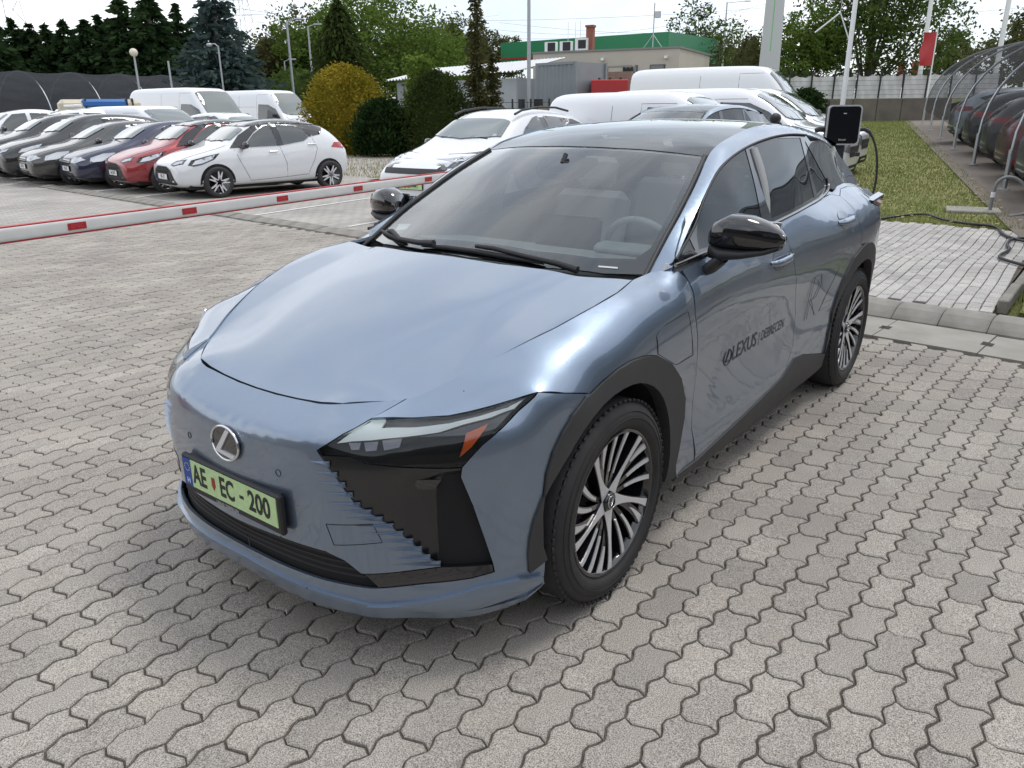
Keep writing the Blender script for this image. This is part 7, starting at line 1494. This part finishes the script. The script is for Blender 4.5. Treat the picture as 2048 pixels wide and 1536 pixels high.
cn = empty('station_canopy', label='green filling station canopy with red stripe behind the beige building', cat='canopy'); z1, z2 = 5.05, 6.82; place(cn, a, rz, 0)
mb = MB(); mb.box((ln/2, sg*4.5, (z1+z2)/2), (ln, 9, z2-z1)); mb.build('fascia_board', M_GREENC, cn); mb = MB(); mb.box((ln/2, -sg*.02, z1+(z2-z1)*.30), (ln+.03, .05, .14)); mb.build('stripe', M_REDC, cn); mb = MB(); mb.box((ln/2, sg*4.5, z1-.03), (ln-.2, 8.8, .05)); mb.build('soffit', M_WHITE, cn)
for x0 in (.2, .8): mb = MB(); mb.box((ln*x0, sg*4, z1/2), (.4, .4, z1)); mb.build('column', M_WHITE, cn)
a, d, n, ln, rz = frame((-31.08, -21.92), (-30.90, -19.55)); sg = 1 if Vector((-d.y, d.x)).dot(n) > 0 else -1
ct = empty('shipping_container', label='grey corrugated shipping container in front of the station building', cat='container'); place(ct, a, rz, .75); HC = 3.76-.75
rib = MB(); N_ = 40; V = []; 
for i in range(N_+1):
    x = ln*i/N_; y_ = -sg*(.035 if (i % 4) in (1, 2) else 0.); V += [(x, y_, .12), (x, y_, HC-.1)]
rib.add(V, [(2*i, 2*i+2, 2*i+3, 2*i+1) for i in range(N_)]); rib.build('corrugated_side', M_CONT, ct)
mb = MB(); mb.box((ln/2, sg*1.22, HC/2), (ln-.06, 2.4, HC-.05)); mb.build('body', M_CONT, ct)
for x in (0, ln):
    for y_ in (.02, 2.4): mb = MB(); mb.box((x, sg*y_, HC/2), (.14, .14, HC)); mb.build('corner_post', M_CONT, ct)
for z in (.07, HC-.06): mb = MB(); mb.box((ln/2, 0, z), (ln-.16, .12, .12)); mb.build('rail', M_CONT, ct)
a, d, n, ln, rz = frame((-31.53, -32.11), (-31.29, -23.33)); sg = 1 if Vector((-d.y, d.x)).dot(n) > 0 else -1
sh = empty('shed', label='low grey shed with corrugated roof behind the round bushes', cat='shed'); place(sh, a, rz, .55); H0, H1 = 3.20-.55, 3.40-.55
mb = MB(); np_ = 5
for i in range(np_): x0, x1 = ln*i/np_, ln*(i+1)/np_; pn = MB(); pn.box(((x0+x1)/2, 0, min(H0, H1)*.49), (x1-x0-.03, .05, min(H0, H1)*.97)); pn.build('wall_panel', mat('shed_panel', (.36, .385, .42), .6, noise=(.9, .3, (.44, .465, .49), 5)), sh)
for x0 in (0, ln): pn = MB(); pn.box((x0, sg*1.8, min(H0, H1)*.49), (.05, 3.6, min(H0, H1)*.97)); pn.build('wall_panel', MATS['shed_panel'], sh)
V = []; N_ = 150
for i in range(N_+1): x = -.4+(ln+.8)*i/N_; zz = H0+(H1-H0)*i/N_+.05+.05*math.sin(i*1.57); V += [(x, -sg*.45, zz), (x, sg*3.6, zz+.75)]
link('roof_sheet', pydata('roof_sheet', V, [(2*i, 2*i+2, 2*i+3, 2*i+1) for i in range(N_)]), M_CORR, sh)
# pallets leaning by the container
pp = (-27.81, -18.76)
for k in range(2):
    p = empty('pallet', (pp[0]+.1*k, pp[1]+.1*k, .62), math.atan2(2.1-pp[1], 2.1-pp[0])+math.pi/2, label=('wooden pallet leaning in front of the grey container', 'rear wooden pallet leaning in front of the grey container')[k], cat='pallet', group='pallets by the container')
    for i in range(5): mb = MB(); mb.box((0, .05+.12*k, .55+.22*(i-2)+.1), (1.2, .03, .13), rz=0); mb.build('slat', M_WOOD, p)
    for x in (-.5, 0, .5): mb = MB(); mb.box((x, .10+.12*k, .62), (.1, .09, 1.1)); mb.build('bearer', M_WOOD, p)
wl = (-35.12, -21.30); wl2 = (-35.33, -19.00); a, d, n, ln, rz = frame(wl, wl2)
bw = empty('brick_wall', label='brown brick wall right of the grey container', cat='wall'); place(bw, a, rz, .8); hb_ = 3.65-.8
cols_ = 22
for j in range(int(hb_/.22)):
    mb = MB(); mb.box((ln/2, 0, .11+j*.22), (ln, .2, .205)); mb.build('course', mat('wall_brick', (.25, .155, .125), .9, noise=(7, .3, (.31, .21, .175))), bw)
mb = MB(); mb.box((ln/2, 0, hb_+.03), (ln+.1, .3, .08)); mb.build('coping', M_CONC, bw)
rp = (-32.19, -18.44); mb = MB(); z_r = 2.80-.25; rd_ = empty('skip', (rp[0], rp[1], .8), math.atan2(2.1-rp[1], 2.1-rp[0])+math.pi/2, label='red metal skip behind the white vans', cat='skip'); mb.box((0, 0, (z_r-.8)/2+.25), (1.75, 1.2, z_r-.8+.3), ch=.05); mb.build('body', M_BRED, rd_)
for x in (-.5, 0, .5): mb = MB(); mb.box((x, -.5, z_r-.8+.42), (.12, .1, .1)); mb.build('lug', M_BLACK, rd_)
# cream tank strapped on a flat truck behind the row
tk = (-10.93, -24.89); tr = empty('water_tank', (tk[0], tk[1], 0), math.atan2(2.1-tk[1], 2.1-tk[0])+math.pi/2+.12, label='cream plastic tank with blue cover strapped on a flat load bed', cat='tank'); zt = 2.06
mb = MB(); mb.box((0, 0, zt-.42), (2.35, 1.1, .84), ch=.12); mb.build('tank', mat('tank_cream', (.55, .50, .38), .5), tr); mb = MB(); mb.box((.1, -.02, zt-.13), (1.35, 1.14, .28), ch=.08); mb.build('cover', mat('cover_blue', (.02, .12, .36), .4), tr)
for x in (-.45, .75, .92): mb = MB(); mb.box((x, 0, zt-.42), (.05, 1.16, .9), ch=.01); mb.build('strap', M_BLACK, tr)
mb = MB(); mb.box((0, 0, zt-1.0), (3.0, 1.7, .22)); mb.box((0, 0, (zt-1.1)/2), (2.6, 1.3, zt-1.1)); mb.build('load_bed', M_BLACK, tr)
# ------------------------------------------------------------------ fences, walls and banners
fn = empty('mesh_fence', label='dark wire mesh fence in front of shed and container', cat='fence'); pa, pb = Vector((-24.85, -26.05)), Vector((-29.95, -17.31)); N_ = 12
for i in range(N_+1): q = pa+(pb-pa)*i/N_; mb = MB(); mb.box((q.x, q.y, 1.25), (.06, .06, 1.7)); mb.build('post', M_BLACK, fn)
for z in (.62, 1.15, 1.7, 1.95): mb = MB(); mb.tube([(pa.x, pa.y, z), (pb.x, pb.y, z)], .011, 4); mb.build('wire', M_BLACK, fn)
f2 = empty('panel_fence', label='dark mesh fence carrying white banner sheets above the stone wall', cat='fence'); pa, pb = Vector((-44.69, -15.45)), Vector((-49.46, -4.45)); N_ = 10; zb, zt2 = 1.92, 3.51
for i in range(N_+1): q = pa+(pb-pa)*i/N_; mb = MB(); mb.box((q.x, q.y, (zb+zt2)/2), (.07, .07, zt2-zb)); mb.build('post', M_BLACK, f2)
V = []; F = []; n_ = 260
for i in range(n_+1): q = pa+(pb-pa)*i/n_; j = len(V); e_ = (pb-pa).normalized()*.004; V += [(q.x-e_.x, q.y-e_.y, zb+.1), (q.x+e_.x, q.y+e_.y, zb+.1), (q.x+e_.x, q.y+e_.y, zt2), (q.x-e_.x, q.y-e_.y, zt2)]; F.append((j, j+1, j+2, j+3))
for k in range(7):
    z = zb+.1+(zt2-zb-.1)*k/6; j = len(V); V += [(pa.x, pa.y, z-.006), (pb.x, pb.y, z-.006), (pb.x, pb.y, z+.006), (pa.x, pa.y, z+.006)]; F.append((j, j+1, j+2, j+3))
link('wire_mesh', pydata('wire_mesh', V, F), M_BLACK, f2)
rb_ = random.Random(4); dirb = (pb-pa).normalized(); nb_ = Vector((-dirb.y, dirb.x)); nb_ = nb_ if nb_.dot(pa-Vector((2.1, 2.1))) > 0 else -nb_
for i in range(5):
    q0, q1 = pa+(pb-pa)*(i/5+.004), pa+(pb-pa)*((i+1)/5-.004); V = []; F = []; nx_, nz_ = 30, 8
    for u in range(nx_+1):
        for v in range(nz_+1):
            q = q0+(q1-q0)*u/nx_+nb_*(.12+.05*math.sin(u*.8+i)*math.sin(v*.7+u*.3)); z = 2.05+(3.30-2.05)*v/nz_-(.09*math.sin(math.pi*u/nx_*3)**2 if v == nz_ else 0)+.02*math.sin(u*1.3+v); V.append((q.x, q.y, z))
    for u in range(nx_):
        for v in range(nz_): F.append((u*(nz_+1)+v, (u+1)*(nz_+1)+v, (u+1)*(nz_+1)+v+1, u*(nz_+1)+v+1))
    tag(link('banner', pydata('banner', V, F, True), mat('banner_white', (.80, .81, .83), .6)), ('white banner sheet by the sign pylon, leftmost on the fence', 'white banner sheet on the fence left of the white flag pole', 'white banner sheet on the fence right of the white flag pole', 'white banner sheet on the fence behind the netting tunnel', 'white banner sheet on the fence at the right end')[i], 'banner', 'white banners on the fence')
wa, wb_ = Vector((-39.32, -12.66)), Vector((-43.22, -5.59)); sw_ = empty('stone_wall', label='low weathered concrete wall behind the lawn below the fence', cat='wall'); zlo, zhi = 1.07, 2.03
for i in range(7):
    q0, q1 = wa+(wb_-wa)*i/7, wa+(wb_-wa)*(i+1)/7; c = (q0+q1)/2; mb = MB(); mb.box((c.x, c.y, (zlo+zhi)/2-.3), ((q1-q0).length-.02, .25, zhi-zlo+.6), rz=math.atan2((q1-q0).y, (q1-q0).x), ch=.02); mb.build('wall_block', mat('old_wall', (.17, .15, .125), .95, noise=(1.6, .25, (.09, .08, .07), 9)), sw_)
poly_sheet('upper_lawn', [(wa.x, wa.y), (wb_.x, wb_.y), (wb_.x-60, wb_.y-4), (wa.x-40, wa.y-25)], M_LAWN, .75, 6.)
# ------------------------------------------------------------------ poles, lamps, flags, pylons, wires
def pole(name, p, z0, h, r0, r1, m_, label, cat, group=None, n=10):
    t = empty(name, (p[0], p[1], z0), label=label, cat=cat, group=group); MB().tube([(0, 0, 0), (0, 0, h)], [r0, r1], n).build('pole', m_, t); return t
M_POLEW = mat('pole_white', (.72, .73, .74), .4); M_POLEG = mat('pole_grey', (.38, .40, .42), .5, metal=.4)
def lamp_arm(t, h, ax, ay, ln):
    mb = MB(); mb.tube([(0, 0, h-.05), (ax*ln, ay*ln, h+.08)], .03, 6); mb.build('arm', M_POLEG, t); mb = MB(); mb.box((ax*(ln+.25), ay*(ln+.25), h+.09), (.55, .22, .09), rz=math.atan2(ay, ax), ch=.03); mb.build('lamp_head', M_POLEG, t)
LG = 'lamp posts along the back'; rx_, ry_ = -.613, .79
h_ = 6.66; t = pole('street_lamp', (-29.61, -39.08), 0, h_, .10, .06, M_POLEG, 'taller grey lamp post left of the weeping cypress', 'street lamp', LG); lamp_arm(t, h_, rx_, ry_, .5)
h_ = 6.95; t = pole('street_lamp', (-34.31, -43.01), 0, h_, .10, .06, M_POLEG, 'grey lamp post touching the weeping cypress', 'street lamp', LG); lamp_arm(t, h_, rx_, ry_, .4)
h_ = 4.91; t = pole('street_lamp', (-34.16, -45.66), 0, h_, .07, .05, M_POLEG, 'short grey lamp post beside the taller one', 'street lamp', LG); lamp_arm(t, h_, rx_, ry_, .3)
h_ = 4.84; t = pole('street_lamp', (-23.07, -36.37), 0, h_, .05, .04, M_POLEG, 'slim bent lamp post in front of the blue spruce', 'street lamp', LG); mb = MB(); mb.tube([(0, 0, h_-.05), (-rx_*.15, -ry_*.15, h_+.10), (-rx_*.35, -ry_*.35, h_+.10)], .03, 6); mb.build('arm', M_POLEG, t); mb = MB(); mb.lathe([(0, .1), (.1, .08), (.16, 0), (.1, -.08), (0, -.1)], 14, Matrix.Translation((-rx_*.45, -ry_*.45, h_+.05))); mb.build('lamp_head', M_POLEG, t)
h_ = 4.19; t = pole('street_lamp', (-18.67, -36.66), 0, h_, .06, .045, M_POLEG, 'lamp post with a round globe in front of the dark spruces', 'street lamp', LG); mb = MB(); mb.lathe([(0, .19)]+[(.19*math.sin(a), .19*math.cos(a)) for a in np.linspace(.3, 2.8, 9)]+[(0, -.19)], 16, Matrix.Translation((0, 0, h_+.15))); mb.build('globe', mat('globe_cream', (.62, .58, .46), .4), t)
h_ = 3.99; pole('street_pole', (-19.95, -35.94), 0, h_, .055, .045, M_POLEG, 'bare pole between the globe lamp and the blue spruce', 'pole')
t = pole('lamp_mast', (-29.24, -21.06), .6, 7.53-.6, .10, .07, M_POLEG, 'grey lamp mast in front of the shed and the container', 'lamp mast'); mb = MB(); mb.box((-.32, .32, .75), (.3, .3, 1.5)); mb.box((.25, -.25, .75), (.22, .22, 1.5)); mb.build('base_cover', M_BLACK, t)
h_ = 10.60; t = pole('street_lamp', (-71.22, -29.83), 1.2, h_-1.2, .10, .06, M_POLEG, 'tall thin lamp post in front of the airy tree', 'street lamp', LG); lamp_arm(t, h_-1.2, rx_, ry_, 1.6)
t = pole('flag_pole', (-22.89, -4.97), gz(-22, -6), 9.5, .075, .055, M_POLEW, 'white flag pole rising behind the charging post', 'flag pole', 'white flag poles'); mb = MB(); mb.tube([(0, 0, 2.95), (.25, -.3, 3.75)], .018, 5); mb.tube([(.25, -.3, 3.75), (.12, -.1, 9)], .006, 4); mb.tube([(.25, -.3, 3.75), (.55, -.85, 3.25)], .022, 5); mb.build('halyard', M_POLEW, t)
t = pole('flag_pole', (-48.81, -8.34), 1.2, 16, .13, .09, M_POLEW, 'thick white flag pole left of the netting tunnel', 'flag pole', 'white flag poles')
pole('flag_pole', (-64.82, -18.33), 1.2, 14, .07, .05, M_POLEW, 'thin white pole in front of the big tree', 'flag pole', 'white flag poles'); t = pole('flag_pole', (-51.40, -5.00), 1.2, 16, .14, .10, M_POLEW, 'white flag pole standing behind the netting tunnel', 'flag pole', 'white flag poles')
bp_ = (-45.94, -7.41); z1, z2 = 3.63, 5.23
t = pole('banner_flag', (-45.97, -7.24), 1.4, z2-1.2, .04, .03, M_POLEW, 'red advertising flag beside the thick white flag pole', 'flag'); wd_ = .72; V = []; F = []
for i in range(9):
    for j in range(9): u = i/8; V.append((-rx_*-wd_*u*-1*1.0+.06*math.sin(j*.8)*u, ry_*-wd_*u+.05*math.sin(j*.9+i)*u, z1-1.4+(z2-z1)*j/8))
for i in range(8):
    for j in range(8): F.append((i*9+j, (i+1)*9+j, (i+1)*9+j+1, i*9+j+1))
link('flag_cloth', pydata('flag_cloth', V, F, True), M_BRED, t)
for k, (q, lab) in enumerate((((-62.22, -12.56), 'small red flag low beside the fence, left one'), ((-62.41, -11.70), 'small red flag low beside the fence, right one'))):
    t = pole('banner_flag', q, 1.6, 3.2, .03, .02, M_POLEW, lab, 'flag'); mb = MB(); mb.box((.2*rx_, .2*ry_, 2.3), (.04, .5, 1.5), rz=math.atan2(ry_, rx_)+math.pi/2); mb.build('flag_cloth', M_BRED, t)
# tall tapered sign pylon with a green line
sp_ = (-40.94, -14.04); t = empty('sign_pylon', (sp_[0], sp_[1], 1.0), math.atan2(2.1-sp_[1], 2.1-sp_[0]), 'broad pale grey sign pylon with a thin green line', 'sign pylon'); hP = 12.
V = [(-.2, -.56, 0), (.2, -.56, 0), (.2, .56, 0), (-.2, .56, 0), (-.2, -.36, hP), (.2, -.36, hP), (.2, .36, hP), (-.2, .36, hP)]
link('column', pydata('column', V, [(0, 1, 5, 4), (1, 2, 6, 5), (2, 3, 7, 6), (3, 0, 4, 7), (4, 5, 6, 7)]), mat('pylon_grey', (.48, .50, .51), .45), t); mb = MB(); mb.box((.205, -.02, 7.2), (.02, .03, 7.6)); mb.build('green_line', mat('neon_green', (.08, .55, .10), .5), t)
# lattice pylons and power lines
def lattice(p, z0, h, w, label):
    t = empty('power_pylon', (p[0], p[1], z0), .4, label, 'power pylon', 'power pylons on the horizon'); mb = MB(); n = 9; r = .09
    L_ = [[(sx*w/2*(1-.9*k/n), sy*w/2*(1-.9*k/n), h*k/n) for k in range(n+1)] for sx, sy in ((1, 1), (1, -1), (-1, -1), (-1, 1))]
    for l in L_: mb.tube(l, r, 4)
    for i in range(4):
        a, b = L_[i], L_[(i+1) % 4]
        for k in range(n): mb.tube([a[k], b[k+1]], r*.6, 4); mb.tube([b[k], a[k+1]], r*.6, 4)
    mb.build('lattice', M_POLEG, t)
    for z, e in ((h*.80, w*.95), (h*.90, w*.8), (h*.70, w*1.05)): mb = MB(); mb.tube([(0, -e, z), (0, 0, z+w*.16), (0, e, z)], r, 4); mb.tube([(0, -e, z), (0, e, z)], r, 4); mb.build('cross_arm', M_POLEG, t)
    return t
lattice((-90.52, -230.08), 0, 52, 10, 'lattice power pylon rising over the spruces at the far left')
lattice((-186.59, -268.59), 0, 50, 13, 'distant lattice power pylon beside the blue spruce')
for k, (a, b, lab) in enumerate((((*(-112.92, -208.51), 26.68), (*(-232.75, -184.52), 32.75), 'upper wire left'), ((*(-132.41, -196.63), 25.90), (*(-197.26, -13.55), 24.68), 'w'), ((*(-141.09, -190.47), 22.16), (*(-197.26, -13.55), 20.37), 'w'), ((*(-183.95, -149.46), 22.97), (*(-168.70, -54.61), 22.95), 'w'), ((*(-183.95, -149.46), 20.12), (*(-171.47, -45.48), 19.56), 'w'), ((*(-185.77, -147.19), 24.62), (*(-175.33, -28.03), 19.85), 'w'))):
    A_, B_ = Vector(a), Vector(b); pts = [tuple(A_+(B_-A_)*u-Vector((0, 0, 4.*math.sin(math.pi*u)))) for u in np.linspace(0, 1, 24)]
    tag(MB().tube(pts, .035, 4).build('power_line', M_POLEG), ('thin power line high above the dark spruces', 'uppermost thin power line over the station', 'thin power line just above the station chimney', 'steep thin power line left of the sign pylon', 'thin power line passing behind the airy tree', 'thin power line between the two steeper ones')[k], 'power line', 'power lines across the sky')
# dark showroom building beside and behind the viewer: it is what the blue car's flank mirrors
bd_ = empty('showroom', label='dark clad showroom building beside the drive, out of the picture', cat='building')
mb = MB(); mb.box((2, 17, 3.2), (44, 10, 6.4)); mb.build('wall', mat('showroom_cladding', (.05, .052, .055), .5, noise=(.5, .3, (.07, .072, .075))), bd_)
mb = MB(); mb.box((27, 0, 3.2), (12, 24, 6.4)); mb.build('side_wing', MATS['showroom_cladding'], bd_)  # unseen wing, added so the car's nose mirrors something dark
for i in range(9): mb = MB(); mb.box((-18+i*4.6, 11.97, 2.0), (4.1, .04, 3.4)); mb.build('window', M_CGLASS, bd_)
